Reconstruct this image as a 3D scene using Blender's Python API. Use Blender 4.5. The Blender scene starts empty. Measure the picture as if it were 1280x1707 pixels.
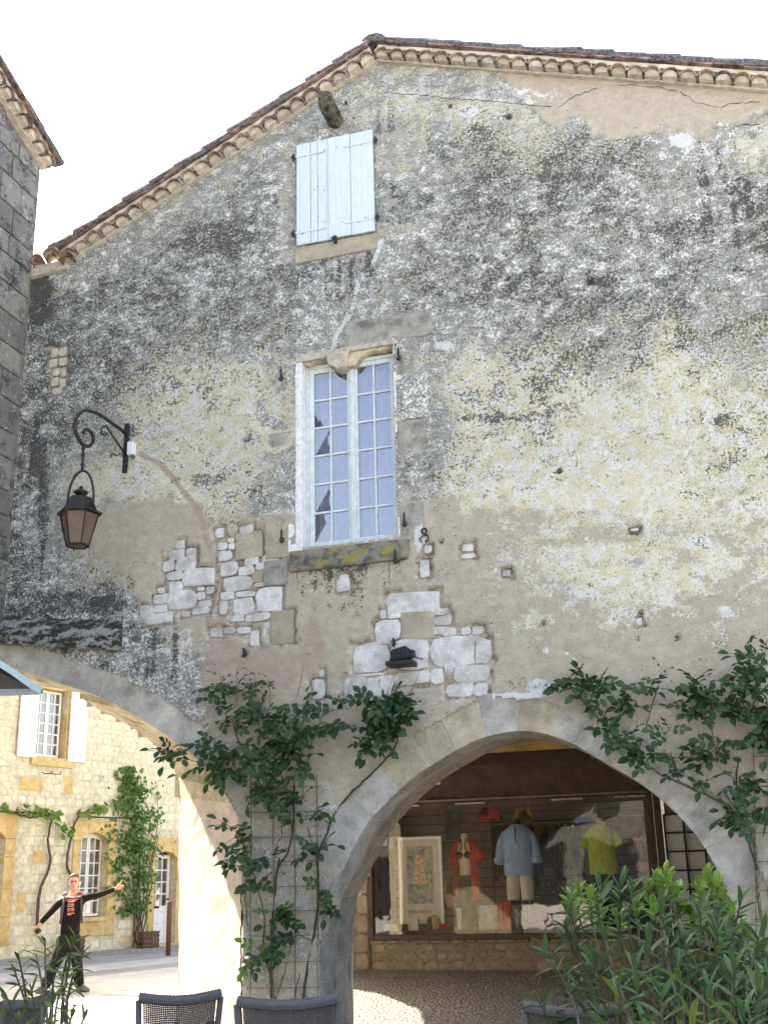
import bpy, math, random
import numpy as np
from mathutils import Vector, Matrix, Euler
R = math.radians
random.seed(7)
C = bpy.context.scene.collection
SC = bpy.context.scene

# ------------------------------------------------------------------ camera
FPX, PITCH, ROLL, YAW = 1897.0, 18.06, -1.43, 17.03
CAM = Vector((0.0, -11.0, 1.43))
def _basis():
    p, r, y = R(PITCH), R(ROLL), R(YAW)
    fw = Vector((-math.sin(y)*math.cos(p), math.cos(y)*math.cos(p), math.sin(p)))
    rt0 = Vector((math.cos(y), math.sin(y), 0)); up0 = rt0.cross(fw)
    rt = rt0*math.cos(r) + up0*math.sin(r); up = up0*math.cos(r) - rt0*math.sin(r)
    return fw, rt, up
FW, RT, UP = _basis()
cam = bpy.data.objects.new('camera', bpy.data.cameras.new('camera')); C.objects.link(cam)
cam.matrix_world = Matrix(((RT.x, UP.x, -FW.x, CAM.x), (RT.y, UP.y, -FW.y, CAM.y), (RT.z, UP.z, -FW.z, CAM.z), (0, 0, 0, 1)))
cam.data.sensor_fit = 'HORIZONTAL'; cam.data.sensor_width = 36.0; cam.data.lens = FPX/1280*36
cam.data.clip_start = 0.05; cam.data.clip_end = 3000
SC.camera = cam

# ------------------------------------------------------------------ light
SUN_PSI, SUN_EL = 68.0, 45.0          # degrees left of +Y (behind the gable), elevation
sdir = Vector((-math.sin(R(SUN_PSI))*math.cos(R(SUN_EL)), math.cos(R(SUN_PSI))*math.cos(R(SUN_EL)), math.sin(R(SUN_EL))))
world = bpy.data.worlds.new('World'); SC.world = world; world.use_nodes = True
wn = world.node_tree; bg = wn.nodes['Background']
sky = wn.nodes.new('ShaderNodeTexSky'); sky.sky_type = 'NISHITA'; sky.sun_disc = False
sky.sun_elevation = R(SUN_EL); sky.sun_rotation = R(-SUN_PSI)
sky.air_density = 1.0; sky.dust_density = 4.0; sky.ozone_density = 1.0; sky.altitude = 100
wn.links.new(sky.outputs[0], bg.inputs[0]); bg.inputs[1].default_value = 0.15
sun = bpy.data.objects.new('sun', bpy.data.lights.new('sun', 'SUN')); C.objects.link(sun)
sun.data.energy = 5.0; sun.data.angle = R(0.5); sun.data.color = (1.0, 0.95, 0.86)
sun.rotation_euler = (-sdir).to_track_quat('-Z', 'Y').to_euler(); sun.location = (-20, 10, 25)
SC.view_settings.view_transform = 'Standard'; SC.view_settings.look = 'None'
SC.view_settings.exposure = 2.35; SC.view_settings.gamma = 1.0
SC.view_settings.use_curve_mapping = False
SC.view_settings.use_white_balance = True; SC.view_settings.white_balance_temperature = 7300; SC.view_settings.white_balance_tint = 10
SC.render.engine = 'CYCLES'
try:
    SC.cycles.max_bounces = 8; SC.cycles.diffuse_bounces = 5; SC.cycles.transparent_max_bounces = 12
except Exception: pass

# ------------------------------------------------------------------ surveying helpers (photo pixel -> point on a real plane)
def ray(px, py): return FW + RT*((px-640)/FPX) + UP*((853.5-py)/FPX)
def at(px, py, Y=0.0):
    d = ray(px, py); return CAM + d*((Y-CAM.y)/d.y)
def atz(px, py, z):
    d = ray(px, py); return CAM + d*((z-CAM.z)/d.z)
def atx(px, py, X):
    d = ray(px, py); return CAM + d*((X-CAM.x)/d.x)
def proj(X, Y, Z):
    d0, d1, d2 = X-CAM.x, Y-CAM.y, Z-CAM.z
    z = d0*FW.x+d1*FW.y+d2*FW.z
    return 640+FPX*(d0*RT.x+d1*RT.y+d2*RT.z)/z, 853.5-FPX*(d0*UP.x+d1*UP.y+d2*UP.z)/z

# ------------------------------------------------------------------ numpy noise
def vnoise(x, y, seed=0):
    xi = np.floor(x).astype(np.int64); yi = np.floor(y).astype(np.int64)
    xf = x-xi; yf = y-yi
    u = xf*xf*(3-2*xf); v = yf*yf*(3-2*yf)
    def h(a, b):
        n = (a*374761393 + b*668265263 + seed*974634777) & 0xffffffff
        n = ((n ^ (n >> 13))*1274126177) & 0xffffffff
        n = (n ^ (n >> 16)) & 0xffffffff
        return n/4294967295.0
    return (h(xi, yi)*(1-u)+h(xi+1, yi)*u)*(1-v)+(h(xi, yi+1)*(1-u)+h(xi+1, yi+1)*u)*v
def fbm(x, y, o=5, seed=0, g=.55):
    s = 0; a = 1; t = 0
    for i in range(o):
        s = s+a*vnoise(x*2**i, y*2**i, seed+i*17); t += a; a *= g
    return s/t
def sstep(a, b, x):
    t = np.clip((x-a)/(b-a), 0, 1); return t*t*(3-2*t)

# ------------------------------------------------------------------ object helpers
def tag(o, label=None, cat=None, group=None, kind=None):
    if label: o['label'] = label
    if cat: o['category'] = cat
    if group: o['group'] = group
    if kind: o['kind'] = kind
    return o
def thing(name, label, cat, loc=(0, 0, 0), rz=0.0, group=None):
    o = bpy.data.objects.new(name, None); C.objects.link(o)
    o.location = loc; o.rotation_euler = (0, 0, rz); o.empty_display_size = .2
    return tag(o, label, cat, group)
def inst(name, me, parent, loc=(0, 0, 0), rot=(0, 0, 0), scale=(1, 1, 1), mat=None):
    o = bpy.data.objects.new(name, me); C.objects.link(o)
    if parent is not None: o.parent = parent
    o.location = loc; o.rotation_euler = rot; o.scale = scale
    if mat is not None:
        o.material_slots[0].link = 'OBJECT'; o.material_slots[0].material = mat
    return o
def copy_tree(o, parent=None):
    c = o.copy(); C.objects.link(c); c.parent = parent
    for ch in list(o.children): copy_tree(ch, c)
    return c

class MB:
    """collects shapes; build() links them as one mesh object"""
    def __init__(s): s.v = []; s.f = []; s.mi = []; s.off = Vector((0, 0, 0)); s.m = 0
    def add(s, vs, fs):
        b = len(s.v); s.v += [tuple(v) for v in vs]; s.f += [tuple(b+i for i in f) for f in fs]; s.mi += [s.m]*len(fs)
    def box(s, x0, x1, y0, y1, z0, z1, M=None):
        vs = [Vector((x, y, z)) for x in (x0, x1) for y in (y0, y1) for z in (z0, z1)]
        if M is not None: vs = [M @ v for v in vs]
        s.add(vs, [(0, 1, 3, 2), (4, 6, 7, 5), (0, 4, 5, 1), (2, 3, 7, 6), (0, 2, 6, 4), (1, 5, 7, 3)])
    def tube(s, pts, r, n=6, cap=True):
        pts = [Vector(p) for p in pts]; L = len(pts)
        if not hasattr(r, '__len__'): r = [r]*L
        rings = []; up = None
        for i, p in enumerate(pts):
            t = (pts[min(i+1, L-1)]-pts[max(i-1, 0)])
            if t.length < 1e-9: t = Vector((0, 0, 1))
            t.normalize()
            if up is None: up = t.orthogonal().normalized()
            up = (up-t*up.dot(t))
            if up.length < 1e-6: up = t.orthogonal()
            up.normalize(); w = t.cross(up)
            rings.append([p+(up*math.cos(2*math.pi*k/n)+w*math.sin(2*math.pi*k/n))*r[i] for k in range(n)])
        vs = [v for q in rings for v in q]; fs = []
        for i in range(L-1):
            for k in range(n):
                a = i*n+k; b = i*n+(k+1) % n
                fs.append((a, b, b+n, a+n))
        if cap:
            fs.append(tuple(range(n-1, -1, -1))); fs.append(tuple((L-1)*n+k for k in range(n)))
        s.add(vs, fs)
    def loft(s, rings, closed=True, cap=False):
        n = len(rings[0]); vs = [v for q in rings for v in q]; fs = []
        for i in range(len(rings)-1):
            for k in range(n if closed else n-1):
                a = i*n+k; b = i*n+(k+1) % n
                fs.append((a, b, b+n, a+n))
        if cap:
            fs.append(tuple(range(n-1, -1, -1))); fs.append(tuple((len(rings)-1)*n+k for k in range(n)))
        s.add(vs, fs)
    def lathe(s, prof, c=(0, 0, 0), n=16, M=None, cap=True):
        c = Vector(c); rings = []
        for r, z in prof:
            q = [Vector((r*math.cos(2*math.pi*k/n), r*math.sin(2*math.pi*k/n), z)) for k in range(n)]
            if M is not None: q = [M @ v for v in q]
            rings.append([v+c for v in q])
        s.loft(rings, True, cap)
    def prism(s, poly, y0, y1):
        """outline in (x,z), from depth y0 (front) to y1"""
        n = len(poly); vs = [(p[0], y0, p[1]) for p in poly]+[(p[0], y1, p[1]) for p in poly]
        s.add(vs, [tuple(range(n-1, -1, -1)), tuple(n+i for i in range(n))]+[(i, (i+1) % n, n+(i+1) % n, n+i) for i in range(n)])
    def ball(s, c, r, nu=10, nv=7):
        if not hasattr(r, '__len__'): r = (r, r, r)
        c = Vector(c); rings = []
        for j in range(nv+1):
            t = math.pi*j/nv
            rings.append([c+Vector((r[0]*math.sin(t)*math.cos(2*math.pi*k/nu), r[1]*math.sin(t)*math.sin(2*math.pi*k/nu), r[2]*math.cos(t))) for k in range(nu)])
        s.loft(rings)
    def mesh(s, name, mats, smooth=False):
        me = bpy.data.meshes.new(name)
        me.from_pydata([tuple(Vector(v)-s.off) for v in s.v], [], s.f)
        if not isinstance(mats, (list, tuple)): mats = [mats]
        for m in mats: me.materials.append(m)
        if len(mats) > 1: me.polygons.foreach_set('material_index', s.mi)
        if smooth: me.polygons.foreach_set('use_smooth', [True]*len(me.polygons))
        me.update(); return me
    def build(s, name, mats, parent=None, smooth=False, kind=None, label=None, bevel=0):
        o = bpy.data.objects.new(name, s.mesh(name, mats, smooth)); C.objects.link(o)
        if parent is not None: o.parent = parent
        if kind: o['kind'] = kind
        if label: o['label'] = label
        if bevel:
            b = o.modifiers.new('bevel', 'BEVEL'); b.width = bevel; b.segments = 2; b.limit_method = 'ANGLE'; b.angle_limit = R(40)
        return o
def W(parent_loc):
    m = MB(); m.off = Vector(parent_loc); return m

# ------------------------------------------------------------------ materials
class NT:
    def __init__(s, name):
        s.m = bpy.data.materials.new(name); s.m.use_nodes = True; s.t = s.m.node_tree
        s.b = s.t.nodes['Principled BSDF']; s.out = s.t.nodes['Material Output']
        s.pos = s.t.nodes.new('ShaderNodeNewGeometry').outputs['Position']
        s.inf = s.t.nodes.new('ShaderNodeObjectInfo').outputs['Random']
    def n(s, k, **kw):
        q = s.t.nodes.new(k)
        for a, b in kw.items(): setattr(q, a, b)
        return q
    def put(s, sock, v):
        if isinstance(v, (int, float)): sock.default_value = v
        elif isinstance(v, (tuple, list)): sock.default_value = tuple(v)+((1,) if len(v) == 3 and len(sock.default_value) == 4 else ())
        else: s.t.links.new(v, sock)
    def math(s, op, a, b=0.0, c=0.0, clamp=False):
        q = s.n('ShaderNodeMath', operation=op, use_clamp=clamp)
        s.put(q.inputs[0], a); s.put(q.inputs[1], b); s.put(q.inputs[2], c)
        return q.outputs[0]
    def noise(s, scale, detail=6, rough=.6, vec=None, dist=0, st=None):
        q = s.n('ShaderNodeTexNoise'); s.put(q.inputs['Scale'], scale); s.put(q.inputs['Detail'], detail)
        s.put(q.inputs['Roughness'], rough); s.put(q.inputs['Distortion'], dist)
        v = vec or s.pos
        if st is not None: v = s.stretch(v, st)
        s.put(q.inputs['Vector'], v)
        return q.outputs[0]
    def stretch(s, v, st):
        q = s.n('ShaderNodeVectorMath', operation='MULTIPLY'); s.put(q.inputs[0], v); q.inputs[1].default_value = st
        return q.outputs[0]
    def shift(s, v, k):
        q = s.n('ShaderNodeVectorMath', operation='ADD'); s.put(q.inputs[0], v); q.inputs[1].default_value = k
        return q.outputs[0]
    def vor(s, scale, feature='F1', vec=None, rnd=1.0):
        q = s.n('ShaderNodeTexVoronoi', feature=feature); s.put(q.inputs['Scale'], scale); s.put(q.inputs['Randomness'], rnd)
        s.put(q.inputs['Vector'], vec or s.pos)
        return q.outputs
    def ss(s, x, a, b):
        q = s.n('ShaderNodeMapRange', interpolation_type='SMOOTHSTEP'); s.put(q.inputs[0], x)
        s.put(q.inputs[1], a); s.put(q.inputs[2], b); q.inputs[3].default_value = 0; q.inputs[4].default_value = 1
        return q.outputs[0]
    def mr(s, x, a, b, c, d):
        q = s.n('ShaderNodeMapRange'); s.put(q.inputs[0], x)
        for i, k in enumerate((a, b, c, d)): s.put(q.inputs[i+1], k)
        return q.outputs[0]
    def mix(s, f, a, b, blend='MIX'):
        q = s.n('ShaderNodeMix', data_type='RGBA', blend_type=blend)
        s.put(q.inputs[0], f); s.put(q.inputs[6], a); s.put(q.inputs[7], b)
        return q.outputs[2]
    def attr(s, name):
        q = s.n('ShaderNodeAttribute', attribute_name=name); r = s.n('ShaderNodeSeparateColor'); s.t.links.new(q.outputs[0], r.inputs[0])
        return r.outputs
    def bump(s, h, strength=.5, dist=.01):
        q = s.n('ShaderNodeBump'); q.inputs['Strength'].default_value = strength; q.inputs['Distance'].default_value = dist
        s.put(q.inputs['Height'], h); s.t.links.new(q.outputs[0], s.b.inputs['Normal'])
    def col(s, c): s.put(s.b.inputs['Base Color'], c)
    def rough(s, r): s.put(s.b.inputs['Roughness'], r)

def simple(name, c, rough=.6, var=.12, metal=0, sc=12, rnd=.12, bump=.2, bd=.004, spec=.4, fine=0):
    t = NT(name)
    n1 = t.noise(sc, 6, .65); n2 = t.noise(sc*7, 4, .6)
    dark = tuple(x*(1-var*2.2) for x in c); lite = tuple(min(1, x*(1+var*1.5)) for x in c)
    q = t.mix(t.ss(n1, .3, .7), dark, lite)
    if fine: q = t.mix(t.ss(n2, .55, .7), q, tuple(x*(1-fine) for x in c))
    k = t.mr(t.inf, 0, 1, 1-rnd, 1+rnd)
    vm = t.n('ShaderNodeVectorMath', operation='SCALE'); t.put(vm.inputs[0], q); t.put(vm.inputs[3], k)
    t.col(vm.outputs[0]); t.rough(rough); t.b.inputs['Metallic'].default_value = metal
    t.b.inputs['Specular IOR Level'].default_value = spec
    if bump: t.bump(t.math('ADD', n1, t.math('MULTIPLY', n2, .5)), bump, bd)
    return t.m

def stone(name, cols, stain=(.12, .115, .10), st=.35, pits=.5, rough=.9, sc=7, rnd=.14, bd=.006):
    """weathered limestone: per-piece tint from cols[0]..cols[1], blotches, pits, stains"""
    t = NT(name)
    big = t.noise(sc*.35, 5, .6); mid = t.noise(sc, 9, .72); fin = t.noise(sc*9, 4, .7)
    base = t.mix(t.inf, cols[0], cols[1])
    base = t.mix(t.ss(mid, .38, .68), base, cols[2])
    base = t.mix(t.math('MULTIPLY', t.ss(t.math('ADD', big, t.math('MULTIPLY', mid, .6)), .72, 1.0), st), base, stain)
    base = t.mix(t.math('MULTIPLY', t.ss(fin, .5, .8), .35), base, tuple(min(1, x*1.35) for x in cols[2]))
    v = t.vor(sc*7, 'F1', t.pos)[0]
    pit = t.math('MULTIPLY', t.ss(v, .22, .08), t.ss(t.noise(sc*1.7, 3, .5), .5, .62))
    base = t.mix(t.math('MULTIPLY', pit, pits), base, tuple(x*.35 for x in cols[1]))
    k = t.math('MULTIPLY', t.mr(t.noise(sc*.8, 5, .65, vec=t.shift(t.pos, (5, 2, 8))), .3, .7, .74, 1.22), t.mr(fin, .3, .7, .86, 1.14))
    vm = t.n('ShaderNodeVectorMath', operation='SCALE'); t.put(vm.inputs[0], base); t.put(vm.inputs[3], k)
    t.col(vm.outputs[0]); t.rough(rough); t.b.inputs['Specular IOR Level'].default_value = .2
    h = t.math('ADD', t.math('MULTIPLY', mid, 1.0), t.math('MULTIPLY', fin, .45)); h = t.math('SUBTRACT', h, t.math('MULTIPLY', pit, .8))
    t.bump(h, .8, bd)
    return t.m

M = {}
M['voussoir'] = stone('grey_limestone', [(.40, .38, .34), (.52, .49, .42), (.50, .48, .44)], st=.5, pits=.8, bd=.012)
M['voussoir_tan'] = stone('tan_limestone', [(.38, .33, .22), (.44, .38, .26), (.46, .42, .32)], st=.35, pits=.8, bd=.012)
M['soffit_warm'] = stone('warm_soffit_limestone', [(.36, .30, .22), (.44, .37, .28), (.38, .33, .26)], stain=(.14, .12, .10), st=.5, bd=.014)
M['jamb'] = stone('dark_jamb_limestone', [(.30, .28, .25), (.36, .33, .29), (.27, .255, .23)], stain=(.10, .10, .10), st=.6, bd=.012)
M['white_stone'] = stone('white_limestone', [(.66, .655, .64), (.55, .54, .52), (.72, .72, .71)], stain=(.27, .24, .20), st=.55, pits=.8, bd=.022, sc=9)
M['tan_stone'] = stone('tan_ashlar', [(.36, .32, .23), (.40, .35, .25), (.38, .36, .29)], stain=(.2, .19, .17), st=.3, pits=.3)
M['red_stone'] = simple('red_brick_chip', (.30, .15, .10), .9)
M['ashlar'] = stone('grey_tan_ashlar', [(.29, .28, .24), (.34, .32, .265), (.36, .36, .33)], stain=(.07, .075, .075), st=.8, pits=.9, bd=.010, sc=9)
M['mortar'] = simple('brown_mortar', (.30, .24, .175), .95, .2, sc=20, bump=.7, bd=.01, fine=.4)
M['mortar_white'] = simple('pale_mortar', (.60, .58, .50), .95, .1, sc=9, bump=.4, bd=.01)
M['plug'] = simple('cream_mortar', (.50, .46, .38), .95, .14, sc=14, bump=.5, bd=.008, fine=.15)
M['soffit'] = stone('bounce_tinted_cream_stone', [(.58, .50, .34), (.64, .56, .40), (.56, .50, .37)], stain=(.22, .17, .11), st=.45, pits=.6, bd=.012)  # cream arch stone with the warm bounced light put into its colour
M['reveal'] = simple('pale_pink_plaster', (.60, .50, .41), .95, .10, sc=5, bump=.5, bd=.008, fine=.12)
M['facade_stone'] = stone('honey_limestone', [(.68, .58, .38), (.78, .71, .54), (.76, .70, .53)], stain=(.45, .33, .17), st=.4, pits=.3, bd=.012)
M['facade_mortar'] = simple('cream_lime_mortar', (.62, .55, .40), .95, .12, sc=8, bump=.6, bd=.01)
M['ochre'] = stone('ochre_sandstone', [(.62, .42, .16), (.68, .50, .24), (.62, .46, .22)], stain=(.40, .26, .12), st=.4, pits=.2)
M['white_paint'] = simple('white_paint', (.80, .80, .77), .6, .05, sc=9, rnd=.03, fine=.1)
M['white_shutter'] = simple('flaking_white_paint', (.74, .75, .76), .7, .10, sc=16, rnd=.05, fine=.45)
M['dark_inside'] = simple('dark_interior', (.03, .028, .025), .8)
M['iron'] = simple('black_iron', (.022, .022, .026), .45, .2, sc=30, rnd=.1, bump=.3)
M['rust'] = simple('rusty_iron', (.16, .08, .05), .8, .25, sc=40)
M['brown_rubble'] = stone('brown_rubble_stone', [(.34, .24, .14), (.44, .34, .22), (.42, .36, .27)], stain=(.2, .13, .08), st=.4, pits=.4, bd=.012)
M['terracotta'] = simple('terracotta', (.22, .145, .12), .85, .35, sc=9, rnd=.3, bump=.5)
M['genoise'] = simple('brown_canal_tile', (.30, .21, .15), .85, .3, sc=9, rnd=.35, bump=.5)
M['old_wood'] = simple('grey_green_weathered_wood', (.12, .11, .075), .9, .5, sc=14, bump=.9, bd=.02, fine=.5)
M['brown_wood'] = simple('dark_brown_woodwork', (.075, .05, .038), .6, .15, sc=6, rnd=.1)
M['brown_frame'] = simple('brown_window_frame', (.10, .068, .05), .5, .12, sc=6, rnd=.1)
M['ceiling'] = simple('ochre_ceiling_plaster', (.50, .36, .16), .9, .12, sc=4)
M['board_wall'] = simple('grey_painted_boards', (.22, .20, .19), .7, .1, sc=6)
M['black'] = simple('matt_black', (.015, .015, .016), .6, .1)
M['plastic_white'] = simple('white_plastic', (.72, .74, .76), .4, .03, rnd=.02, bump=0)

def leafmat(name, c1, c2, c3, rough=.45, trans=.25):
    t = NT(name)
    base = t.mix(t.inf, c1, c2); base = t.mix(t.math('MULTIPLY', t.ss(t.noise(23, 3, .5), .45, .75), .6), base, c3)
    t.col(base); t.rough(rough+.05); t.b.inputs['Specular IOR Level'].default_value = .32
    tr = t.n('ShaderNodeBsdfTranslucent'); t.put(tr.inputs[0], t.mix(.5, base, c3))
    mx = t.n('ShaderNodeMixShader'); mx.inputs[0].default_value = trans
    t.t.links.new(t.b.outputs[0], mx.inputs[1]); t.t.links.new(tr.outputs[0], mx.inputs[2]); t.t.links.new(mx.outputs[0], t.out.inputs[0])
    return t.m
M['rose_leaf'] = leafmat('rose_leaf', (.019, .052, .022), (.052, .105, .036), (.07, .12, .045), .38)
M['rose_young'] = leafmat('young_rose_leaf', (.09, .17, .03), (.13, .22, .05), (.08, .15, .04), .4)
M['rose_red'] = leafmat('reddish_new_leaf', (.05, .028, .022), (.08, .035, .025), (.05, .05, .03), .4)
M['oleander_leaf'] = leafmat('oleander_leaf', (.022, .066, .022), (.070, .140, .040), (.085, .150, .055), .36)
M['oleander_olive'] = leafmat('olive_oleander_leaf', (.06, .10, .024), (.13, .18, .04), (.09, .13, .04), .4)
M['lime_leaf'] = leafmat('lime_green_leaf', (.12, .23, .035), (.20, .32, .055), (.16, .26, .07), .4)
M['dark_leaf'] = leafmat('dark_inner_leaf', (.03, .07, .03), (.05, .10, .035), (.05, .09, .04), .4)
M['vine_leaf'] = leafmat('vine_leaf', (.16, .28, .04), (.24, .36, .06), (.20, .32, .08), .45, .35)
M['creeper_leaf'] = leafmat('creeper_leaf', (.06, .14, .03), (.13, .26, .06), (.18, .28, .07), .42, .3)
M['stem'] = simple('brown_green_stem', (.065, .06, .032), .8, .3, sc=30)
M['stem_pale'] = simple('grey_stem', (.15, .13, .09), .85, .3, sc=30)
M['trunk'] = simple('brown_vine_trunk', (.13, .085, .055), .9, .3, sc=20, bump=.7)

# painted blue-grey shutters
def t_shutter():
    t = NT('pale_blue_weathered_paint')
    s1 = t.noise(5, 8, .7, st=(6, 6, .7)); s2 = t.noise(40, 5, .7, st=(3, 3, .5)); 
    q = t.mix(t.ss(s1, .35, .7), (.50, .60, .66), (.60, .69, .73))
    q = t.mix(t.math('MULTIPLY', t.ss(s2, .585, .68), .75), q, (.27, .26, .24))
    q = t.mix(t.math('MULTIPLY', t.ss(t.noise(9, 3, .5), .66, .74), .4), q, (.45, .33, .22))
    t.col(q); t.rough(.7); t.bump(s2, .35, .003); return t.m
M['shutter'] = t_shutter()
M['casement'] = simple('pale_blue_grey_paint', (.56, .64, .65), .5, .07, sc=14, rnd=.02, fine=.12)

def t_glass(name, gloss, tint, rough=.01, fk=.6):
    t = NT(name); t.t.nodes.remove(t.b)
    gl = t.n('ShaderNodeBsdfGlossy'); gl.inputs['Roughness'].default_value = rough; gl.inputs[0].default_value = (1, 1, 1, 1)
    tr = t.n('ShaderNodeBsdfTransparent'); tr.inputs[0].default_value = tint+(1,)
    lw = t.n('ShaderNodeLayerWeight'); lw.inputs[0].default_value = .35
    f = t.math('ADD', t.math('MULTIPLY', lw.outputs[0], fk), gloss, clamp=True)
    # old panes are not quite flat
    bp = t.n('ShaderNodeBump'); bp.inputs['Strength'].default_value = .12; bp.inputs['Distance'].default_value = .01
    t.put(bp.inputs['Height'], t.noise(3.0, 2, .5)); t.t.links.new(bp.outputs[0], gl.inputs['Normal'])
    mx = t.n('ShaderNodeMixShader'); t.put(mx.inputs[0], f); t.t.links.new(tr.outputs[0], mx.inputs[1]); t.t.links.new(gl.outputs[0], mx.inputs[2])
    t.t.links.new(mx.outputs[0], t.out.inputs[0]); return t.m
M['glass'] = t_glass('window_glass', .20, (.8, .82, .86))
M['shop_glass'] = t_glass('shop_window_glass', .085, (.96, .96, .96), .01, .06)
def t_lampglass():
    t = NT('smoky_lantern_glass'); t.col(t.mix(t.noise(6, 4, .6), (.12, .085, .065), (.24, .18, .14))); t.rough(.25)
    tr = t.n('ShaderNodeBsdfTransparent'); tr.inputs[0].default_value = (.5, .38, .3, 1); mx = t.n('ShaderNodeMixShader'); mx.inputs[0].default_value = .3
    t.t.links.new(t.b.outputs[0], mx.inputs[1]); t.t.links.new(tr.outputs[0], mx.inputs[2]); t.t.links.new(mx.outputs[0], t.out.inputs[0]); return t.m
M['lamp_glass'] = t_lampglass()

def t_lichentile():
    t = NT('lichened_roof_tile')
    a = t.noise(22, 8, .75); b = t.noise(60, 5, .7)
    q = t.mix(t.ss(a, .42, .6), (.055, .05, .06), (.22, .21, .23))
    q = t.mix(t.math('MULTIPLY', t.ss(b, .52, .64), .8), q, (.42, .42, .44))
    q = t.mix(t.math('MULTIPLY', t.inf, .10), q, (.22, .12, .09))
    t.col(q); t.rough(.95); t.bump(t.math('ADD', a, b), 1.0, .03); return t.m
M['roof_tile'] = t_lichentile()

# the lichen-covered render of the gable: masks painted per place, relief and speckle from noise
def t_wall():
    t = NT('weathered_lichened_render')
    m1 = t.attr('m1'); m2 = t.attr('m2')
    dark, cream, beige = m1[0], m1[1], m1[2]; white, pink, mort = m2[0], m2[1], m2[2]
    big = t.noise(1.6, 8, .62); n2 = t.noise(5.5, 10, .72, st=(.75, 1, 1.15)); n3 = t.noise(34, 6, .74); n4 = t.noise(80, 4, .7)
    n5 = t.noise(9.0, 9, .75, vec=t.shift(t.pos, (7, 3, 1)), st=(.8, 1, 1.1)); n6 = t.noise(46, 5, .72, vec=t.shift(t.pos, (3, 9, 4)))
    # background render
    bm = t.ss(t.math('ADD', beige, t.math('MULTIPLY', t.math('SUBTRACT', n2, .5), 1.2)), .35, .62)
    beigec = t.mix(t.ss(n5, .35, .7), (.39, .34, .265), (.47, .425, .345))
    greyc = t.mix(t.ss(n5, .35, .65), (.19, .195, .185), (.30, .305, .29))
    q = t.mix(bm, greyc, beigec)
    q = t.mix(t.math('MULTIPLY', t.ss(n3, .50, .66), t.math('SUBTRACT', 1, t.math('MULTIPLY', bm, .85))), q, (.42, .43, .43))
    # pale grey crust flakes on the lichened part
    cr = t.math('ADD', t.math('MULTIPLY', t.math('SUBTRACT', n6, .5), 2.4), t.math('MULTIPLY', t.math('SUBTRACT', n5, .5), 1.3))
    crm = t.math('MULTIPLY', t.ss(cr, .02, .10), t.math('SUBTRACT', 1, t.math('MULTIPLY', bm, .93)))
    q = t.mix(t.math('MULTIPLY', crm, .9), q, t.mix(t.ss(n5, .4, .6), (.60, .615, .58), (.80, .80, .74)))
    # cream lichen
    cf = t.math('ADD', t.math('ADD', cream, t.math('MULTIPLY', t.math('SUBTRACT', n2, .5), 1.5)), t.math('ADD', t.math('MULTIPLY', t.math('SUBTRACT', n6, .5), 1.5), t.math('MULTIPLY', t.math('SUBTRACT', big, .5), .9)))
    cm = t.ss(cf, .52, .60)
    creamc = t.mix(t.ss(t.noise(7, 6, .7, vec=t.shift(t.pos, (2, 8, 8))), .42, .58), (.60, .56, .38), (.66, .66, .61)); creamc = t.mix(t.math('MULTIPLY', t.ss(n6, .54, .62), .75), creamc, (.33, .33, .30))
    q = t.mix(t.math('MULTIPLY', cm, .92), q, creamc)
    # white lime
    wf = t.math('ADD', white, t.math('ADD', t.math('MULTIPLY', t.math('SUBTRACT', n5, .5), 1.4), t.math('MULTIPLY', t.math('SUBTRACT', n6, .5), .9)))
    q = t.mix(t.math('MULTIPLY', t.ss(wf, .5, .66), .9), q, t.mix(t.ss(n4, .4, .6), (.60, .62, .63), (.70, .71, .71)))
    # pink render
    q = t.mix(t.math('MULTIPLY', t.ss(t.math('ADD', pink, t.math('MULTIPLY', t.math('SUBTRACT', n2, .5), .8)), .42, .6), .85), q, t.mix(t.ss(n5, .35, .65), (.38, .285, .235), (.43, .35, .295)))
    # black lichen, and the painted shade inside the small holes
    sp = t.math('ADD', t.math('MULTIPLY', t.math('SUBTRACT', n3, .5), 3.0), t.math('MULTIPLY', t.math('SUBTRACT', n4, .5), 1.8))
    df = t.math('ADD', t.math('ADD', t.math('MULTIPLY', dark, .80), t.math('MULTIPLY', t.math('SUBTRACT', n2, .5), 2.6)), t.math('ADD', sp, t.math('MULTIPLY', t.math('SUBTRACT', big, .5), 1.3)))
    dm = t.ss(df, .66, .80)
    q = t.mix(t.math('MULTIPLY', dm, .86), q, t.mix(n4, (.024, .027, .032), (.052, .056, .06)))
    # small pocks everywhere
    pk = t.math('MULTIPLY', t.ss(t.vor(26, 'F1')[0], .17, .07), t.ss(t.noise(3.1, 4, .6), .5, .6))
    q = t.mix(t.math('MULTIPLY', pk, .6), q, (.14, .12, .10))
    # mortar where the stones show
    q = t.mix(t.ss(mort, .35, .6), q, t.mix(t.ss(n5, .40, .60), t.mix(t.ss(n3, .4, .6), (.20, .15, .105), (.36, .29, .21)), (.50, .46, .39)))
    t.col(q); t.rough(.95); t.b.inputs['Specular IOR Level'].default_value = .15
    h = t.math('ADD', t.math('MULTIPLY', n3, .9), t.math('MULTIPLY', n4, .5))
    h = t.math('ADD', h, t.math('MULTIPLY', crm, .35)); h = t.math('ADD', h, t.math('MULTIPLY', cm, .35)); h = t.math('SUBTRACT', h, t.math('MULTIPLY', dm, .25)); h = t.math('SUBTRACT', h, pk)
    t.bump(h, .9, .010)
    return t.m
M['wall'] = t_wall()

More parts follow.
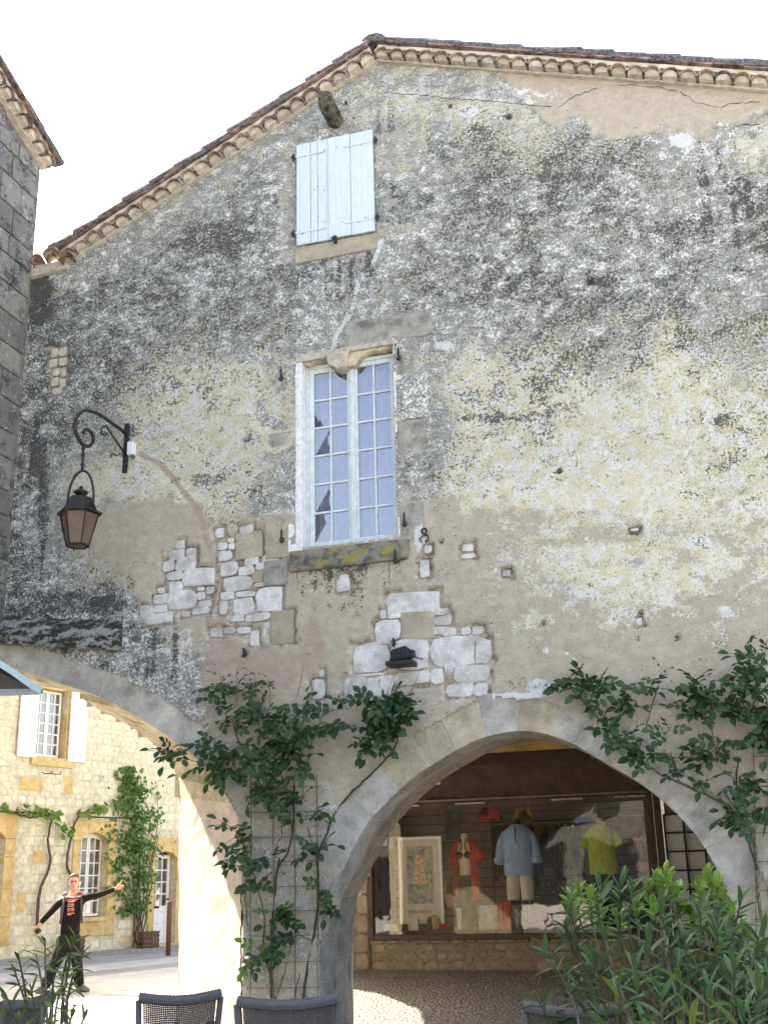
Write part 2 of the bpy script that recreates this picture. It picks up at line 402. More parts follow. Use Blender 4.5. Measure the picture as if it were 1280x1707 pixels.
def t_nb():
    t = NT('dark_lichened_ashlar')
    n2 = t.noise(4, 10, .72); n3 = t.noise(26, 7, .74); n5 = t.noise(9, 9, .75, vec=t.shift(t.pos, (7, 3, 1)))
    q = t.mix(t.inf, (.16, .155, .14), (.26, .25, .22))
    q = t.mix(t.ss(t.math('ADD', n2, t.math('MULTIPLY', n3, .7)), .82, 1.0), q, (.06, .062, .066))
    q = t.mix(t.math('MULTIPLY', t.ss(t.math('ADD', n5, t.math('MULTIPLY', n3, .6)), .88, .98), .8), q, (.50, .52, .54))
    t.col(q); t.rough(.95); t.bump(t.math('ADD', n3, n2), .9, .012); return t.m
M['nb_stone'] = t_nb()

def t_moss():
    t = NT('mossy_stone')
    n2 = t.noise(7, 9, .7, st=(.6, 1, 1.6)); n3 = t.noise(30, 6, .7)
    q = t.mix(t.ss(t.math('ADD', n2, t.math('MULTIPLY', n3, .4)), .62, .74), (.34, .35, .33), (.030, .034, .028))
    q = t.mix(t.math('MULTIPLY', t.ss(t.noise(5, 5, .6, vec=t.shift(t.pos, (1, 5, 2))), .56, .66), .6), q, (.055, .065, .02))
    q = t.mix(t.math('MULTIPLY', t.ss(t.noise(8, 8, .7, vec=t.shift(t.pos, (4, 4, 4))), .6, .68), .7), q, (.55, .56, .54))
    t.col(q); t.rough(1); t.bump(t.math('ADD', n2, n3), 1.0, .03); return t.m
M['moss'] = t_moss()
def t_sill():
    t = NT('yellow_lichened_sill')
    n2 = t.noise(8, 9, .7); n3 = t.noise(34, 6, .7)
    q = t.mix(t.ss(n2, .4, .62), (.24, .23, .19), (.09, .09, .075))
    q = t.mix(t.math('MULTIPLY', t.ss(t.math('ADD', t.noise(6, 7, .7, vec=t.shift(t.pos, (1, 5, 2))), t.math('MULTIPLY', n3, .3)), .68, .76), .85), q, (.30, .24, .035))
    t.col(q); t.rough(.95); t.bump(t.math('ADD', n2, n3), .9, .012); return t.m
M['sill'] = t_sill()

def t_ground():
    t = NT('pale_paving')
    v = t.vor(2.6, 'DISTANCE_TO_EDGE')[0]; n = t.noise(1.2, 8, .7); f = t.noise(30, 6, .7)
    q = t.mix(t.ss(n, .35, .65), (.36, .35, .33), (.46, .44, .41)); q = t.mix(t.math('MULTIPLY', t.ss(v, .05, .015), .3), q, (.22, .21, .19))
    q = t.mix(t.math('MULTIPLY', t.ss(f, .5, .7), .35), q, (.25, .24, .22))
    t.col(q); t.rough(.9); t.bump(t.math('ADD', t.ss(v, .0, .06), f), .6, .012); return t.m
M['ground'] = t_ground()
def t_road():
    t = NT('worn_asphalt')
    n = t.noise(.9, 6, .6); f = t.noise(60, 5, .7)
    q = t.mix(t.ss(n, .35, .65), (.20, .19, .19), (.30, .285, .28)); q = t.mix(t.math('MULTIPLY', t.ss(f, .5, .7), .4), q, (.40, .38, .36))
    t.col(q); t.rough(.9); t.bump(f, .5, .006); return t.m
M['road'] = t_road()
def t_cobble(name, a, b, j, sc):
    t = NT(name)
    vv = t.vor(sc, 'F1', t.stretch(t.pos, (1, 1, .2))); e = t.vor(sc, 'DISTANCE_TO_EDGE', t.stretch(t.pos, (1, 1, .2)))[0]
    f = t.noise(40, 5, .7); sep = t.n('ShaderNodeSeparateColor'); t.t.links.new(vv[1], sep.inputs[0])
    q = t.mix(sep.outputs[0], a, b); q = t.mix(t.math('MULTIPLY', t.ss(e, .12, .02), .85), q, j); q = t.mix(t.math('MULTIPLY', t.ss(f, .5, .7), .3), q, j)
    t.col(q); t.rough(.85); t.bump(t.math('ADD', t.ss(e, 0, .3), t.math('MULTIPLY', f, .3)), 1.0, .03); return t.m
M['cobble'] = t_cobble('brown_pebble_paving', (.26, .23, .195), (.37, .335, .29), (.12, .10, .085), 17)
M['setts'] = t_cobble('grey_setts', (.34, .31, .27), (.46, .42, .36), (.16, .13, .10), 8)

def fabric(name, c, var=.1, sc=14, rough=.9, c2=None):
    t = NT(name)
    n = t.noise(sc, 5, .6, st=(1, 1, .5)); w = t.noise(160, 3, .5)
    q = t.mix(t.ss(n, .35, .65), tuple(x*(1-var) for x in c), tuple(min(1, x*(1+var)) for x in c))
    if c2: q = t.mix(t.ss(t.noise(sc*1.5, 3, .5, vec=t.shift(t.pos, (3, 3, 3))), .5, .54), q, c2)
    t.col(q); t.rough(rough); t.b.inputs['Specular IOR Level'].default_value = .2; t.bump(t.math('ADD', n, t.math('MULTIPLY', w, .15)), .5, .02); return t.m
# ================================================================== THE GABLED HOUSE
def spline(pts, n):
    """even resample of a smooth curve through 2-D points"""
    P = [Vector((p[0], p[1])) for p in pts]
    P = [P[0]*2-P[1]]+P+[P[-1]*2-P[-2]]; out = []
    for i in range(1, len(P)-2):
        for k in range(12):
            t = k/12; a, b, c, d = P[i-1:i+3]
            out.append(.5*((2*b)+(c-a)*t+(2*a-5*b+4*c-d)*t*t+(3*b-a-3*c+d)*t**3))
    out.append(P[-2]); L = [0]
    for i in range(1, len(out)): L.append(L[-1]+(out[i]-out[i-1]).length)
    res = []
    for k in range(n):
        s = L[-1]*k/(n-1); i = max(j for j in range(len(L)) if L[j] <= s+1e-9); i = min(i, len(out)-2)
        f = (s-L[i])/max(1e-9, L[i+1]-L[i]); res.append(out[i].lerp(out[i+1], f))
    return res
def xz(px, py, Y=0.0):
    p = at(px, py, Y); return (p.x, p.z)
def inpoly(x, z, poly):
    r = np.zeros(np.shape(x), bool); n = len(poly)
    for i in range(n):
        x0, z0 = poly[i]; x1, z1 = poly[(i+1) % n]
        c = ((z0 > z) != (z1 > z)); 
        with np.errstate(divide='ignore', invalid='ignore'):
            xi = (x1-x0)*(z-z0)/((z1-z0) if abs(z1-z0) > 1e-12 else 1e-12)+x0
        r ^= c & (x < xi)
    return r

house = thing('stone_house', 'large gabled stone house with grey lichened render, two arches and a shop below', 'house', (0, 0, 0))

RI = spline([xz(*p) for p in [(537, 1700), (535, 1649), (537, 1594), (543, 1521), (551, 1490), (565, 1465), (583, 1425), (612, 1374), (649, 1333), (690, 1296), (742, 1262), (794, 1235), (840, 1222), (887, 1220), (945, 1236), (1002, 1268), (1060, 1302), (1107, 1338), (1153, 1385), (1188, 1437), (1212, 1490), (1228, 1540), (1243, 1620), (1252, 1700)]], 120)
RI = [Vector((RI[0].x, -.05))]+RI+[Vector((RI[-1].x, -.05))]
LF_px = [(60, 1127), (105, 1141), (147, 1155), (185, 1171), (220, 1190), (250, 1208), (279, 1228), (318, 1257), (353, 1290), (378, 1325), (396, 1362), (404, 1400), (405, 1480), (406, 1600), (407, 1700)]
LFp = [Vector(xz(*p)) for p in LF_px]
top = Vector((-8.6, 3.93))
left = [Vector((2*top.x-p.x, p.y)) for p in reversed(LFp)]
LF = spline(left+[Vector((-8.1, 3.87))]+LFp, 130)
LF = [Vector((LF[0].x, -.05))]+LF+[Vector((LF[-1].x, -.05))]
LBY = .9; LCUT = .80
LBp = [Vector(xz(*p, LBY)) for p in [(110, 1146), (140, 1168), (184, 1192), (215, 1209), (245, 1230), (272, 1256), (290, 1285), (297, 1310), (298, 1400), (298, 1700)]]
LBtop = Vector((LBp[0].x-2.2, LBp[0].y+.18))
LB = spline([Vector((2*LBtop.x-p.x, p.y)) for p in reversed(LBp)]+[LBtop]+LBp, 130)
LB = [Vector((LB[0].x, -.05))]+LB+[Vector((LB[-1].x, -.05))]

RK_L, RK_A, RK_R = xz(113, 442), xz(630, 103), xz(1263, 151)
sl = (RK_A[1]-RK_L[1])/(RK_A[0]-RK_L[0]); sr = (RK_R[1]-RK_A[1])/(RK_R[0]-RK_A[0])
XR = 3.6
GABLE = [(-12.4, -.06), (-12.4, 4.35), (-8.06, 4.35), (-8.06, RK_L[1]-.02), (RK_L[0]-.05, RK_L[1]-.02), (RK_A[0], RK_A[1]+.05), (XR, RK_A[1]+.05+sr*(XR-RK_A[0])), (XR, -.06)]
WIN = (-4.40, -3.20, 4.86, 7.16)

# stones that show through the render: photo pixel boxes -> wall metres
S6 = 1.9394
white, tanc = 'white_stone', 'tan_stone'
raw = [(857,265,1030,335),(907,325,1012,415,1),(1008,318,1055,340),(1015,342,1070,372),(1013,376,1050,402),(1040,380,1084,408),(1135,375,1175,403),(1100,378,1132,402),(820,355,903,425),(838,322,858,350),(862,333,905,350),(875,414,997,512),(1000,405,1145,505),(1147,414,1200,497),(752,432,870,526),(1077,502,1193,560),(1047,505,1075,527),(1000,512,1045,560),(722,537,792,602),(795,538,880,602),(885,522,1000,565),(1055,561,1138,605),(1140,562,1187,602),(800,425,870,436),(770,528,860,537),
(178,98,205,125),(210,122,244,150),(155,128,205,162),(135,163,172,198),(175,150,242,196),(147,197,200,225),(203,187,302,243),(155,230,198,262),(118,250,140,268),(105,272,150,304),(150,258,244,322),(247,247,270,262),(274,248,300,270),(245,264,272,290),(252,292,294,315),(230,316,285,336),(62,307,104,350),(108,306,150,330),(85,333,168,366),(198,328,220,346),
(307,58,332,88),(385,50,426,76),(312,105,343,128),(345,90,366,104),(346,106,368,126),(315,130,358,163),(372,72,455,153,1),(402,153,445,177),(456,139,512,192),(322,166,378,212),(380,180,430,210),(435,169,476,192),(427,195,478,230,1),(332,214,425,262),(430,232,484,246),(479,194,508,210),(470,213,508,226),(487,229,512,246,2),(438,249,520,328),(370,262,434,280),(322,263,366,290),(318,292,345,338),(362,283,428,340),(352,340,398,360),(402,333,482,358),(487,327,558,430,1),(418,390,448,440),(290,382,328,412),(332,380,370,400),(374,378,420,398),(620,547,660,610),(642,515,658,540),
(1104,108,1140,132),(1100,140,1148,156),(980,113,1006,138),(968,160,998,215),(706,205,738,262)]
STONES = []
for q in raw:
    x0, y0, x1, y1 = q[:4]; k = q[4] if len(q) > 4 else 0
    STONES.append((200+x0/S6, 850+y0/S6, 200+x1/S6, 850+y1/S6, k))
for q in [(83, 579, 95, 594), (96, 578, 109, 592), (80, 597, 94, 611), (96, 595, 109, 608), (86, 613, 98, 625), (99, 611, 108, 626), (84, 628, 95, 642), (97, 630, 107, 645), (86, 645, 101, 656)]: STONES.append(q+(3,))
for q in [(1050, 880, 1064, 884), (1060, 1030, 1070, 1042), (838, 950, 850, 960), (560, 965, 582, 985)]: STONES.append(q+(0,))
SW = []
for (x0, y0, x1, y1, k) in STONES:
    a = at((x0+x1)/2, (y0+y1)/2); l = at(x0, (y0+y1)/2); r_ = at(x1, (y0+y1)/2); u = at((x0+x1)/2, y0); d = at((x0+x1)/2, y1)
    SW.append((a.x, a.z, r_.x-l.x, u.z-d.z, k))

# --- masks over the render, read off the photograph on an 80 px grid
def grid(rows):
    return np.array([[int(c) for c in (r+r[-1]*17)[:17]] for r in rows], float)/9
DARK = grid(['11111111111111111', '11111112343321112', '22233345457687422', '22333675557787467', '23359965466656766'.replace('9', '8'),
 '88676765457876756', '98776654345777666', '78885543335665556', '77644344336533345', '66334633464322343', '65211222221211232', '75421112321122212', '98831111211111111', '66542111111111111', '22221111112111111', '11111111112111111', '11111112211111111'])
CREAM = grid(['33333333555555311', '33333333555664122', '33333333334544345', '33333333333333333', '33333333333333333', '33333333333333333', '33333333333444544', '33357744447665855'[:17], '33456865437799887',
 '34567632338887766', '24312211123454455', '23300001123456655', '11121000022444333', '11110000022232211', '00000000000111000', '00000000000000000', '00000000000000000'])
BEIGE = grid(['00000000000067888', '00000000000016776', '00000000000002532', '00000000000000000', '00000000000000000', '00000000000000000', '00000000000000000', '00000000111000000', '00000022222221111',
 '02244422344445544', '13699766678888888', '12599977678999999', '01137888688888888', '00123688778888888', '01344677887777777', '12344566666666666', '12344555555555555'])
def sample(G, px, py):
    gx = np.clip(px/80, 0, 15.999); gy = np.clip((py-80)/80, 0, G.shape[0]-1.001)
    i = gx.astype(int); j = gy.astype(int); fx = gx-i; fy = gy-j; fx = fx*fx*(3-2*fx); fy = fy*fy*(3-2*fy)
    i1 = np.minimum(i+1, 16); j1 = np.minimum(j+1, G.shape[0]-1)
    return (G[j, i]*(1-fx)+G[j, i1]*fx)*(1-fy)+(G[j1, i]*(1-fx)+G[j1, i1]*fx)*fy
def seg(px, py, pts, w):
    d = np.full(px.shape, 1e9)
    for a, b in zip(pts[:-1], pts[1:]):
        ax, ay = a; bx, by = b; t = np.clip(((px-ax)*(bx-ax)+(py-ay)*(by-ay))/((bx-ax)**2+(by-ay)**2), 0, 1)
        d = np.minimum(d, np.hypot(px-ax-t*(bx-ax), py-ay-t*(by-ay)))
    return np.clip(1.15-d/w, 0, 1)
def blob(px, py, L):
    m = np.zeros(px.shape)
    for x, y, rx, ry, a in L: m = np.maximum(m, a*np.clip(1.6-np.hypot((px-x)/rx, (py-y)/ry), 0, 1))
    return m

ST = 0.025
def build_wall():
    nx = int((XR+12.4)/ST)+1; nz = int((11.2)/ST)+1
    xs = -12.4+np.arange(nx)*ST; zs = -.06+np.arange(nz)*ST
    X, Z = np.meshgrid(xs, zs)
    jx = (vnoise(X*37, Z*37, 3)-.5)*ST*.5; jz = (vnoise(X*37, Z*37, 9)-.5)*ST*.5
    X = X+jx; Z = Z+jz
    px, py = proj(X, 0*X, Z)
    cx = (X[:-1, :-1]+X[1:, 1:])/2; cz = (Z[:-1, :-1]+Z[1:, 1:])/2
    keep = inpoly(cx, cz, GABLE)
    lap = (fbm(cx*2.2, cz*2.2, 4, 91)-.5)*.22
    for A, g in ((RI, .34), (LF, .30)):
        # cut to the middle of the ring of arch stones, flush where plaster runs to the edge
        n = len(A); P = []
        for i, p in enumerate(A):
            t = (A[min(i+1, n-1)]-A[max(i-1, 0)]).normalized(); nn = Vector((-t.y, t.x))
            gg = g
            if A is RI and i/n < .20: gg = .02
            if A is LF and i/n > LCUT: gg = -.004
            P.append((p.x+nn.x*gg, p.y+nn.y*gg if 0 < i < n-1 else -.2))
        Q = [(p.x, p.y if 0 < i < n-1 else -.2) for i, p in enumerate(A)]
        c0 = np.array([(a+b)/2 for a, b in zip(P, Q)]) if False else None
        mid_x = sum(p.x for p in A)/n; base_z = 1.2
        sh = 1+lap/(2.2 if A is RI else 9.0)
        inside = inpoly(mid_x+(cx-mid_x)/sh, base_z+(cz-base_z)/sh, P) & (cz > 1.5) | inpoly(cx, cz, P) & (cz <= 1.5)
        keep &= ~(inside | inpoly(cx, cz, Q))
    keep &= ~((cx > WIN[0]+.02) & (cx < WIN[1]-.02) & (cz > WIN[2]+.02) & (cz < WIN[3]-.02))
    keep &= ~((cx < -8.06) & (cz > 4.34))
    # masks
    wob = (fbm(X*1.5, Z*1.5, 4, 5)-.5)
    pxx = px+wob*60+(fbm(X*6, Z*6, 3, 8)-.5)*25; pyy = py+(fbm(X*1.7, Z*1.7, 4, 15)-.5)*60+(fbm(X*6, Z*6, 3, 18)-.5)*25
    dark = sample(DARK, pxx, pyy); cream = sample(CREAM, pxx, pyy)*1.12+.07; beige = sample(BEIGE, pxx, pyy)
    # dark streak bands sloping up to the right
    bands = fbm(X*.9+Z*.15, Z*5.0-X*1.1, 4, 31); up = sstep(9.9, 8.8, Z)*sstep(4.6, 5.6, Z)*sstep(-5, -3.0, X)
    dark = dark+up*(bands-.5)*.45
    dark = np.maximum(dark, blob(px, py, [(730, 483, 40, 9, .95), (690, 520, 40, 25, .7), (340, 800, 35, 14, .85), (430, 830, 18, 30, .95), (430, 730, 30, 10, .7), (100, 690, 60, 20, .7), (62, 500, 34, 62, 1.25), (60, 620, 26, 60, 1.0), (55, 760, 34, 120, .95), (30, 950, 18, 80, 1.0), (640, 960, 0.1, .1, 0), (560, 945, 60, 14, .8), (520, 975, 30, 30, .5), (120, 1010, 110, 25, 1.1), (230, 1060, 60, 25, .75), (800, 695, 60, 9, .9), (1210, 700, 30, 12, .9), (905, 300, 40, 18, .9), (740, 250, 35, 22, .9), (700, 330, 50, 12, .85), (1010, 345, 0.1, .1, 0), (1160, 365, 20, 12, .9), (1240, 450, 30, 12, .9), (1010, 470, 50, 14, .9), (700, 710, 40, 10, .6), (840, 560, 40, 14, .8)]))
    # rain streaks below sill, ledge, putlog holes and verge
    stk = sstep(.5, .68, fbm(X*13, Z*.9, 4, 120))
    dark = dark+stk*blob(px, py, [(585, 985, 85, 55, .5), (120, 1120, 150, 40, .55), (300, 1090, 50, 45, .7), (1056, 915, 10, 25, .8), (1067, 1050, 10, 25, .8), (560, 450, 70, 40, .6), (1210, 300, 60, 90, .5), (640, 250, 25, 120, .5), (60, 850, 50, 140, .5)])
    whit = blob(px, py, [(700, 895, 9, 22, .9), (1000, 1150, 40, 8, .6), (1180, 250, 50, 18, .6), (1135, 235, 26, 14, .8), (300, 1080, 35, 40, .55), (250, 1120, 25, 30, .4), (860, 1160, 60, 5, .8), (690, 150, 90, 25, .5), (850, 160, 110, 20, .55), (780, 185, 18, 12, .9), (120, 440, 60, 25, .4), (35, 870, 25, 10, .7), (70, 880, 12, 22, .6), (530, 980, 20, 30, .45), (740, 575, 18, 8, .9), (1210, 1020, 20, 12, .6), (980, 750, 22, 10, .5), (660, 1050, 100, 60, .25), (900, 1145, 22, 12, .9), (1178, 1170, 20, 10, .3), (910, 1085, 6, 6, .9), (945, 1090, 5, 5, .8), (1060, 1030, 8, 8, .9), (1000, 920, 16, 16, .6), (820, 1165, 30, 6, .7)])
    whit = np.maximum(whit, .95*seg(px, py, [(637, 400), (622, 440), (598, 470), (585, 520), (560, 560), (552, 600)], 7))
    whit = np.maximum(whit, .8*seg(px, py, [(700, 935), (712, 958)], 8))
    whit = np.maximum(whit, .55*seg(px, py, [(497, 430), (500, 500)], 6))
    pink = blob(px, py, [(430, 1120, 75, 55, .75), (520, 1080, 25, 60, .7), (370, 1070, 30, 60, .6), (470, 1180, 60, 20, .5), (350, 1130, 20, 60, .6)])
    pink = np.maximum(pink, .68*seg(px, py, [(235, 757), (270, 775), (300, 812), (330, 850), (345, 900), (362, 960), (358, 1010), (345, 1040)], 12))
    # rake band of smooth new render under the tiles
    rk = np.where(X < RK_A[0], RK_L[1]+sl*(X-RK_L[0]), RK_A[1]+sr*(X-RK_A[0]))
    dist = (rk-Z)*.93; band = dist+(fbm(X*.8, Z*.8, 3, 77)-.5)*.10
    inb = sstep(.36, .345, band)*(Z > 6)*sstep(-7.75, -7.45, X); lf = sstep(-2.9, -3.5, X)
    right = sstep(-1.9, -1.6, X+(Z-10)*1.5)
    dark = dark*(1-inb)+inb*np.where(X < -3.4, .12, .06); cream = cream*(1-inb)+inb*(.42+.1*(X > -3.4)); beige = beige*(1-inb)+inb*(.36)
    whit = np.maximum(whit, inb*.30*(1-lf)*(1-right))
    smooth_r = sstep(-1.5, -1.2, X+(Z-9.6)*.6)*sstep(9.0, 9.25, Z+(fbm(X*3, Z*3, 4, 50)-.5)*.4)*(Z > 8)*sstep(.80, .42, dist+(fbm(X*4, Z*4, 5, 51)-.5)*.7)
    beige = np.maximum(beige, smooth_r*.98); cream = cream*(1-smooth_r)+.05*smooth_r; dark = dark*(1-smooth_r*.8); inb = inb*(1-smooth_r)
    dark = np.where((X < -6.8) & (Z < 4.2), np.maximum(dark, .55), dark)
    # ashlar around shutters shows through faintly
    for (a, b, c, d) in [(-3.36, -2.75, 9.3, 9.9), (-3.36, -2.6, 8.45, 8.62), (-4.6, -4.35, 8.4, 10.0), (-4.35, -3.3, 8.40, 8.58)]:
        mm = (X > a) & (X < b) & (Z > c) & (Z < d); beige = np.where(mm, .45, beige); dark = np.where(mm, dark*.4, dark)
    # mortar bed and the recess behind exposed stones
    mort = np.zeros(X.shape); rec = np.zeros(X.shape)
    jag = (fbm(X*14, Z*14, 3, 41)-.5)*.05
    for (sx, sz, w, h, k) in SW:
        d = np.maximum(np.abs(X-sx)-w/2, np.abs(Z-sz)-h/2)
        m = sstep(.040, .022, d+jag) if w > .06 else sstep(.03, .015, d+jag)
        mort = np.maximum(mort, m)
        whit = np.maximum(whit, .42*sstep(.16, .03, d+jag*2)*(k == 0))
    # small putlog holes: recessed, with their inner shade painted into the dark mask
    holes = [(1056, 884, 8, 4), (1067, 1023, 6, 6), (846, 948, 10, 6), (661, 932, 4, 3), (458, 1038, 5, 3), (408, 1088, 5, 6), (983, 470, 6, 4), (658, 1068, 5, 6), (780, 1050, 5, 4), (1130, 1065, 6, 4), (845, 465, 4, 3), (735, 903, 5, 3), (930, 785, 5, 4), (1060, 883, 5, 3), (905, 1040, 4, 3), (750, 175, 4, 4), (847, 192, 5, 5)]
    for hx, hy, rx, ry in holes:
        h = sstep(1.25, .75, np.hypot((px-hx)/rx, (py-hy)/ry)+jag*8); rec = np.maximum(rec, h*.05); dark = dark+h*.9
    Y = (fbm(X*.7, Z*.7, 3, 61)-.5)*.05+(fbm(X*3.5, Z*3.5, 4, 62)-.5)*.022+(fbm(X*14, Z*14, 3, 63)-.5)*.010*(1-.6*beige)
    low = sstep(4.6, 4.0, Z)*(np.abs(X+2.1) < 3.2)+sstep(4.6, 4.2, Z)*(X < -4.6)
    Y = Y*(.35+.65*sstep(2.6, 3.6, Z)); Y = Y*(1-.75*np.clip(low, 0, 1))-.012*np.clip(low, 0, 1)*(Z < 4.5)
    Y = Y - inb*.012 + mort*.045 + rec
    # flakes: cream/white crust stands a little proud of the bare render
    Y = Y-.005*sstep(.5, .55, fbm(X*5, Z*5, 5, 64, .65)+cream*.15)
    idx = -np.ones(X.size, np.int64)
    jj, ii = np.nonzero(keep); a = jj*nx+ii; q = np.stack([a, a+1, a+1+nx, a+nx], 1)
    used = np.unique(q); idx[used] = np.arange(len(used)); q = idx[q]
    co = np.stack([X.ravel()[used], Y.ravel()[used], Z.ravel()[used]], 1).astype(np.float32)
    me = bpy.data.meshes.new('wall'); me.vertices.add(len(co)); me.vertices.foreach_set('co', co.ravel())
    me.loops.add(q.size); me.loops.foreach_set('vertex_index', q.ravel().astype(np.int32))
    me.polygons.add(len(q)); me.polygons.foreach_set('loop_start', (np.arange(len(q))*4).astype(np.int32)); me.polygons.foreach_set('loop_total', np.full(len(q), 4, np.int32))
    me.polygons.foreach_set('use_smooth', [True]*len(q)); me.update(calc_edges=True)
    for nm, ch in (('m1', (dark, cream, beige)), ('m2', (whit, pink, mort))):
        at_ = me.color_attributes.new(nm, 'FLOAT_COLOR', 'POINT')
        c = np.ones((len(used), 4), np.float32)
        for k in range(3): c[:, k] = np.clip(ch[k].ravel()[used], -.5, 1.5)
        at_.data.foreach_set('color', c.ravel())
    me.materials.append(M['wall'])
    return inst('wall', me, house)
build_wall()

# --- a library of rubble stones, unit size, front at y=0 (toward -y), shared by all pieces
def stone_mesh(seed, asp, square=.0, depth=.6):
    r = random.Random(seed); n = 12; out = []
    for k in range(n):
        a = 2*math.pi*(k+.5)/n; c, s = math.cos(a), math.sin(a)
        p = 1/max(abs(c), abs(s)); e = p*(1-(.10+.12*r.random())*(abs(c*s)*2)**2) if square < .5 else p*(1-.03*(abs(c*s)*2)**2)
        j = 1+r.uniform(-.13, .08)*(1-square)
        out.append((c*e*.5*j, s*e*.5*j))
    m = MB(); rings = []
    for sc, y in ((1.0, .5), (1.0, .07), (.965, .015), (.84, -.025)):
        rings.append([Vector((x*sc, y+r.uniform(-.012, .012)*(y < .05), z*sc)) for x, z in out])
    m.loft(rings, True)
    b = len(m.v); m.v.append((r.uniform(-.06, .06), -.04-r.uniform(0, .04), r.uniform(-.06, .06)))
    k0 = b-n
    for k in range(n): m.f.append((k0+k, k0+(k+1) % n, b)); m.mi.append(0)
    return m
def stone_lib(mat, sq, n=14, tagn='stone'):
    return [stone_mesh(50+i+int(sq*100), 1, sq).mesh(tagn, mat, False) for i in range(n)]
LIB = {k: stone_lib(M[v], s) for k, v, s in (('white', 'white_stone', .2), ('tan', 'tan_stone', .7), ('red', 'red_stone', .3), ('cream', 'plug', .2), ('facade', 'facade_stone', .35), ('facade_sq', 'facade_stone', .75), ('ochre', 'ochre', .85), ('ashlar', 'ashlar', .92), ('nb', 'nb_stone', .92), ('back', 'jamb', .4), ('base', 'brown_rubble', .1))}
kk = ['white', 'tan', 'red', 'cream']
for (sx, sz, w, h, k) in SW:
    big = w > .3
    inst('stone', random.choice(LIB[kk[k]]), house, (sx, .016, sz), (0, random.uniform(-.07, .07), 0), (w*1.09, .09 if big else .07, h*1.08))

def yz_prism(m, poly, x0, x1):
    n = len(poly); m.add([(x0, p[0], p[1]) for p in poly]+[(x1, p[0], p[1]) for p in poly], [tuple(range(n)), tuple(reversed(range(n, 2*n)))]+[(i, n+i, n+(i+1) % n, (i+1) % n) for i in range(n)])
# --- arch stones
def ring(A, Bk, cuts, T, y0, y1, mats, name='voussoir', sub=4, gap=.004, thin=None):
    """A: curve in (x,z) on y0; each stone between two cuts (fractions of length)"""
    n = len(A); L = [0]
    for i in range(1, n): L.append(L[-1]+(A[i]-A[i-1]).length)
    def ev(s):
        s = max(0, min(L[-1]-1e-6, s)); i = max(j for j in range(n) if L[j] <= s+1e-9); i = min(i, n-2)
        f = (s-L[i])/(L[i+1]-L[i]); p = A[i].lerp(A[i+1], f)
        i0 = max(0, i-2); i1 = min(n-1, i+3); t = (A[i1]-A[i0]).normalized()
        return p, Vector((-t.y, t.x))
    for c in range(len(cuts)-1):
        s0 = cuts[c]*L[-1]+gap; s1 = cuts[c+1]*L[-1]-gap
        dy = random.uniform(-.006, .006); m = MB(); ins = []; outs = []
        tt = T*random.uniform(.94, 1.06)
        if thin is not None: tt = thin(cuts[c], tt)
        for k in range(sub+1):
            p, nn = ev(s0+(s1-s0)*k/sub); ins.append(p); outs.append(p+nn*tt)
        poly = [(p.x, p.y) for p in ins]+[(p.x, p.y) for p in reversed(outs)]
        m.prism(poly, y0+dy, y1)
        mt = mats[c] if isinstance(mats, list) else mats
        m.build(name, mt, house, bevel=.009)
rr = random.Random(4)
cuts = [0.0]; 
while cuts[-1] < 1: cuts.append(cuts[-1]+rr.uniform(.036, .054))
cuts = [c/cuts[-1] for c in cuts]; nv = len(cuts)-1
vm = []
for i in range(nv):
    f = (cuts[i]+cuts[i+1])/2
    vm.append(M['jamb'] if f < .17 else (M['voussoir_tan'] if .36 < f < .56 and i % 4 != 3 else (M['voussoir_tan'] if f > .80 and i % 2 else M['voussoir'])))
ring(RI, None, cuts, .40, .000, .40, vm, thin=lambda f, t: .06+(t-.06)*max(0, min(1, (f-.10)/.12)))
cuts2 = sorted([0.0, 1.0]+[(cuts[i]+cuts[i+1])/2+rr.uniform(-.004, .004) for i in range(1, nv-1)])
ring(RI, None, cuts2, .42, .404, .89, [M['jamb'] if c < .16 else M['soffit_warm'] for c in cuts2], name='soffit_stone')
# left, wider arch: front ring
LL = 0
lc = [0.0]
while lc[-1] < 1: lc.append(lc[-1]+rr.uniform(.032, .040))
lc = [c/lc[-1] for c in lc]
ring(LF, None, [c for c in lc if c < LCUT+.02], .34, .002, .26, M['voussoir'], sub=4)
def joint_fill(A, T, y0, y1, f0, f1, thin=None):
    n = len(A); m = MB(); rg = []
    for i in range(int(f0*n), int(f1*n)):
        t = (A[min(i+2, n-1)]-A[max(i-2, 0)]).normalized(); nn = Vector((-t.y, t.x)); a = A[i]+nn*.008; b = A[i]+nn*((thin(i/n, T) if thin else T)-.02)
        rg.append([Vector((a.x, y0, a.y)), Vector((a.x, y1, a.y)), Vector((b.x, y1, b.y)), Vector((b.x, y0, b.y))])
    m.loft(rg, True, True); m.build('joint_mortar', M['plug'], house)
joint_fill(RI, .40, .006, .87, 0.01, .99, lambda f, t: .09+(t-.09)*max(0, min(1, (f-.10)/.12)))
joint_fill(LF, .34, .008, .25, .05, LCUT+.01)
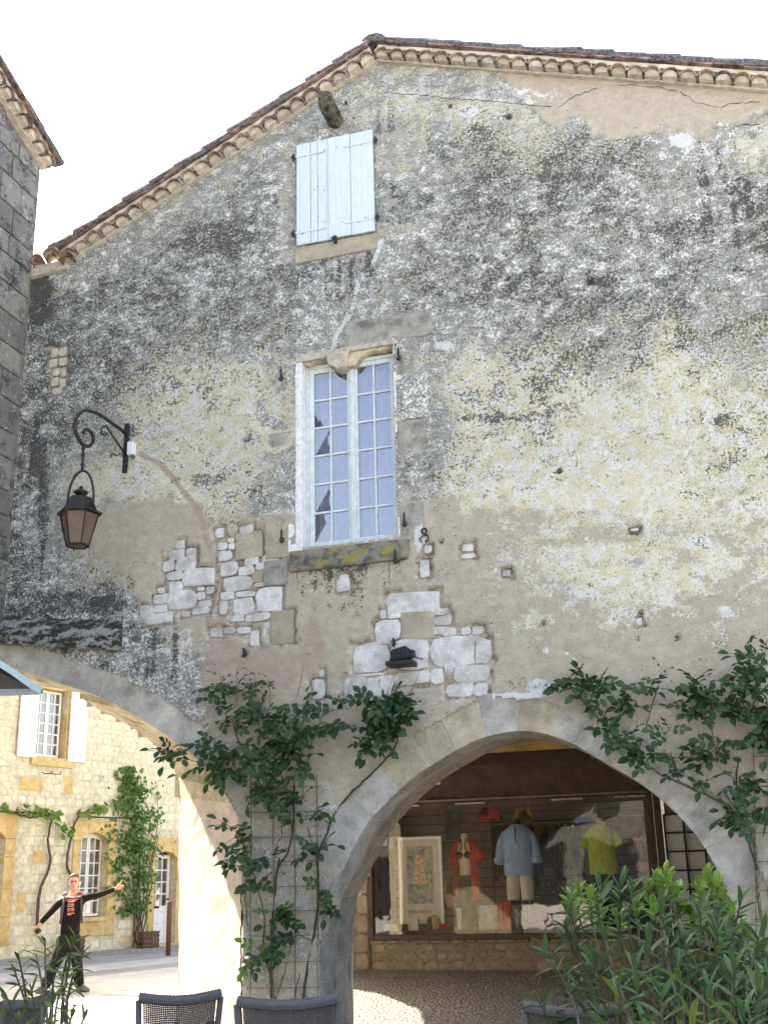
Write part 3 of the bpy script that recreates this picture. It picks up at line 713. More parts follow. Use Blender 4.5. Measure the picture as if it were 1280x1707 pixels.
# oblique reveal and soffit of the left arch, laid in courses
def reveal():
    n = len(LF); K = 14
    m = MB(); mr_ = MB(); ms = [M['soffit'], M['reveal']]
    vs = {}
    F0 = [Vector((p.x, .26 if i/len(LF) < LCUT else .0, p.y)) for i, p in enumerate(LF)]; B0 = [Vector((p.x, LBY, p.y)) for p in LB]
    V = []
    for i in range(n):
        for k in range(K+1):
            p = F0[i].lerp(B0[i], k/K)
            nz = (float(vnoise(np.array(i*.9), np.array(k*.7), 5))-.5)*.018
            V.append((p.x+nz, p.y, p.z+nz))
    m.v = V
    for i in range(n-1):
        zc = (LF[i].y+LB[i].y)/2
        for k in range(K):
            m.f.append((i*(K+1)+k, (i+1)*(K+1)+k, (i+1)*(K+1)+k+1, i*(K+1)+k+1)); m.mi.append(1 if zc < 2.35 else 0)
    m.build('arch_soffit', ms, house)
reveal()
# proud stones on the soffit of the left arch: two rows running with the curve
def soffit_blocks():
    n = len(LF)
    def P(f, k, lift):
        f = max(0, min(1, f)); s = f*(n-1); i = min(int(s), n-2); t = s-i
        a = LF[i].lerp(LF[i+1], t); b = LB[i].lerp(LB[i+1], t)
        p = Vector((a.x, .26, a.y)).lerp(Vector((b.x, LBY, b.y)), k)
        t0 = (LF[min(i+1, n-1)]-LF[max(i-1, 0)]).normalized(); return p+Vector((t0.y, 0, -t0.x))*lift
    for row, (k0, k1) in enumerate(((.0, .30), (.31, .64), (.65, .995))):
        f = .36+row*.011
        while f < .772-row*.01:
            w = rr.uniform(.020, .032); l = rr.uniform(.003, .008); m = MB(); rg = []
            for kk_ in (k0+.004, k1-.004):
                rg.append([P(f+.0012, kk_, -.02), P(f+.0012, kk_, l), P(f+w*.5, kk_, l), P(f+w-.0012, kk_, l), P(f+w-.0012, kk_, -.02)])
            m.loft(rg, True, True); m.build('soffit_stone', M['soffit'], house, bevel=.01); f += w
soffit_blocks()
# thin crack edge where the reveal plaster meets the pier front
m = MB(); m.tube([at(402+random.uniform(-1.5, 1.5), y, -.005) for y in range(1478, 1706, 9)], [.004+.007*random.random() for _ in range(26)], 5); m.build('crack', M['black'], house)
def crack(pts, r=.003, Y=-.004):
    m = MB(); out = []
    for a, b in zip(pts[:-1], pts[1:]):
        k = max(2, int(math.hypot(a[0]-b[0], a[1]-b[1])/7))
        for i in range(k): out.append(at(a[0]+(b[0]-a[0])*i/k+random.uniform(-1.5, 1.5), a[1]+(b[1]-a[1])*i/k+random.uniform(-1.5, 1.5), Y))
    m.tube(out, [r*random.uniform(.5, 1.3) for _ in out], 4); m.build('crack', M['dark_inside'], house)
crack([(318, 308), (325, 325)], .004); crack([(338, 325), (348, 338), (342, 360), (348, 400)]); crack([(470, 250), (476, 262), (500, 250)])
crack([(930, 178), (960, 158), (1000, 145), (1050, 141), (1100, 145), (1135, 152)], .0035); crack([(1135, 152), (1160, 170), (1200, 180), (1215, 172), (1275, 168)], .0035)
crack([(640, 153), (700, 158), (780, 165), (860, 172), (925, 178)], .004, -.025); crack([(1185, 213), (1275, 205)], .004)
crack([(495, 940), (497, 990)], .003); crack([(648, 940), (650, 990)], .003); crack([(640, 545), (636, 600)], .003)
crack([(560, 212), (566, 228)], .006)

# --- backing of the wall: back faces, arcade side seen in the shop window, pier core
def back_sheet():
    m = MB(); st = .1
    Lp = [(p.x, p.y) for p in LB]; Rp = [(p.x, p.y) for p in RI]
    for i in range(int(16/st)):
        for j in range(int(11.2/st)):
            x = -12.4+i*st; z = j*st; cx = x+st/2; cz = z+st/2
            g = bool(inpoly(np.array(cx), np.array(cz+.12), GABLE))
            if not g: continue
            y = LBY
            if bool(inpoly(np.array(cx), np.array(cz), Lp)) or bool(inpoly(np.array(cx), np.array(cz-.05), Rp)): continue
            if -5.9 > cx-st > -6.3 and z < 2.4 and x < LBp[-1].x: continue
            m.add([(x, y, z), (x+st, y, z), (x+st, y, z+st), (x, y, z+st)], [(0, 3, 2, 1)])
    m.build('rear_wall', M['facade_mortar'], house)
back_sheet()
z = .0
while z < 3.0:
    x = -5.96; h = rr.uniform(.22, .34)
    while x < -3.3:
        w = rr.uniform(.24, .52); cx = x+w/2; cz = z+h/2
        if not bool(inpoly(np.array([cx+w*.5, cx, cx+w*.3]), np.array([cz, cz, cz-h*.3]), [(p.x, p.y) for p in RI]).any()) and not bool(inpoly(np.array([x]), np.array([cz+h*.4]), [(p.x, p.y) for p in LB]).any()):
            inst('stone', random.choice(LIB['back']), house, (cx, LBY-.015, cz), (0, 0, math.pi), (w*.95, .13, h*.93), mat=M['white_stone'])
        x += w
    z += h
# upper storey body and street-end arcade wall (out of sight, but they shade the arcade)
m = MB(); m.box(-6.1, XR, .95, 9.0, 4.12, 8.6); m.box(-8.0, -7.7, 5.4, 9, 0, 4.1); m.box(1.2, 1.5, .8, 5.1, 0, 4.1)
m.build('upper_storey', M['facade_mortar'], house)
m = MB()
AC = [(.2, 0), (.2, 2.2), (.5, 3.0), (1.4, 3.65), (2.6, 3.85), (3.6, 3.5), (4.2, 2.6), (4.35, 1.5), (4.35, 0)]
poly = [(0, 0)]+AC+[(4.7, 0), (4.7, 4.1), (0, 4.1)]
E0 = Vector((-6.10, .93, 0)); EU = (Vector((-7.95, 5.05, 0))-E0).normalized(); EN = Vector((EU.y, -EU.x, 0))
_n = len(poly); m.add([E0+EU*p[0]+EN*o_+Vector((0, 0, p[1])) for o_ in (0, .3) for p in poly], [tuple(range(_n)), tuple(reversed(range(_n, 2*_n)))]+[(i, _n+i, _n+(i+1) % _n, (i+1) % _n) for i in range(_n)])
m.build('arcade_end_wall', M['facade_mortar'], house)

# --- window surround of dressed stone, each block a piece
def block(x0, x1, z0, z1, mat, y=-.012, d=.14, parent=None, name='dressed_stone', jit=.006):
    m = MB(); j = lambda: random.uniform(-jit, jit)
    m.prism([(x0+.003+j(), z0+.003+j()), (x1-.003+j(), z0+.003+j()), (x1-.003+j(), z1-.003+j()), (x0+.003+j(), z1-.003+j())], y+random.uniform(-.004, .004), y+d)
    return m.build(name, mat, parent or house, bevel=.01)
A = M['ashlar']
wx0, wx1, wz0, wz1 = WIN
WL = M['wall']; block(-5.02, -4.06, 7.17, 7.47, WL, y=-.006, d=.15); block(-3.77, -2.76, 7.17, 7.49, A, y=-.004); block(-4.05, -3.78, 7.20, 7.56, A, y=.004)
for z0, z1, w in [(6.72, 7.16, .34), (6.28, 6.71, .46), (5.80, 6.27, .32), (5.30, 5.79, .52), (4.80, 5.29, .34)]: block(wx0-w, wx0, z0, z1, (WL if z0 in (6.28, 5.30) else A) if z0 != 4.80 else M['tan_stone'], y=-.004)
for z0, z1, w in [(6.74, 7.16, .22), (6.20, 6.73, .40), (5.78, 6.19, .34), (5.26, 5.77, .46), (4.86, 5.25, .28)]: block(wx1, wx1+w, z0, z1, A if z0 not in (5.26, 6.20) else WL, y=-.004)
m = MB(); m.prism([(-4.45, 4.62), (-3.12, 4.63), (-3.10, 4.855), (-4.43, 4.85)], -.045, .3); m.build('window_sill', M['sill'], house, bevel=.02)
block(-4.75, -4.46, 4.50, 4.79, A)
# reveals of the opening (pale peeled paint), broken ochre stone at the top
m = MB(); m.box(wx0-.06, wx0+.10, -.004, .30, wz0, wz1-.02); m.build('window_reveal', M['white_shutter'], house)
m = MB(); m.box(wx1-.02, wx1+.06, .002, .30, wz0, wz1-.02); m.build('window_reveal', M['white_shutter'], house)
pts = [(wx0+.1, 7.18)]; x = wx0+.1
zz = [7.02, 6.99, 7.04, 7.03, 7.05, 7.06, 7.0, 6.90, 6.91, 7.0, 7.05, 7.06, 7.04, 7.07, 7.08]
pts += [(wx0+.1+(wx1-wx0-.12)*i/14, z_+.055) for i, z_ in enumerate(zz)]+[(wx1-.02, 7.18)]
m = MB(); m.prism(pts, .03, .26); m.build('broken_lintel_underside', M['soffit'], house, bevel=.012)
m = MB(); m.prism([(wx0+.02, 7.18), (wx0+.04, 7.085), (wx0+.5, 7.10), (-3.95, 7.13), (-3.7, 7.125), (wx1, 7.13), (wx1, 7.18)], -.02, .08); m.build('lintel_lip', M['plug'], house, bevel=.01)
m = MB(); m.prism([(-4.02, 7.14), (-3.98, 7.0), (-3.88, 6.93), (-3.78, 6.95), (-3.72, 7.14)], -.03, .2); m.build('broken_keystone', M['plug'], house, bevel=.02)

def casement(parent, x0, x1, z0, z1, y, cols, rows, fr, bar, depth, frame_mat, glass_mat, arch=0):
    m = MB(); m.box(x0, x0+fr, y, y+depth, z0, z1); m.box(x1-fr, x1, y, y+depth, z0, z1); m.box(x0+fr, x1-fr, y, y+depth, z0, z0+fr*1.2); m.box(x0+fr, x1-fr, y, y+depth, z1-fr, z1)
    f = m.build('casement', frame_mat, parent, bevel=.004)
    ix0, ix1, iz0, iz1 = x0+fr, x1-fr, z0+fr*1.2, z1-fr
    for c in range(1, cols):
        xx = ix0+(ix1-ix0)*c/cols; m = MB(); m.box(xx-bar/2, xx+bar/2, y+.004, y+depth-.004, iz0, iz1); m.build('glazing_bar', frame_mat, f)
    for r_ in range(1, rows):
        zz_ = iz0+(iz1-iz0)*r_/rows; m = MB(); m.box(ix0, ix1, y+.006, y+depth-.006, zz_-bar/2, zz_+bar/2); m.build('glazing_bar', frame_mat, f)
    for c in range(cols):
        for r_ in range(rows):
            a = ix0+(ix1-ix0)*c/cols; b = ix0+(ix1-ix0)*(c+1)/cols; d = iz0+(iz1-iz0)*r_/rows; e = iz0+(iz1-iz0)*(r_+1)/rows
            m = MB(); t1, t2 = random.uniform(-.0015, .0015), random.uniform(-.0015, .0015)
            m.add([(a, y+depth*.5-t1, d), (b, y+depth*.5+t1, d), (b, y+depth*.5+t2, e), (a, y+depth*.5-t2, e)], [(0, 1, 2, 3)]); m.build('pane', glass_mat, f)
    return f
win = MB(); cx0, cx1, cz0, cz1 = wx0+.10, wx1-.015, 4.90, 7.08
win.box(cx0, cx0+.035, .12, .20, cz0, cz1); win.box(cx1-.03, cx1, .12, .20, cz0, cz1); win.box(cx0+.035, cx1-.03, .12, .20, cz1-.04, cz1); win.box(cx0+.0, cx1, .09, .20, cz0-.06, cz0)
win.build('window_frame', M['casement'], house, bevel=.005)
xm = (cx0+cx1)/2+.01
casement(house, cx0+.037, xm-.006, cz0+.004, cz1-.042, .13, 2, 6, .055, .022, .045, M['casement'], M['glass'])
casement(house, xm+.006, cx1-.032, cz0+.004, cz1-.042, .13, 2, 6, .055, .022, .045, M['casement'], M['glass'])
m = MB(); m.box(xm-.03, xm+.03, .112, .129, cz0+.01, cz1-.05); m.build('meeting_strip', M['casement'], house, bevel=.006)
M['curtain'] = fabric('lilac_white_voile', (.30, .33, .52), .10)
m = MB(); rg = []
for zi in (4.9, 5.9, 7.0):
    rg.append([Vector((cx0+.04+(cx1-cx0-.08)*i/60, .33+.022*math.sin(i*1.1+.4*math.sin(i*.5))+.008*random.random(), zi)) for i in range(61)])
m.loft(rg, False); m.build('curtain', M['curtain'], house, True)
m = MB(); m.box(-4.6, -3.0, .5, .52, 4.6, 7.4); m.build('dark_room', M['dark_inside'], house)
# iron shutter pins of the window
def pin(px, py, Y=-.01):
    p = at(px, py, Y); m = MB(); m.box(p.x-.012, p.x+.012, -.07, .02, p.z-.012, p.z+.012); m.lathe([(.012, -.02), (.013, .10), (.004, .13)], (p.x, -.06, p.z-.02), 8); m.ball((p.x, -.055, p.z-.03), .026, 8, 6)
    m.build('shutter_pin', M['iron'], house, True)
for q in [(471, 630), (666, 596), (472, 899), (676, 872), (661, 934)]: pin(*q)

# --- hay-loft shutters
shut = []
def leaf_shutter(xs, z0, z1, hinge_left):
    root = MB(); root.box(xs[0]+.02, xs[-1]-.02, -.035, -.012, z0+.12, z0+.20); root.box(xs[0]+.02, xs[-1]-.02, -.035, -.012, z1-.20, z1-.12)
    s = root.build('shutter', M['shutter'], house)
    for a, b in zip(xs[:-1], xs[1:]):
        m = MB(); dz = random.uniform(-.006, .006); m.box(a+.003, b-.003, -.062+random.uniform(-.004, .002), -.036, z0+dz, z1+dz); m.build('plank', M['shutter'], s, bevel=.004)
    for zz_ in (z0+.16, z1-.17):
        m = MB()
        if hinge_left: m.box(xs[0]-.03, xs[0]+.36, -.074, -.063, zz_-.012, zz_+.012); m.ball((xs[0]-.035, -.07, zz_), .026, 8, 6)
        else: m.box(xs[-1]-.36, xs[-1]+.03, -.074, -.063, zz_-.012, zz_+.012); m.ball((xs[-1]+.035, -.07, zz_), .026, 8, 6)
        h = m.build('strap_hinge', [M['shutter']], s)
        m = MB(); e = xs[0]-.035 if hinge_left else xs[-1]+.035; m.ball((e, -.071, zz_), .030, 8, 6); m.tube([(e, -.07, zz_-.05), (e, -.07, zz_+.05)], .012, 6); m.build('hinge_pin', M['iron'], s, True)
    for _ in range(10):
        m = MB(); x_ = random.uniform(xs[0]+.04, xs[-1]-.04); zz_ = random.choice((z0+.16, z1-.17, (z0+z1)/2+random.uniform(-.06, .06))); m.ball((x_, -.066, zz_+random.uniform(-.03, .03)), (.007, .004, .009), 6, 4); m.build('nail', M['rust'], s)
leaf_shutter([-4.345, -4.165, -4.075, -3.90], 8.58, 9.965, True)
leaf_shutter([-3.885, -3.66, -3.375], 8.585, 9.96, False)
m = MB(); m.box(-3.93, -3.845, -.085, -.064, 8.59, 9.95); m.build('cover_strip', M['shutter'], house, bevel=.004)
m = MB(); m.ball((-3.86, -.075, 8.575), .03, 8, 6); m.box(-3.875, -3.845, -.08, -.02, 8.52, 8.58); m.build('shutter_catch', M['iron'], house)
block(-4.38, -3.36, 8.36, 8.575, M['tan_stone'], y=-.03); block(-3.36, -2.78, 9.02, 9.32, WL, y=.0); block(-3.35, -3.0, 8.60, 9.0, A, y=.003); block(-3.35, -2.95, 9.34, 9.75, A, y=.003); block(-4.62, -4.37, 9.1, 9.6, A, y=.003)
block(-4.33, -3.95, 9.99, 10.13, M['tan_stone'], y=.0)
# hoist beam stub
m = MB(); n = 10; rg = []
for k, yy in enumerate((.1, -.06, -.16, -.26, -.34, -.37)):
    c = Vector((-3.86, yy, 10.20+.02*k)); rg.append([c+Vector((math.cos(2*math.pi*i/n)*.10*(1+.12*math.sin(i*2.3+k)), random.uniform(-.02, .03) if k == 5 else 0, math.sin(2*math.pi*i/n)*.095*(1+.15*math.sin(i*1.7+k*.6)))) for i in range(n)])
m.loft(rg, True, True); m.build('beam_end', M['old_wood'], house)
m = MB(); m.tube([(-3.7, .0, 10.42), (-3.7, -.09, 10.42), (-3.7, -.1, 10.36)], .008, 6); m.build('hook', M['iron'], house)

# ---------------------------------------------------------------- tiled verge (genoise), built for any wall frame
def arc_tile(y0, y1, r=.094, t=.014, n=9, rough=1):
    m = MB(); rg = []
    for (yy, rad) in ((y0, r), (y0, r-t), (y1, r-t), (y1, r)):
        rg.append([Vector((math.cos(math.pi*k/n)*rad, yy, math.sin(math.pi*k/n)*rad*.98)) for k in range(n+1)])
    rg.append(rg[0]); m.loft([[v for v in q] for q in rg], False); return m
arc_me = arc_tile(-.185, .03).mesh('tile', M['genoise'], False)
mp = MB(); rg = []
n_ = 9
for yy in (-.135, .03): rg.append([Vector((math.cos(math.pi*k/n_)*.080, yy+(.01*math.sin(k*3) if yy < 0 else 0), math.sin(math.pi*k/n_)*.078)) for k in range(n_+1)])
mp.loft(rg, True, True); plug_me = mp.mesh('tile_filling', M['plug'], False)
mf = MB(); mf.box(-.158, .158, -.195, .05, 0, .020); flat_me = mf.mesh('flat_tile', M['terracotta'])
def cover_mesh(seed):
    m = MB(); r = random.Random(seed); rg = []
    for i, xx in enumerate((-.21, -.20, 0.0, .20, .21)):
        rad = .094-.010*(xx+.2)/.4 if i not in (0, 4) else .07
        rg.append([Vector((xx, math.cos(math.pi*(k/7*1.3-.15))*rad*(1+r.uniform(-.06, .06)), math.sin(math.pi*(k/7*1.3-.15))*rad*(1+r.uniform(-.1, .1)))) for k in range(8)])
    m.loft(rg, True, True); return m.mesh('roof_tile', M['roof_tile'], False)
cover_me = [cover_mesh(i) for i in range(6)]
def verge(parent, p0, p1, pitch=.193, mirror=False, rows=2):
    p0 = Vector(p0); p1 = Vector(p1); d = p1-p0; L = d.length; d.normalize(); nn = Vector((-d.y, d.x))
    if nn.y < 0: nn = -nn
    th = math.atan2(d.y, d.x)
    def P(s, w, y=0): q = p0+d*s+nn*w; return (q.x, y, q.y)
    rot = (0, -th, 0)
    def strip(w0, w1, y0, y1, mat, name):
        m = MB(); K = max(2, int(L/.15)); rg = []
        for i in range(K+1):
            s = L*i/K; j = random.uniform(-.006, .006); jy = random.uniform(-.006, .006)
            rg.append([Vector(P(s, w0+j, y0+jy)), Vector(P(s, w0+j, y1)), Vector(P(s, w1+j*.5, y1)), Vector(P(s, w1+j*.5, y0+jy))])
        m.loft(rg, True, True); m.build(name, mat, parent)
    strip(-.020, .004, -.055, .03, M['plug'], 'ledge_tile')
    strip(.02, .11, -.10, .03, M['mortar_white'], 'mortar_band')
    strip(.092, .142, -.145, .03, M['mortar_white'], 'mortar_band')
    N = int(L/pitch)
    for i in range(N):
        s = (i+.5)*L/N+random.uniform(-.008, .008); k = random.uniform(.92, 1.06)
        r_ = (random.uniform(-.03, .03), -th+random.uniform(-.05, .05), random.uniform(-.04, .04))
        inst('tile', arc_me, parent, P(s, .004, random.uniform(-.012, .012)), r_, (k, 1, random.uniform(.85, 1.02)))
        inst('tile_filling', plug_me, parent, P(s, .004, random.uniform(-.008, .012)), rot, (k, 1, .95))
    N = int(L/.32)
    for i in range(N): inst('flat_tile', flat_me, parent, P((i+.5)*L/N, .144+random.uniform(-.002, .006), random.uniform(-.02, .015)), (0, -th+random.uniform(-.02, .02), random.uniform(-.02, .02)), (L/N/.32, 1, 1))
    N = int(L/.36)
    for row in range(rows):
        for i in range(N+1):
            s = (i+.3)*L/N if i < N else L-.1
            tilt = (.07 if d.y > 0 else -.07)
            inst('roof_tile', random.choice(cover_me), parent, P(s, .195+.015*row+random.uniform(-.008, .012), -.115+row*.21+random.uniform(-.012, .012)), (0, -th+tilt+random.uniform(-.03, .03), random.uniform(-.04, .04)), (random.uniform(.98, 1.12), 1.0, random.uniform(.70, .95)))
    strip(.166, .20, -.165, .05, M['roof_tile'], 'tile_bed')
verge(house, RK_L, RK_A); verge(house, RK_A, (XR, RK_A[1]+sr*(XR-RK_A[0])))
# low left end of the verge: three canal tiles lying down the slope, their ends toward us
for i, (px, py, s) in enumerate([(63, 437, 1.0), (88, 428, 1.25), (112, 432, 1.0)]):
    p = at(px, py, -.1); inst('tile', arc_me, house, (p.x, -.02, p.z-.04), (0, -.2, .3), (s*.9, 1.3, s*.75))
m = MB(); m.prism([(-8.04, 8.86), (-7.45, 8.90), (-7.45, 9.02), (-8.04, 9.02)], -.07, .1); m.build('corner_bedding', M['plug'], house, bevel=.02)
m = MB(); p = Vector((RK_A[0]-.02, 0, RK_A[1]+.24)); m.ball((p.x, -.06, p.z+.02), (.17, .14, .07), 10, 6); m.build('ridge_tile', M['roof_tile'], house)
# roof slopes behind the verge
m = MB()
for (a, b) in ((RK_L, RK_A), (RK_A, (XR, RK_A[1]+sr*(XR-RK_A[0])))):
    K = int(abs(b[0]-a[0])/.1)
    rg = []
    for i in range(K+1):
        x = a[0]+(b[0]-a[0])*i/K; zz_ = a[1]+(b[1]-a[1])*i/K+.15
        rg.append([Vector((x, .02, zz_)), Vector((x, 9.3, zz_)), Vector((x, 9.3, zz_+.05)), Vector((x, .02, zz_+.05))])
    if a is RK_L: rg = [[v for v in q] for q in rg if q[0].x > -8]
    m.loft(rg, True, True)
m.build('roof', M['roof_tile'], house)

# ---------------------------------------------------------------- mossy corbel ledge between the two houses
def ledge():
    m = MB(); K = 40; J = 14; xa, xb = -8.9, at(205, 1060).x
    prof = [(.05, 4.20), (-.16, 4.18), (-.17, 4.10), (-.17, 4.02)]
    V = []
    for i in range(K+1):
        f = i/K; x = xa+(xb-xa)*f
        zb = 4.13-.20*max(0, (x+8.02)/(xb+8.02)); out = .20-.07*f
        for j in range(J+1):
            g = j/J
            if g < .25: y, z_ = .02-out*(g/.25), zb
            elif g < .55: y, z_ = .02-out, zb+.16*(g-.25)/.3
            else: y, z_ = .02-out*(1-(g-.55)/.45), zb+.16+.24*(g-.55)/.45
            nz = float(fbm(np.array(x*5), np.array(g*6), 4, 3))-.5
            V.append((x, y-nz*.05*(g > .2), z_+nz*.07*(g > .45)))
    m.v = V
    for i in range(K):
        for j in range(J): m.f.append((i*(J+1)+j, i*(J+1)+j+1, (i+1)*(J+1)+j+1, (i+1)*(J+1)+j)); m.mi.append(0)
    m.f.append(tuple(K*(J+1)+j for j in range(J+1))); m.mi.append(0)
    o = m.build('mossy_ledge', M['moss'], house)
ledge()

# ================================================================== NEIGHBOUR HOUSE (left)
NBX = -7.95
nb = thing('neighbour_house', 'tall dark stone house at the left edge with a tiled sloping gable', 'house', (NBX, 0, 0), R(90))
# local frame: x along +Y, -y toward the square (world +X)
def nbx(px, py): q = atx(px, py, NBX); return (q.y, q.z)
e0 = atx(93, 262, NBX+.2); e1 = atx(0, 105, NBX+.2); s_ = (e1.z-e0.z)/(e1.y-e0.y)
zr = lambda y: e0.z+s_*(y-e0.y)-.10
m = MB(); zb = 4.18
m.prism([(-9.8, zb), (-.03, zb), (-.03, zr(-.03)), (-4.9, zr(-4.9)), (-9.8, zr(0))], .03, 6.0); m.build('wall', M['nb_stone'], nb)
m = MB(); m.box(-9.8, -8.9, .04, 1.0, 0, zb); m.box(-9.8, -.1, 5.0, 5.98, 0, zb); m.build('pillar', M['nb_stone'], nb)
z = zb+.01; row = 0
while z < 12.2:
    h = rr.uniform(.24, .40); x = -.035-rr.uniform(0, .1)
    first = True
    while x > -3.2:
        w = rr.uniform(.30, .75)
        if z+h*.8 < zr(x-w*.2)-.0:
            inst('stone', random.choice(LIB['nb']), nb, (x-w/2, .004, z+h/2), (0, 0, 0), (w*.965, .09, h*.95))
        x -= w; first = False
    z += h
verge(nb, (-4.5, zr(-4.5)), (-.0, zr(0)), pitch=.2)
verge_top = MB()
for a, b in ((.1, -4.9), (-4.9, -9.9)):
    za, zb_ = (zr(.1), zr(-4.9)) if a > 0 else (zr(-4.9), zr(.1))
    verge_top.add([(a, -.1, za+.2), (b, -.1, zb_+.2), (b, 6.2, zb_+.2), (a, 6.2, za+.2)], [(0, 1, 2, 3)])
verge_top.build('roof', M['roof_tile'], nb)
# ================================================================== GROUND
def sheet(name, pts, mat, kind='structure'):
    m = MB(); m.add(pts, [tuple(range(len(pts)))]); return m.build(name, mat, None, kind=kind)
sheet('ground', [(-400, -400, 0), (400, -400, 0), (400, 400, 0), (-400, 400, 0)], M['ground'])
FA = Vector((-16.31, 12.52, 0)); FU = Vector((1.38, 5.71, 0)).normalized(); FN = Vector((FU.y, -FU.x, 0)); FANG = math.atan2(FU.y, FU.x)
def fw(x, out, z=0): p = FA+FU*x+FN*out; return (p.x, p.y, z)
sheet('road', [fw(-18, 1.35, .004), fw(-18, 3.6, .004), fw(40, 3.6, .004), fw(40, 1.35, .004)], M['road'])
sheet('drain_strip', [fw(-18, 5.1, .004), fw(-18, 5.9, .004), fw(40, 5.9, .004), fw(40, 5.1, .004)], M['road'])
sheet('cobbled_verge', [fw(-18, -.05, .008), fw(-18, 1.4, .008), fw(40, 1.4, .008), fw(40, -.05, .008)], M['setts'])
# arcade floor rises gently from the square to the shop
m = MB(); rg = []
for i in range(28):
    y = -.25+5.6*i/27; xl = -4.98 if y < .1 else (-4.98-(y-.1)*1.4 if y < .9 else -6.12-(y-.9)*.45); xl = max(xl, -8.0); zf = .008+max(0, (y+.1))*.053
    rg.append([Vector((xl+(1.58-xl)*k/30, y, zf+(float(vnoise(np.array(k*1.3), np.array(i*1.7), 2))-.5)*.012)) for k in range(31)])
m.loft(rg, False); m.add([(-6.12, .9, 0), (-8.0, 5.3, 0), (-8.0, 5.3, .29), (-6.12, .9, .06)], [(0, 1, 2, 3)])
m.build('arcade_floor', M['cobble'], None, kind='structure')
sheet('drain_cover', [tuple(atz(px, py, .245)) for px, py in ((905, 1618), (968, 1618), (985, 1628), (893, 1628))], M['black'])

# ================================================================== SHOP UNDER THE ARCADE (part of the house)
YS = 5.0
def S(px, py, Y=YS): p = at(px, py, Y); return p
sx0, sx1, sz0, sz1 = -5.20, -1.38, .70, 2.40
m = MB(); m.box(-8.0, -5.27, YS+.02, YS+.09, 0, 4.1); m.box(-5.27, 1.2, YS+.05, YS+.3, 0, .66); m.box(-1.12, 1.2, YS+.06, YS+.3, .66, 4.0); m.build('shop_wall', M['mortar'], house)
z = .27
for row in range(3):
    x = -5.27
    while x < 1.0:
        w = rr.uniform(.13, .33); h = .115
        if rr.random() < .9: inst('stone', random.choice(LIB['base']), house, (x+w/2, YS+.045, z+h/2+.01), (0, rr.uniform(-.05, .05), 0), (w*rr.uniform(.75, .92), .08, h*rr.uniform(.7, .95)))
        x += w
    z += .118
x = -5.3
while x < 1.0:
    w = rr.uniform(.16, .30); inst('cap_stone', random.choice(LIB['base']), house, (x+w/2, YS+.02, .655), (0, 0, 0), (w*.97, .12, .055)); x += w
z = .05
while z < 3.3:
    h = rr.uniform(.18, .3); inst('stone', random.choice(LIB['base']), house, (-5.36, YS-.015, z+h/2), (0, 0, 0), (.17, .1, h*.97)); z += h
shop = MB(); b = .075
shop.box(sx0-b, sx0, YS-.03, YS+.07, sz0-.02, sz1+.1); shop.box(sx1, sx1+b, YS-.03, YS+.07, sz0-.02, sz1+.1); shop.box(sx0, sx1, YS-.03, YS+.07, sz0-.03, sz0+.045); shop.box(sx0, sx1, YS-.03, YS+.07, sz1, sz1+.09)
sf = shop.build('shop_window', M['brown_frame'], house, bevel=.01)
m = MB(); m.add([(sx0, YS+.03, sz0+.045), (sx1, YS+.034, sz0+.045), (sx1, YS+.03, sz1), (sx0, YS+.034, sz1)], [(0, 1, 2, 3)]); m.build('pane', M['shop_glass'], sf)
for a, b_ in ((sx1+.075, sx1+.12), (sx1+.13, sx1+.22)):
    m = MB(); m.box(a, b_, YS-.05, YS+.07, .62, 2.75); m.build('post', M['brown_wood'], house, bevel=.01)
m = MB(); m.box(-5.27, sx1+.22, YS-.02, YS+.1, sz1+.09, 3.13); m.build('fascia_board', M['brown_wood'], house)
m = MB()
for zz_ in (2.98, 3.03, 3.08): m.box(-5.27, sx1+.22, YS-.035, YS-.022, zz_, zz_+.02)
m.build('moulding', M['brown_wood'], house)
m = MB(); m.box(-5.2, sx1+.05, YS-.07, YS-.03, sz1+.095, sz1+.12); m.build('awning_rail', M['board_wall'], house)
for x in (-4.9, -3.95, -2.6, -1.75):
    m = MB(); m.box(x, x+.42, YS-.055, YS-.032, sz1+.045, sz1+.066); m.build('light_batten', M['plug'], house)
m = MB(); m.add([(-6.1, .88, 4.0), (1.2, .88, 4.0), (1.2, 5.3, 4.0), (-8.05, 5.3, 4.0)], [(3, 2, 1, 0)]); m.build('arcade_ceiling', M['ceiling'], house)
m = MB(); m.box(-5.27, 1.2, YS-.1, YS+.3, 3.13, 4.0); m.build('ceiling_beam', M['ceiling'], house)
m = MB(); m.box(-5.4, 1.2, 2.6, 2.85, 3.65, 4.0); m.build('ceiling_beam', M['ceiling'], house, bevel=.02)
# lattice window right of the shop
m = MB(); m.box(-1.12, .35, YS+.02, YS+.058, .5, 2.22); lat = m.build('lattice_window', M['brown_wood'], house)
lx0, lx1, lz0, lz1 = -1.13, .34, .55, 2.20
for i in range(7):
    for j in range(8):
        a = lx0+(lx1-lx0)*i/6; c = lz0+(lz1-lz0)*j/7
        if i < 6 and j < 7:
            m = MB(); q = random.uniform(-.01, .01); m.box(a+.012, a+(lx1-lx0)/6-.012, YS+.0, YS+.018, c+.012, c+(lz1-lz0)/7-.012); m.build('pale_panel', M['plastic_white'], lat)
for i in range(7):
    a = lx0+(lx1-lx0)*i/6; m = MB(); m.box(a-.012, a+.012, YS-.05, YS-.001, lz0, lz1); m.build('lattice_bar', M['iron'], lat)
for j in range(8):
    c = lz0+(lz1-lz0)*j/7; m = MB(); m.box(lx0, lx1, YS-.06, YS-.012, c-.012, c+.012); m.build('lattice_bar', M['iron'], lat)
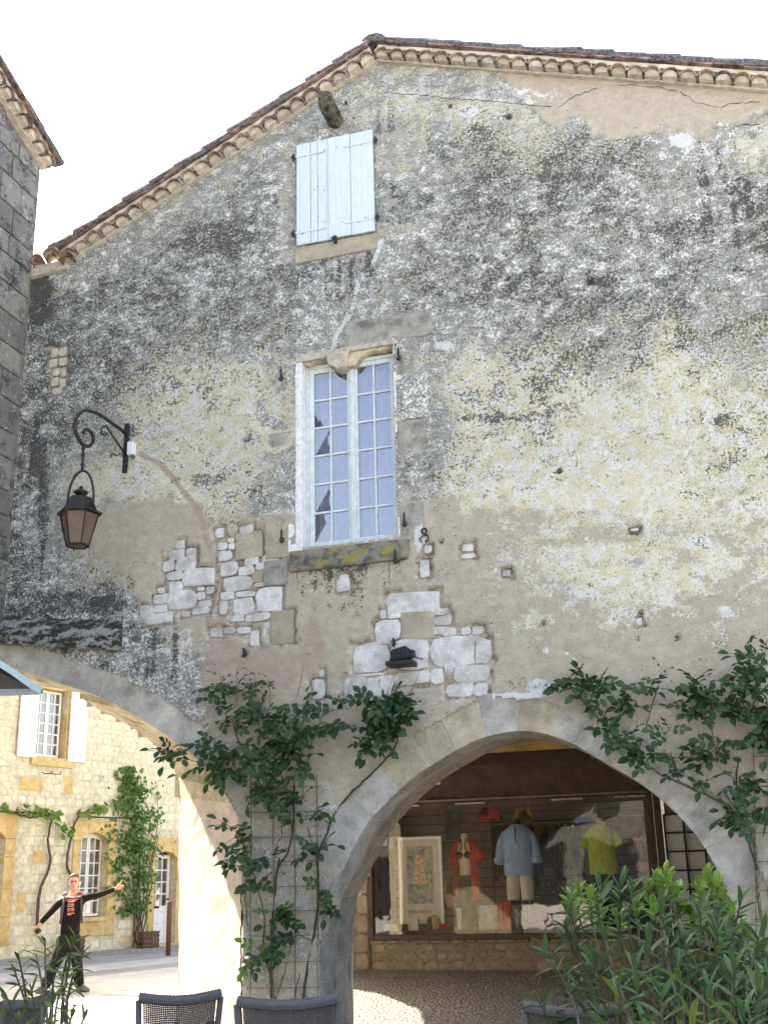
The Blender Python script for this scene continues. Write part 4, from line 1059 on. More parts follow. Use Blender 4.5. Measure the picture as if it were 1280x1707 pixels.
# room behind the glass
m = MB(); rx0, rx1 = sx0-.05, sx1+.05
m.box(rx0-.05, rx0, YS+.08, YS+2.6, .5, 2.8); m.box(rx1, rx1+.05, YS+.08, YS+2.6, .5, 2.8); m.box(rx0, rx1, YS+.08, YS+2.6, 2.5, 2.55); m.box(rx0, rx1, YS+.08, YS+2.6, .60, .66)
m.build('shop_room', M['board_wall'], house)
z = .68
while z < 2.5:
    m = MB(); m.box(rx0, rx1, YS+1.25, YS+1.27, z+.006, z+.125); m.build('wall_board', M['board_wall'], house); z += .131
m = MB(); m.box(rx0, rx1, YS+1.28, YS+1.3, .6, 2.55); m.build('rear_panel', M['black'], house)

# ---- goods in the window
FAB = {k: fabric(k+'_fabric', c, v, s) for k, c, v, s in (('crimson', (.62, .04, .035), .15, 10), ('sky_blue', (.30, .46, .74), .12, 12), ('cream', (.74, .69, .58), .08, 12), ('lime', (.46, .60, .03), .14, 12), ('navy_black', (.012, .013, .018), .2, 9), ('grey_green', (.07, .085, .075), .15, 9), ('pale_pink', (.50, .30, .27), .12, 10), ('off_white', (.55, .52, .46), .06, 9))}
FAB['floral'] = fabric('floral_print', (.42, .30, .18), .25, 40, c2=(.30, .05, .03)); FAB['red_black'] = fabric('red_and_black_print', (.45, .03, .04), .1, 6, c2=(.02, .02, .02)); FAB['mustard'] = fabric('mustard_print', (.32, .22, .03), .2, 9, c2=(.06, .03, .02))
FAB['pink_spot'] = fabric('pink_patterned', (.50, .16, .15), .15, 30, c2=(.55, .42, .38)); FAB['striped'] = fabric('black_white_stripe', (.02, .02, .02), .1, 25, c2=(.30, .29, .27)); FAB['paint'] = fabric('pastel_abstract_paint', (.40, .44, .52), .2, 9, c2=(.52, .32, .24))
M['manq'] = simple('cream_mannequin', (.72, .64, .44), .5, .05)
def oval(c, rx, ry, n=18, wob=0, ph=0): return [Vector((c[0]+rx*(1+wob*math.sin(k*5*math.pi*2/n+ph))*math.cos(2*math.pi*k/n), c[1]+ry*(1+wob*math.sin(k*5*math.pi*2/n+ph*1.7))*math.sin(2*math.pi*k/n), c[2])) for k in range(n)]
def mannequin(px, pyneck, Y, label, u=1.0):
    p = at(px, pyneck, Y); zn = p.z; root = thing('mannequin', label, 'mannequin', (p.x, Y, .66))
    return root, p.x, zn
def garment(name, mat, root, rings, wob=.03, n=20, sub=True, open_front=None):
    m = MB(); m.off = Vector(root.location); rg = [oval((c[0], c[1], c[2]), c[3], c[4], n, wob, i*.9) for i, c in enumerate(rings)]
    if open_front: rg = [[q[k % n] for k in range(open_front[0], open_front[0]+open_front[1])] for q in rg]; m.loft(rg, False)
    else: m.loft(rg, True)
    o = m.build(name, mat, root, True)
    s = o.modifiers.new('s', 'SOLIDIFY'); s.thickness = .006
    if sub: b = o.modifiers.new('b', 'SUBSURF'); b.levels = 1; b.render_levels = 1
    return o
def sleeve(mat, root, pts, rs, name='sleeve'):
    m = MB(); m.off = Vector(root.location); m.tube(pts, rs, 12, False); o = m.build(name, mat, root, True)
    s = o.modifiers.new('s', 'SOLIDIFY'); s.thickness = .006; b = o.modifiers.new('b', 'SUBSURF'); b.levels = 1; b.render_levels = 1; return o
def bust(root, x, Y, zn, hgt=.75, w=.17, legs=True, mat=None):
    m = MB(); m.off = Vector(root.location); rg = []
    for dz, rx, ry in ((.07, .030, .030), (.06, .050, .050), (0, .052, .052), (-.05, .07, .06), (-.09, w*.95, .085), (-.16, w, .11), (-.28, w*.92, .115), (-.42, w*.72, .09), (-.55, w*.92, .11), (-.66, w*.9, .11)):
        rg.append(oval((x, Y, zn+dz), rx, ry, 16))
    m.loft(rg, True, True)
    m.build('torso', mat or M['manq'], root, True)
    m = MB(); m.off = Vector(root.location); m.tube([(x, Y, .67), (x, Y, zn-.6)], .014, 8); m.lathe([(.13, .662), (.13, .672), (.02, .685)], (x, Y, 0), 14); m.build('stand', M['iron'], root)
# 1 crimson open shirt, bikini top and grey-green wrap
Ym = YS+.55
r1, x, zn = mannequin(774, 1398, Ym, 'headless mannequin wearing a long crimson open shirt over a dark bikini top')
bust(r1, x, Ym, zn, w=.135)
garment('open_shirt', FAB['crimson'], r1, [(x, Ym, zn-.02, .085, .075), (x, Ym, zn-.08, .18, .12), (x, Ym, zn-.2, .19, .14), (x, Ym, zn-.45, .18, .14), (x, Ym, zn-.75, .21, .15), (x, Ym, zn-.86, .22, .155)], .04, 24, True, (-4, 21))
sleeve(FAB['crimson'], r1, [(x-.12, Ym, zn-.10), (x-.17, Ym, zn-.2), (x-.205, Ym-.01, zn-.36)], [.045, .060, .072]); sleeve(FAB['crimson'], r1, [(x+.12, Ym, zn-.10), (x+.18, Ym, zn-.19), (x+.235, Ym-.01, zn-.31)], [.045, .060, .072])
m = MB(); m.off = Vector(r1.location)
for s in (-1, 1): m.ball((x+s*.058, Ym-.09, zn-.235), (.062, .05, .05), 12, 8); m.tube([(x+s*.05, Ym-.12, zn-.2), (x+s*.02, Ym-.10, zn-.10), (x+s*.045, Ym-.06, zn-.0)], .008, 6)
m.build('bikini_top', FAB['navy_black'], r1, True)
garment('wrap_skirt', FAB['grey_green'], r1, [(x, Ym, zn-.50, .125, .115), (x, Ym, zn-.7, .14, .125), (x-.02, Ym, zn-1.0, .14, .12), (x-.04, Ym, .70, .10, .09)], .05)
# 2 blue shirt and cream shorts
r2, x, zn = mannequin(861, 1374, Ym, 'dark mannequin in a sky blue long sleeved shirt and cream drawstring shorts')
bust(r2, x, Ym, zn, w=.17, mat=M['black'])
garment('shirt', FAB['sky_blue'], r2, [(x, Ym, zn-.005, .075, .07), (x, Ym, zn-.05, .13, .10), (x, Ym, zn-.10, .215, .125), (x, Ym, zn-.2, .225, .14), (x, Ym, zn-.45, .21, .14), (x, Ym, zn-.66, .215, .145), (x, Ym, zn-.70, .20, .14)], .03)
for s in (-1, 1):
    sleeve(FAB['sky_blue'], r2, [(x+s*.165, Ym, zn-.12), (x+s*.215, Ym, zn-.19), (x+s*.25, Ym-.01, zn-.30), (x+s*.265, Ym-.03, zn-.45), (x+s*.27, Ym-.05, zn-.52)], [.050, .062, .062, .060, .060])
    sleeve(FAB['sky_blue'], r2, [(x+s*.267, Ym-.04, zn-.46), (x+s*.273, Ym-.055, zn-.54)], [.079, .079], 'cuff')
    sleeve(FAB['cream'], r2, [(x+s*.085, Ym, zn-.64), (x+s*.098, Ym, zn-.85), (x+s*.102, Ym, zn-1.04)], [.098, .098, .092], 'shorts_leg')
    m = MB(); m.off = Vector(r2.location); m.tube([(x+s*.13, Ym-.07, zn-1.0), (x+s*.135, Ym-.08, zn-1.2)], .007, 5); m.build('drawstring', FAB['off_white'], r2)
m = MB(); m.off = Vector(r2.location); m.box(x-.006, x+.006, Ym-.152, Ym-.13, zn-.27, zn-.04); m.build('placket', FAB['navy_black'], r2)
# 3 lime shirt, dark trousers
r3, x, zn = mannequin(1000, 1372, Ym, 'mannequin in a lime green short sleeved shirt with dark trousers')
bust(r3, x, Ym, zn, w=.16)
garment('shirt', FAB['lime'], r3, [(x, Ym, zn-.01, .07, .065), (x, Ym, zn-.05, .12, .10), (x, Ym, zn-.10, .20, .12), (x, Ym, zn-.2, .205, .135), (x, Ym, zn-.45, .18, .13), (x+.01, Ym, zn-.62, .20, .14), (x+.02, Ym, zn-.69, .195, .14)], .03)
for s in (-1, 1): sleeve(FAB['lime'], r3, [(x+s*.15, Ym, zn-.12), (x+s*.20, Ym-.01, zn-.19), (x+s*.25, Ym-.02, zn-.33)], [.048, .064, .074])
m = MB(); m.off = Vector(r3.location)
for i in range(6): m.ball((x+.002, Ym-.142, zn-.1-.095*i), (.008, .004, .008), 6, 4)
m.build('buttons', FAB['navy_black'], r3)
m = MB(); m.off = Vector(r3.location); m.add([(x+s*.01, Ym-.11-.01*k, zn-.02-.07*k) for k in (0, 1) for s in (-1, 1)], [(0, 1, 3, 2)])
for s in (-1, 1): m.add([(x+s*.015, Ym-.10, zn-.035), (x+s*.075, Ym-.105, zn+.0), (x+s*.085, Ym-.13, zn-.07), (x+s*.02, Ym-.135, zn-.10)], [(0, 1, 2, 3)])
m.build('collar', FAB['lime'], r3)
for s in (-1, 1): sleeve(FAB['navy_black'], r3, [(x+s*.08, Ym, zn-.62), (x+s*.09, Ym, .72)], [.095, .075], 'trouser_leg')
# 4 patterned pink bikini on a dark form
r4, x, zn = mannequin(1067, 1372, Ym+.1, 'dark torso form wearing a pink patterned bikini beside the lime shirt')
bust(r4, x, Ym+.1, zn, w=.13, mat=simple('dark_skin_tone_form', (.08, .04, .03), .5))
m = MB(); m.off = Vector(r4.location)
for s in (-1, 1): m.ball((x+s*.055, Ym+.0, zn-.21), (.065, .05, .05), 12, 8)
m.build('bikini_top', FAB['pink_spot'], r4, True)
garment('bikini_bottom', FAB['pink_spot'], r4, [(x, Ym+.1, zn-.52, .115, .115), (x, Ym+.1, zn-.60, .13, .125), (x, Ym+.1, zn-.66, .09, .11)], .02)

# poster board
a = at(664, 1397, YS+.22); b = at(741, 1540, YS+.22)
pt = thing('poster_board', 'tall white framed poster board with a faded picture and red heading, left in the window', 'poster', ((a.x+b.x)/2, YS+.22, b.z))
px0, px1, pz0, pz1 = a.x, b.x, b.z, a.z
m = W(pt.location); m.box(px0, px1, YS+.21, YS+.235, pz0, pz1); m.build('board', FAB['off_white'], pt)
m = W(pt.location)
for q in ((px0, px0+.035, pz0, pz1), (px1-.035, px1, pz0, pz1), (px0+.035, px1-.035, pz1-.035, pz1)): m.box(q[0], q[1], YS+.19, YS+.209, q[2], q[3])
m.build('frame', M['white_paint'], pt)
c0 = at(677, 1412, YS+.208); c1 = at(722, 1507, YS+.208); m = W(pt.location); m.box(c0.x, c1.x, YS+.200, YS+.2085, c1.z, c0.z)
m.build('picture', fabric('faded_print', (.26, .30, .28), .3, 10, c2=(.42, .40, .34)), pt)
mx_, mz_ = (c0.x+c1.x)/2, (c0.z+c1.z)/2
m = W(pt.location); m.ball((mx_, YS+.199, mz_+.2), (.06, .003, .07), 12, 8); m.prism([(mx_-.10, mz_-.12), (mx_+.10, mz_-.12), (mx_+.06, mz_+.13), (mx_-.05, mz_+.13)], YS+.197, YS+.1995); m.build('printed_figure', fabric('orange_print', (.55, .33, .20), .2, 20, c2=(.60, .55, .48)), pt)
def text(s, loc, size, mat, parent, rot=(R(90), 0, 0), name='lettering', sx=1):
    c = bpy.data.curves.new(name, 'FONT'); c.body = s; c.size = size; c.extrude = .001; c.align_x = 'CENTER'; c.resolution_u = 3
    o = bpy.data.objects.new(name, c); C.objects.link(o); dg = bpy.context.evaluated_depsgraph_get()
    me = bpy.data.meshes.new_from_object(o.evaluated_get(dg)); bpy.data.objects.remove(o); me.materials.clear(); me.materials.append(mat)
    q = inst(name, me, parent, loc, rot, (sx, 1, 1)); return q
tp = at(700, 1521, YS+.2)
text('UN FIGUIER SUR', (tp.x-pt.location.x, YS+.205-pt.location.y, tp.z-pt.location.z-.02), .062, simple('faded_red_print', (.30, .07, .08), .8), pt, sx=.72)
# hanging bag
p = at(750, 1438, YS+.3)
bag = thing('hanging_bag', 'small floral shoulder bag hanging between the poster and the crimson shirt', 'bag', (p.x, YS+.3, p.z-.55))
m = W(bag.location); m.tube([p, at(752, 1460, YS+.3), at(748, 1475, YS+.3)], .006, 5); m.tube([at(745, 1468, YS+.3), at(741, 1490, YS+.29), at(745, 1500, YS+.29)], [.02, .04, .03], 6); m.build('strap', FAB['floral'], bag)
a = at(741, 1489, YS+.28); b = at(761, 1515, YS+.28); m = W(bag.location); m.prism([(a.x, a.z-.02), (a.x+.08, a.z+.01), (b.x, a.z-.08), (b.x-.05, b.z+.0), (a.x+.03, b.z+.02)], YS+.25, YS+.31); m.build('pouch', FAB['floral'], bag, bevel=.015)
# little things along the ledge of the window
def boxthing(name, label, cat, pxy, Y, dy, mat, group=None, bev=.004):
    a = at(pxy[0], pxy[1], Y); b = at(pxy[2], pxy[3], Y); m = MB(); m.box(a.x, b.x, Y, Y+dy, b.z, a.z); o = m.build(name, mat, None, bevel=bev); tag(o, label, cat, group); return o
cup = thing('brush_pot', 'metal pot full of light and dark paint brushes at the front of the window', 'pot', tuple(at(867, 1552, YS+.2)))
p = at(867, 1549, YS+.2); q = at(867, 1528, YS+.2); hh = q.z-p.z; m = W(cup.location); m.lathe([(.075, 0), (.085, hh*.3), (.08, hh*.32), (.09, hh*.62), (.085, hh*.64), (.095, hh), (.088, hh), (.07, .01)], (p.x, p.y, p.z), 18); m.build('pot', simple('brushed_tin', (.35, .34, .30), .35, .1, .8), cup)
for i in range(14):
    an = random.uniform(0, 6.28); e = Vector((math.cos(an)*.10, math.sin(an)*.08, hh+random.uniform(.03, .11))); m = W(cup.location); m.tube([Vector((p.x, p.y, p.z+.03))+Vector((e.x*.3, e.y*.3, 0)), Vector((p.x, p.y, p.z))+e*.92, Vector((p.x, p.y, p.z))+e], [.005, .007, .013], 6); m.build('brush', random.choice([FAB['off_white'], FAB['navy_black'], M['plastic_white']]), cup)
o = boxthing('painting', 'small unframed canvas with pastel orange and blue dabs standing in the window', 'painting', (797, 1510, 829, 1551), YS+.30, .03, FAB['paint'])
m = MB(); a = at(831, 1503, YS+.42); b = at(854, 1550, YS+.42)
rg = [[Vector((a.x+(b.x-a.x)*i/14*(1+.1*k)-.02*k, YS+.42+.02*math.sin(i*1.9)-.01*k, a.z+(b.z-a.z)*k/4)) for i in range(15)] for k in range(5)]
m.loft(rg, False); o = m.build('red_cloth', FAB['crimson'], None, True); tag(o, 'folded crimson cloth draped between the painting and the brush pot', 'cloth')
a = at(841, 1508, YS+.75); b = at(962, 1556, YS+.75)
m = MB(); m.box(a.x, b.x+.7, YS+.62, YS+1.1, .67, a.z-.02); o = m.build('display_table', FAB['off_white'], None, bevel=.01); tag(o, 'low table under a white cloth across the right of the window', 'table'); tz = a.z-.02
m = MB(); a = at(858, 1507, YS+.6); rg = [[Vector((a.x+.42*i/16+.03*k*math.sin(i), YS+.60-.008*k+.012*math.sin(i*1.3+k), tz+.012-.05*k+(.0 if k else 0))) for i in range(17)] for k in range(6)]
m.loft(rg, False); o = m.build('pink_scarf', FAB['pale_pink'], None, True); tag(o, 'pale pink scarf hanging over the edge of the white table', 'scarf')
# striped rolls on the table
for i in range(9):
    c = at(882+i*11, 1466+(i % 3)*3, YS+.9); m = MB(); m.tube([(c.x-.05, YS+.85, tz+.05+.2), (c.x, YS+.9, tz+.09+.2), (c.x+.07, YS+.95, tz+.06+.2)], [.03, .045, .03], 8); o = m.build('rolled_cloth', FAB['striped'], None, True); tag(o, ['leftmost', 'second', 'third', 'fourth', 'middle', 'sixth', 'seventh', 'eighth', 'rightmost'][i]+' of the black and white rolled cloths on the dark shelf, counted from the left', 'cloth', 'rolled striped cloths on the shelf')
m = MB(); m.box(at(875, 1470, YS+.9).x, at(985, 1470, YS+.9).x, YS+.8, YS+1.1, tz+.19, tz+.21)
for xx in (at(880, 1470, YS+.9).x, at(925, 1470, YS+.9).x, at(975, 1470, YS+.9).x): m.box(xx, xx+.03, YS+.82, YS+1.1, tz, tz+.19)
tag(m.build('shelf', M['brown_wood'], None), 'low dark wooden shelf behind the shorts holding striped rolls', 'shelf')
for k, (c, lab) in enumerate([((816, 1347, 833, 1368), 'red and black printed cloth hung high between two mannequins'), ((858, 1346, 887, 1370), 'mustard printed bag hung above the blue shirt')]):
    a = at(c[0]-(16 if k == 0 else 0), c[1], YS+.8); b = at(c[2], c[3], YS+.8); m = MB()
    rg = [[Vector((a.x+(b.x-a.x)*(i/10)+(.02*(j-1)*(1 if i > 5 else -1)), YS+.8+.015*math.sin(i*1.7+j), a.z+(b.z-a.z)*j/3)) for i in range(11)] for j in range(4)]
    m.loft(rg, False); o = m.build('hanging_cloth', FAB['red_black' if k == 0 else 'mustard'], None, True); s = o.modifiers.new('s', 'SOLIDIFY'); s.thickness = .02; tag(o, lab, 'cloth' if k == 0 else 'bag')
# rail of dark clothes behind
rail = thing('clothes_rail', 'dark clothes rail behind the blue shirt packed with black garments', 'clothes rail', (at(870, 1370, YS+1.1).x, YS+1.1, .66))
a = at(818, 1372, YS+1.1); b = at(958, 1372, YS+1.1); m = W(rail.location); m.tube([(a.x, YS+1.1, a.z), (b.x, YS+1.1, a.z)], .013, 8); m.tube([(a.x, YS+1.1, .67), (a.x, YS+1.1, a.z)], .013, 8); m.tube([(b.x, YS+1.1, .67), (b.x, YS+1.1, a.z)], .013, 8); m.build('frame', M['iron'], rail)
n_ = 22
for i in range(n_):
    xx = a.x+.04+(b.x-a.x-.08)*i/(n_-1); L = random.uniform(.5, .85); m = W(rail.location); m.loft([oval((xx, YS+1.1, a.z-.05), .012, .06, 8), oval((xx, YS+1.1, a.z-.12), .022, .13, 8), oval((xx, YS+1.1, a.z-L), .03, .15, 8)], True, True); m.build('garment', FAB[random.choice(['navy_black', 'navy_black', 'grey_green', 'navy_black'])], rail, True)
# figurine of straw and a red dish, small boxes on the ledge
fg = thing('straw_ornament', 'round straw ornament with a black face on the window ledge under the poster', 'ornament', tuple(at(722, 1551, YS+.14)))
p = at(724, 1538, YS+.14); m = W(fg.location); m.ball(p, (.085, .05, .10), 14, 9); m.build('straw_ring', simple('straw', (.35, .27, .13), .9, .3, sc=40), fg, True)
p = at(716, 1540, YS+.10); m = W(fg.location); m.ball(p, (.04, .04, .09), 10, 8); m.build('face', M['black'], fg, True)
p = at(741, 1547, YS+.12); m = MB(); m.lathe([(.02, 0), (.11, .02), (.115, .035), (.02, .02)], p, 16); o = m.build('red_dish', FAB['crimson'], None, True); tag(o, 'shallow red dish on the window ledge right of the straw ornament', 'dish')
for i, q in enumerate([(680, 1532, 697, 1552), (640, 1542, 662, 1553), (761, 1515, 770, 1550)]):
    boxthing('carton', ['white carton on the window ledge below the poster heading', 'flat pale carton at the left end of the window ledge', 'tall narrow white carton between the bag and the crimson shirt'][i], 'box', q, YS+.16, .08, FAB['off_white'])
boxthing('pillar_panel', 'plain grey upright panel behind the lime green shirt', 'panel', (968, 1338, 1008, 1500), YS+1.0, .05, M['board_wall'])
boxthing('dark_dress', 'black dress hanging at the far left end of the window', 'dress', (622, 1430, 634, 1488), YS+.35, .08, FAB['navy_black'], bev=.03)
boxthing('dark_bag', 'black bag standing at the left end of the window ledge', 'bag', (621, 1515, 634, 1549), YS+.35, .08, FAB['navy_black'], bev=.03)
boxthing('wall_picture', 'dark teal cloth panel on the wall left of the crimson shirt', 'cloth', (741, 1352, 768, 1400), YS+1.15, .03, fabric('teal', (.05, .09, .10), .2))

# ================================================================== FAR HOUSE ACROSS THE STREET
far = thing('honey_stone_house', 'honey coloured rubble stone house across the street seen through the left arch', 'house', tuple(FA), FANG)
def Fp(px, py, off=0.0):
    d = ray(px, py); o = FA+FN*off; t = (o-CAM).dot(FN)/d.dot(FN); p = CAM+d*t-FA; return (p.dot(FU), p.z)
OPEN = [(.40, 1.36, 4.52, 6.16), (2.05, 3.02, .72, 2.80), (4.78, 5.62, 0, 2.36), (-1.6, -.30, .6, 2.95)]
SUR = [(.36, 1.50, 4.30, 6.35), (1.76, 3.34, .36, 3.10), (4.55, 5.92, 0, 2.72), (-2.0, .02, .3, 3.15)]
def fwall():
    m = MB(); xs = sorted(set([-14, 12]+[v for o in OPEN for v in o[:2]])); zs = sorted(set([0, 8.4]+[v for o in OPEN for v in o[2:]]))
    for a, b in zip(xs[:-1], xs[1:]):
        for c, d in zip(zs[:-1], zs[1:]):
            if any(o[0] <= (a+b)/2 <= o[1] and o[2] <= (c+d)/2 <= o[3] for o in OPEN): continue
            m.add([(a, .0, c), (b, .0, c), (b, .0, d), (a, .0, d)], [(0, 1, 2, 3)])
    for o in OPEN:
        a, b, c, d = o; y = .34
        m.add([(a, 0, c), (a, y, c), (a, y, d), (a, 0, d)], [(0, 1, 2, 3)]); m.add([(b, 0, c), (b, y, c), (b, y, d), (b, 0, d)], [(3, 2, 1, 0)]); m.add([(a, 0, d), (b, 0, d), (b, y, d), (a, y, d)], [(0, 1, 2, 3)]); m.add([(a, 0, c), (b, 0, c), (b, y, c), (a, y, c)], [(3, 2, 1, 0)])
        m.add([(a-.1, y+.15, c-.1), (b+.1, y+.15, c-.1), (b+.1, y+.15, d+.1), (a-.1, y+.15, d+.1)], [(0, 1, 2, 3)])
    m.box(-14, 12, .5, 6, 0, 8.39)
    m.build('wall', M['facade_mortar'], far)
fwall()
m = MB(); m.prism([(-14.2, 8.4), (12.2, 8.4), (12.2, 8.52), (-14.2, 8.52)], -.35, 6.2); m.build('roof', M['terracotta'], far)
# rubble courses
z = .02; pieces = []
while z < 7.2:
    big = z < 2.9 or 2.9 < z < 3.5
    h = rr.uniform(.19, .26) if z < 3.4 else rr.uniform(.12, .24)
    x = -1.9+rr.uniform(-.2, 0)
    while x < 6.6:
        w = h*rr.uniform(.8, 1.9); cx, cz = x+w/2, z+h/2
        if not any(s[0]-.02 < cx+w*.42 and cx-w*.42 < s[1]+.02 and s[2]-.02 < cz+h*.4 and cz-h*.4 < s[3]+.02 for s in SUR):
            pieces.append((cx, cz+rr.uniform(-.015, .015), w*.94, h*.92))
        x += w
    z += h
SPEC = [(1.55, 3.9, .35, .5), (.35, 3.85, .8, .35), (1.15, 3.6, .3, .9), (.75, 2.2, .4, .3), (2.0, 3.4, .4, .3), (.3, 1.2, .3, .5), (.15, .5, .35, .4)]
SPEC = [SPEC[i] for i in (0, 1, 3, 5)]
pieces = [p for p in pieces if not any(abs(p[0]-s[0]) < (p[2]+s[2])*.45 and abs(p[1]-s[1]) < (p[3]+s[3])*.45 for s in SPEC)]
for s in SPEC: inst('stone', random.choice(LIB['ochre']), far, (s[0], .0, s[1]), (0, rr.uniform(-.03, .03), 0), (s[2], .09, s[3]))
def score(p):
    c = FA+FU*p[0]; q = Vector((c.x, c.y, p[1])); a, b = proj(c.x, c.y, p[1]); vis = 1 if (-10 < a < 302 and b > 1130) else 0
    return (vis, p[2]*p[3]/(q-CAM).length_squared)
pieces.sort(key=score, reverse=True)
for p in pieces[:270]:
    lib = LIB['facade'] if p[1] > 3.3 else LIB['facade_sq']
    inst('stone', random.choice(lib), far, (p[0], .0, p[1]), (0, rr.uniform(-.06, .06), 0), (p[2], .085, p[3]))
m = MB()
for p in pieces[270:]:
    if p[1] > 7 or p[0] > 6.3: continue
    s = stone_mesh(rr.randrange(9999), 1, .3 if p[1] > 3.3 else .75); th = rr.uniform(-.06, .06)
    m.add([(p[0]+v[0]*p[2]+v[2]*th*p[3], v[1]*.085, p[1]+v[2]*p[3]-v[0]*th*p[2]) for v in s.v], s.f)
m.build('rubble_stones', M['facade_stone'], far, kind='stuff')
# ochre dressed surrounds
def fb(x0, x1, z0, z1, y=-.035, d=.2, name='dressed_stone', mat='ochre'): return block(x0, x1, z0, z1, M[mat], y, d, far, name)
fb(1.76, 2.05, .36, .72); 
for z0, z1 in ((.72, 1.25), (1.25, 1.8), (1.8, 2.25), (2.25, 2.6)): fb(1.76+.05*(z0 > 1), 2.05, z0, z1); fb(3.02, 3.34-.06*(z0 > 1), z0, z1)
fb(2.05, 3.02, .36, .72); fb(3.02, 3.34, .36, .72); fb(2.02, 3.06, .70, .80, -.09, .3, 'window_sill')
m = MB(); m.prism([(1.78, 2.6), (2.05, 2.6), (2.25, 2.74), (2.53, 2.80), (2.8, 2.74), (3.02, 2.6), (3.3, 2.6), (3.3, 3.08), (1.78, 3.08)], -.035, .2); m.build('arched_lintel', M['ochre'], far, bevel=.015)
for z0, z1 in ((0, .6), (.6, 1.2), (1.2, 1.75), (1.75, 2.2)): fb(4.55, 4.78, z0, z1); fb(5.62, 5.92, z0, z1)
m = MB(); m.prism([(4.55, 2.2), (4.78, 2.2), (4.95, 2.33), (5.2, 2.37), (5.45, 2.33), (5.62, 2.2), (5.92, 2.2), (5.92, 2.72), (4.55, 2.72)], -.035, .2); m.build('arched_lintel', M['ochre'], far, bevel=.015)
fb(4.7, 5.7, -.02, .06, -.25, .5, 'doorstep')
fb(.28, 1.62, 4.30, 4.51, -.07, .3, 'window_sill'); fb(1.36, 1.50, 4.52, 6.2, -.02, .2); fb(.40, 1.36, 6.16, 6.42)
for z0, z1 in ((.3, .9), (.9, 1.5), (1.5, 2.2), (2.2, 2.6)): fb(-.30, .02, z0, z1)
m = MB(); m.prism([(-2, 2.6), (-1.6, 2.6), (-1.3, 2.85), (-.95, 2.95), (-.6, 2.85), (-.30, 2.6), (.02, 2.6), (.02, 3.15), (-2, 3.15)], -.035, .2); m.build('arched_lintel', M['ochre'], far, bevel=.015)
casement(far, .42, .86, 4.54, 6.14, .16, 2, 6, .05, .028, .04, M['white_paint'], M['glass']); casement(far, .87, 1.30, 4.54, 6.14, .16, 2, 6, .05, .028, .04, M['white_paint'], M['glass'])
casement(far, 2.08, 2.54, .82, 2.72, .20, 2, 6, .05, .028, .04, M['white_paint'], M['glass']); casement(far, 2.55, 3.00, .82, 2.72, .20, 2, 6, .05, .028, .04, M['white_paint'], M['glass'])
casement(far, -1.55, -.98, .7, 2.85, .2, 2, 6, .05, .028, .04, M['white_paint'], M['glass']); casement(far, -.97, -.36, .7, 2.85, .2, 2, 6, .05, .028, .04, M['white_paint'], M['glass'])
m = MB(); m.prism([(2.05, 2.62), (2.3, 2.66), (2.53, 2.70), (2.76, 2.66), (3.02, 2.62), (3.02, 2.82), (2.05, 2.82)], .19, .26); m.build('window_head', M['white_paint'], far)
# far shutters, open flat against the wall
for (x0, x1, side) in ((-.20, .37, 0), (1.40, 1.99, 1)):
    m = MB(); 
    for zz_ in (4.75, 5.9): m.box(x0, x1, -.055, -.04, zz_, zz_+.09)
    s = m.build('shutter', M['white_shutter'], far)
    for k in range(4):
        a = x0+(x1-x0)*k/4; m = MB(); m.box(a+.003, a+(x1-x0)/4-.003, -.085, -.056, 4.46, 6.17+.0); m.build('plank', M['white_shutter'], s)
# door: glazed upper half, panelled lower half
dr = casement(far, 4.80, 5.60, .88, 2.28, .2, 3, 4, .09, .03, .05, M['white_paint'], M['glass'])
m = MB(); m.box(4.80, 5.60, .2, .25, .06, .88); d2 = m.build('door_panel', M['white_paint'], far)
m = MB(); m.box(4.92, 5.48, .185, .2, .16, .5); m.build('raised_panel', M['white_paint'], d2, bevel=.008); m = MB(); m.box(4.92, 5.48, .19, .2, .56, .8); m.build('raised_panel', M['white_paint'], d2, bevel=.008)
m = MB(); m.box(4.95, 5.2, .175, .199, .93, .99); m.build('letter_slot', M['black'], d2)
m = MB(); m.tube([(5.5, .14, 1.15), (5.42, .14, 1.15)], .012, 6); m.ball((5.52, .15, 1.15), .03, 8, 6); m.build('door_handle', M['iron'], d2)
m = MB(); m.box(4.7, 4.74, -.02, .0, 1.6, 1.7); m.build('bell_push', M['black'], far)
# two small iron hooks beneath the sill
for q in ((68, 1288), (84, 1289)):
    a = Fp(*q); m = MB(); m.tube([(a[0], -.04, a[1]), (a[0]+.02, -.12, a[1]-.04), (a[0]+.22, -.12, a[1]-.02), (a[0]+.24, -.1, a[1]+.04)], .012, 6); m.build('shutter_hook', M['iron'], far)
# ================================================================== STREET LANTERN on its bracket (arm square to the wall)
LX = -6.5
lamp = thing('wall_lantern', 'hanging six sided lantern on a black scrolled iron bracket, left of the window', 'street lamp', (LX, 0, 6.35))
def lx(px, py): q = atx(px, py, LX); return Vector((LX, q.y, q.z))
a, b = at(219, 706), at(215, 788)
m = W(lamp.location); m.box(LX-.03, LX+.03, -.03, -.005, b.z, a.z); m.build('wall_plate', M['iron'], lamp, bevel=.004)
arm = [lx(*p) for p in [(213, 724), (190, 708), (168, 692), (153, 686), (142, 684), (131, 691), (125, 705), (127, 722), (135, 738), (146, 744), (154, 738), (155, 727), (149, 718), (142, 716), (139, 722)]]
m = W(lamp.location); 
def smooth3(P, k=5):
    P = [P[0]*2-P[1]]+P+[P[-1]*2-P[-2]]; out = []
    for i in range(1, len(P)-2):
        for j in range(k):
            t = j/k; a_, b_, c_, d_ = P[i-1:i+3]; out.append(.5*((2*b_)+(c_-a_)*t+(2*a_-5*b_+4*c_-d_)*t*t+(3*b_-a_-3*c_+d_)*t**3))
    out.append(P[-2]); return out
m.tube(smooth3(arm), .021, 8); m.build('arm', M['iron'], lamp, True)
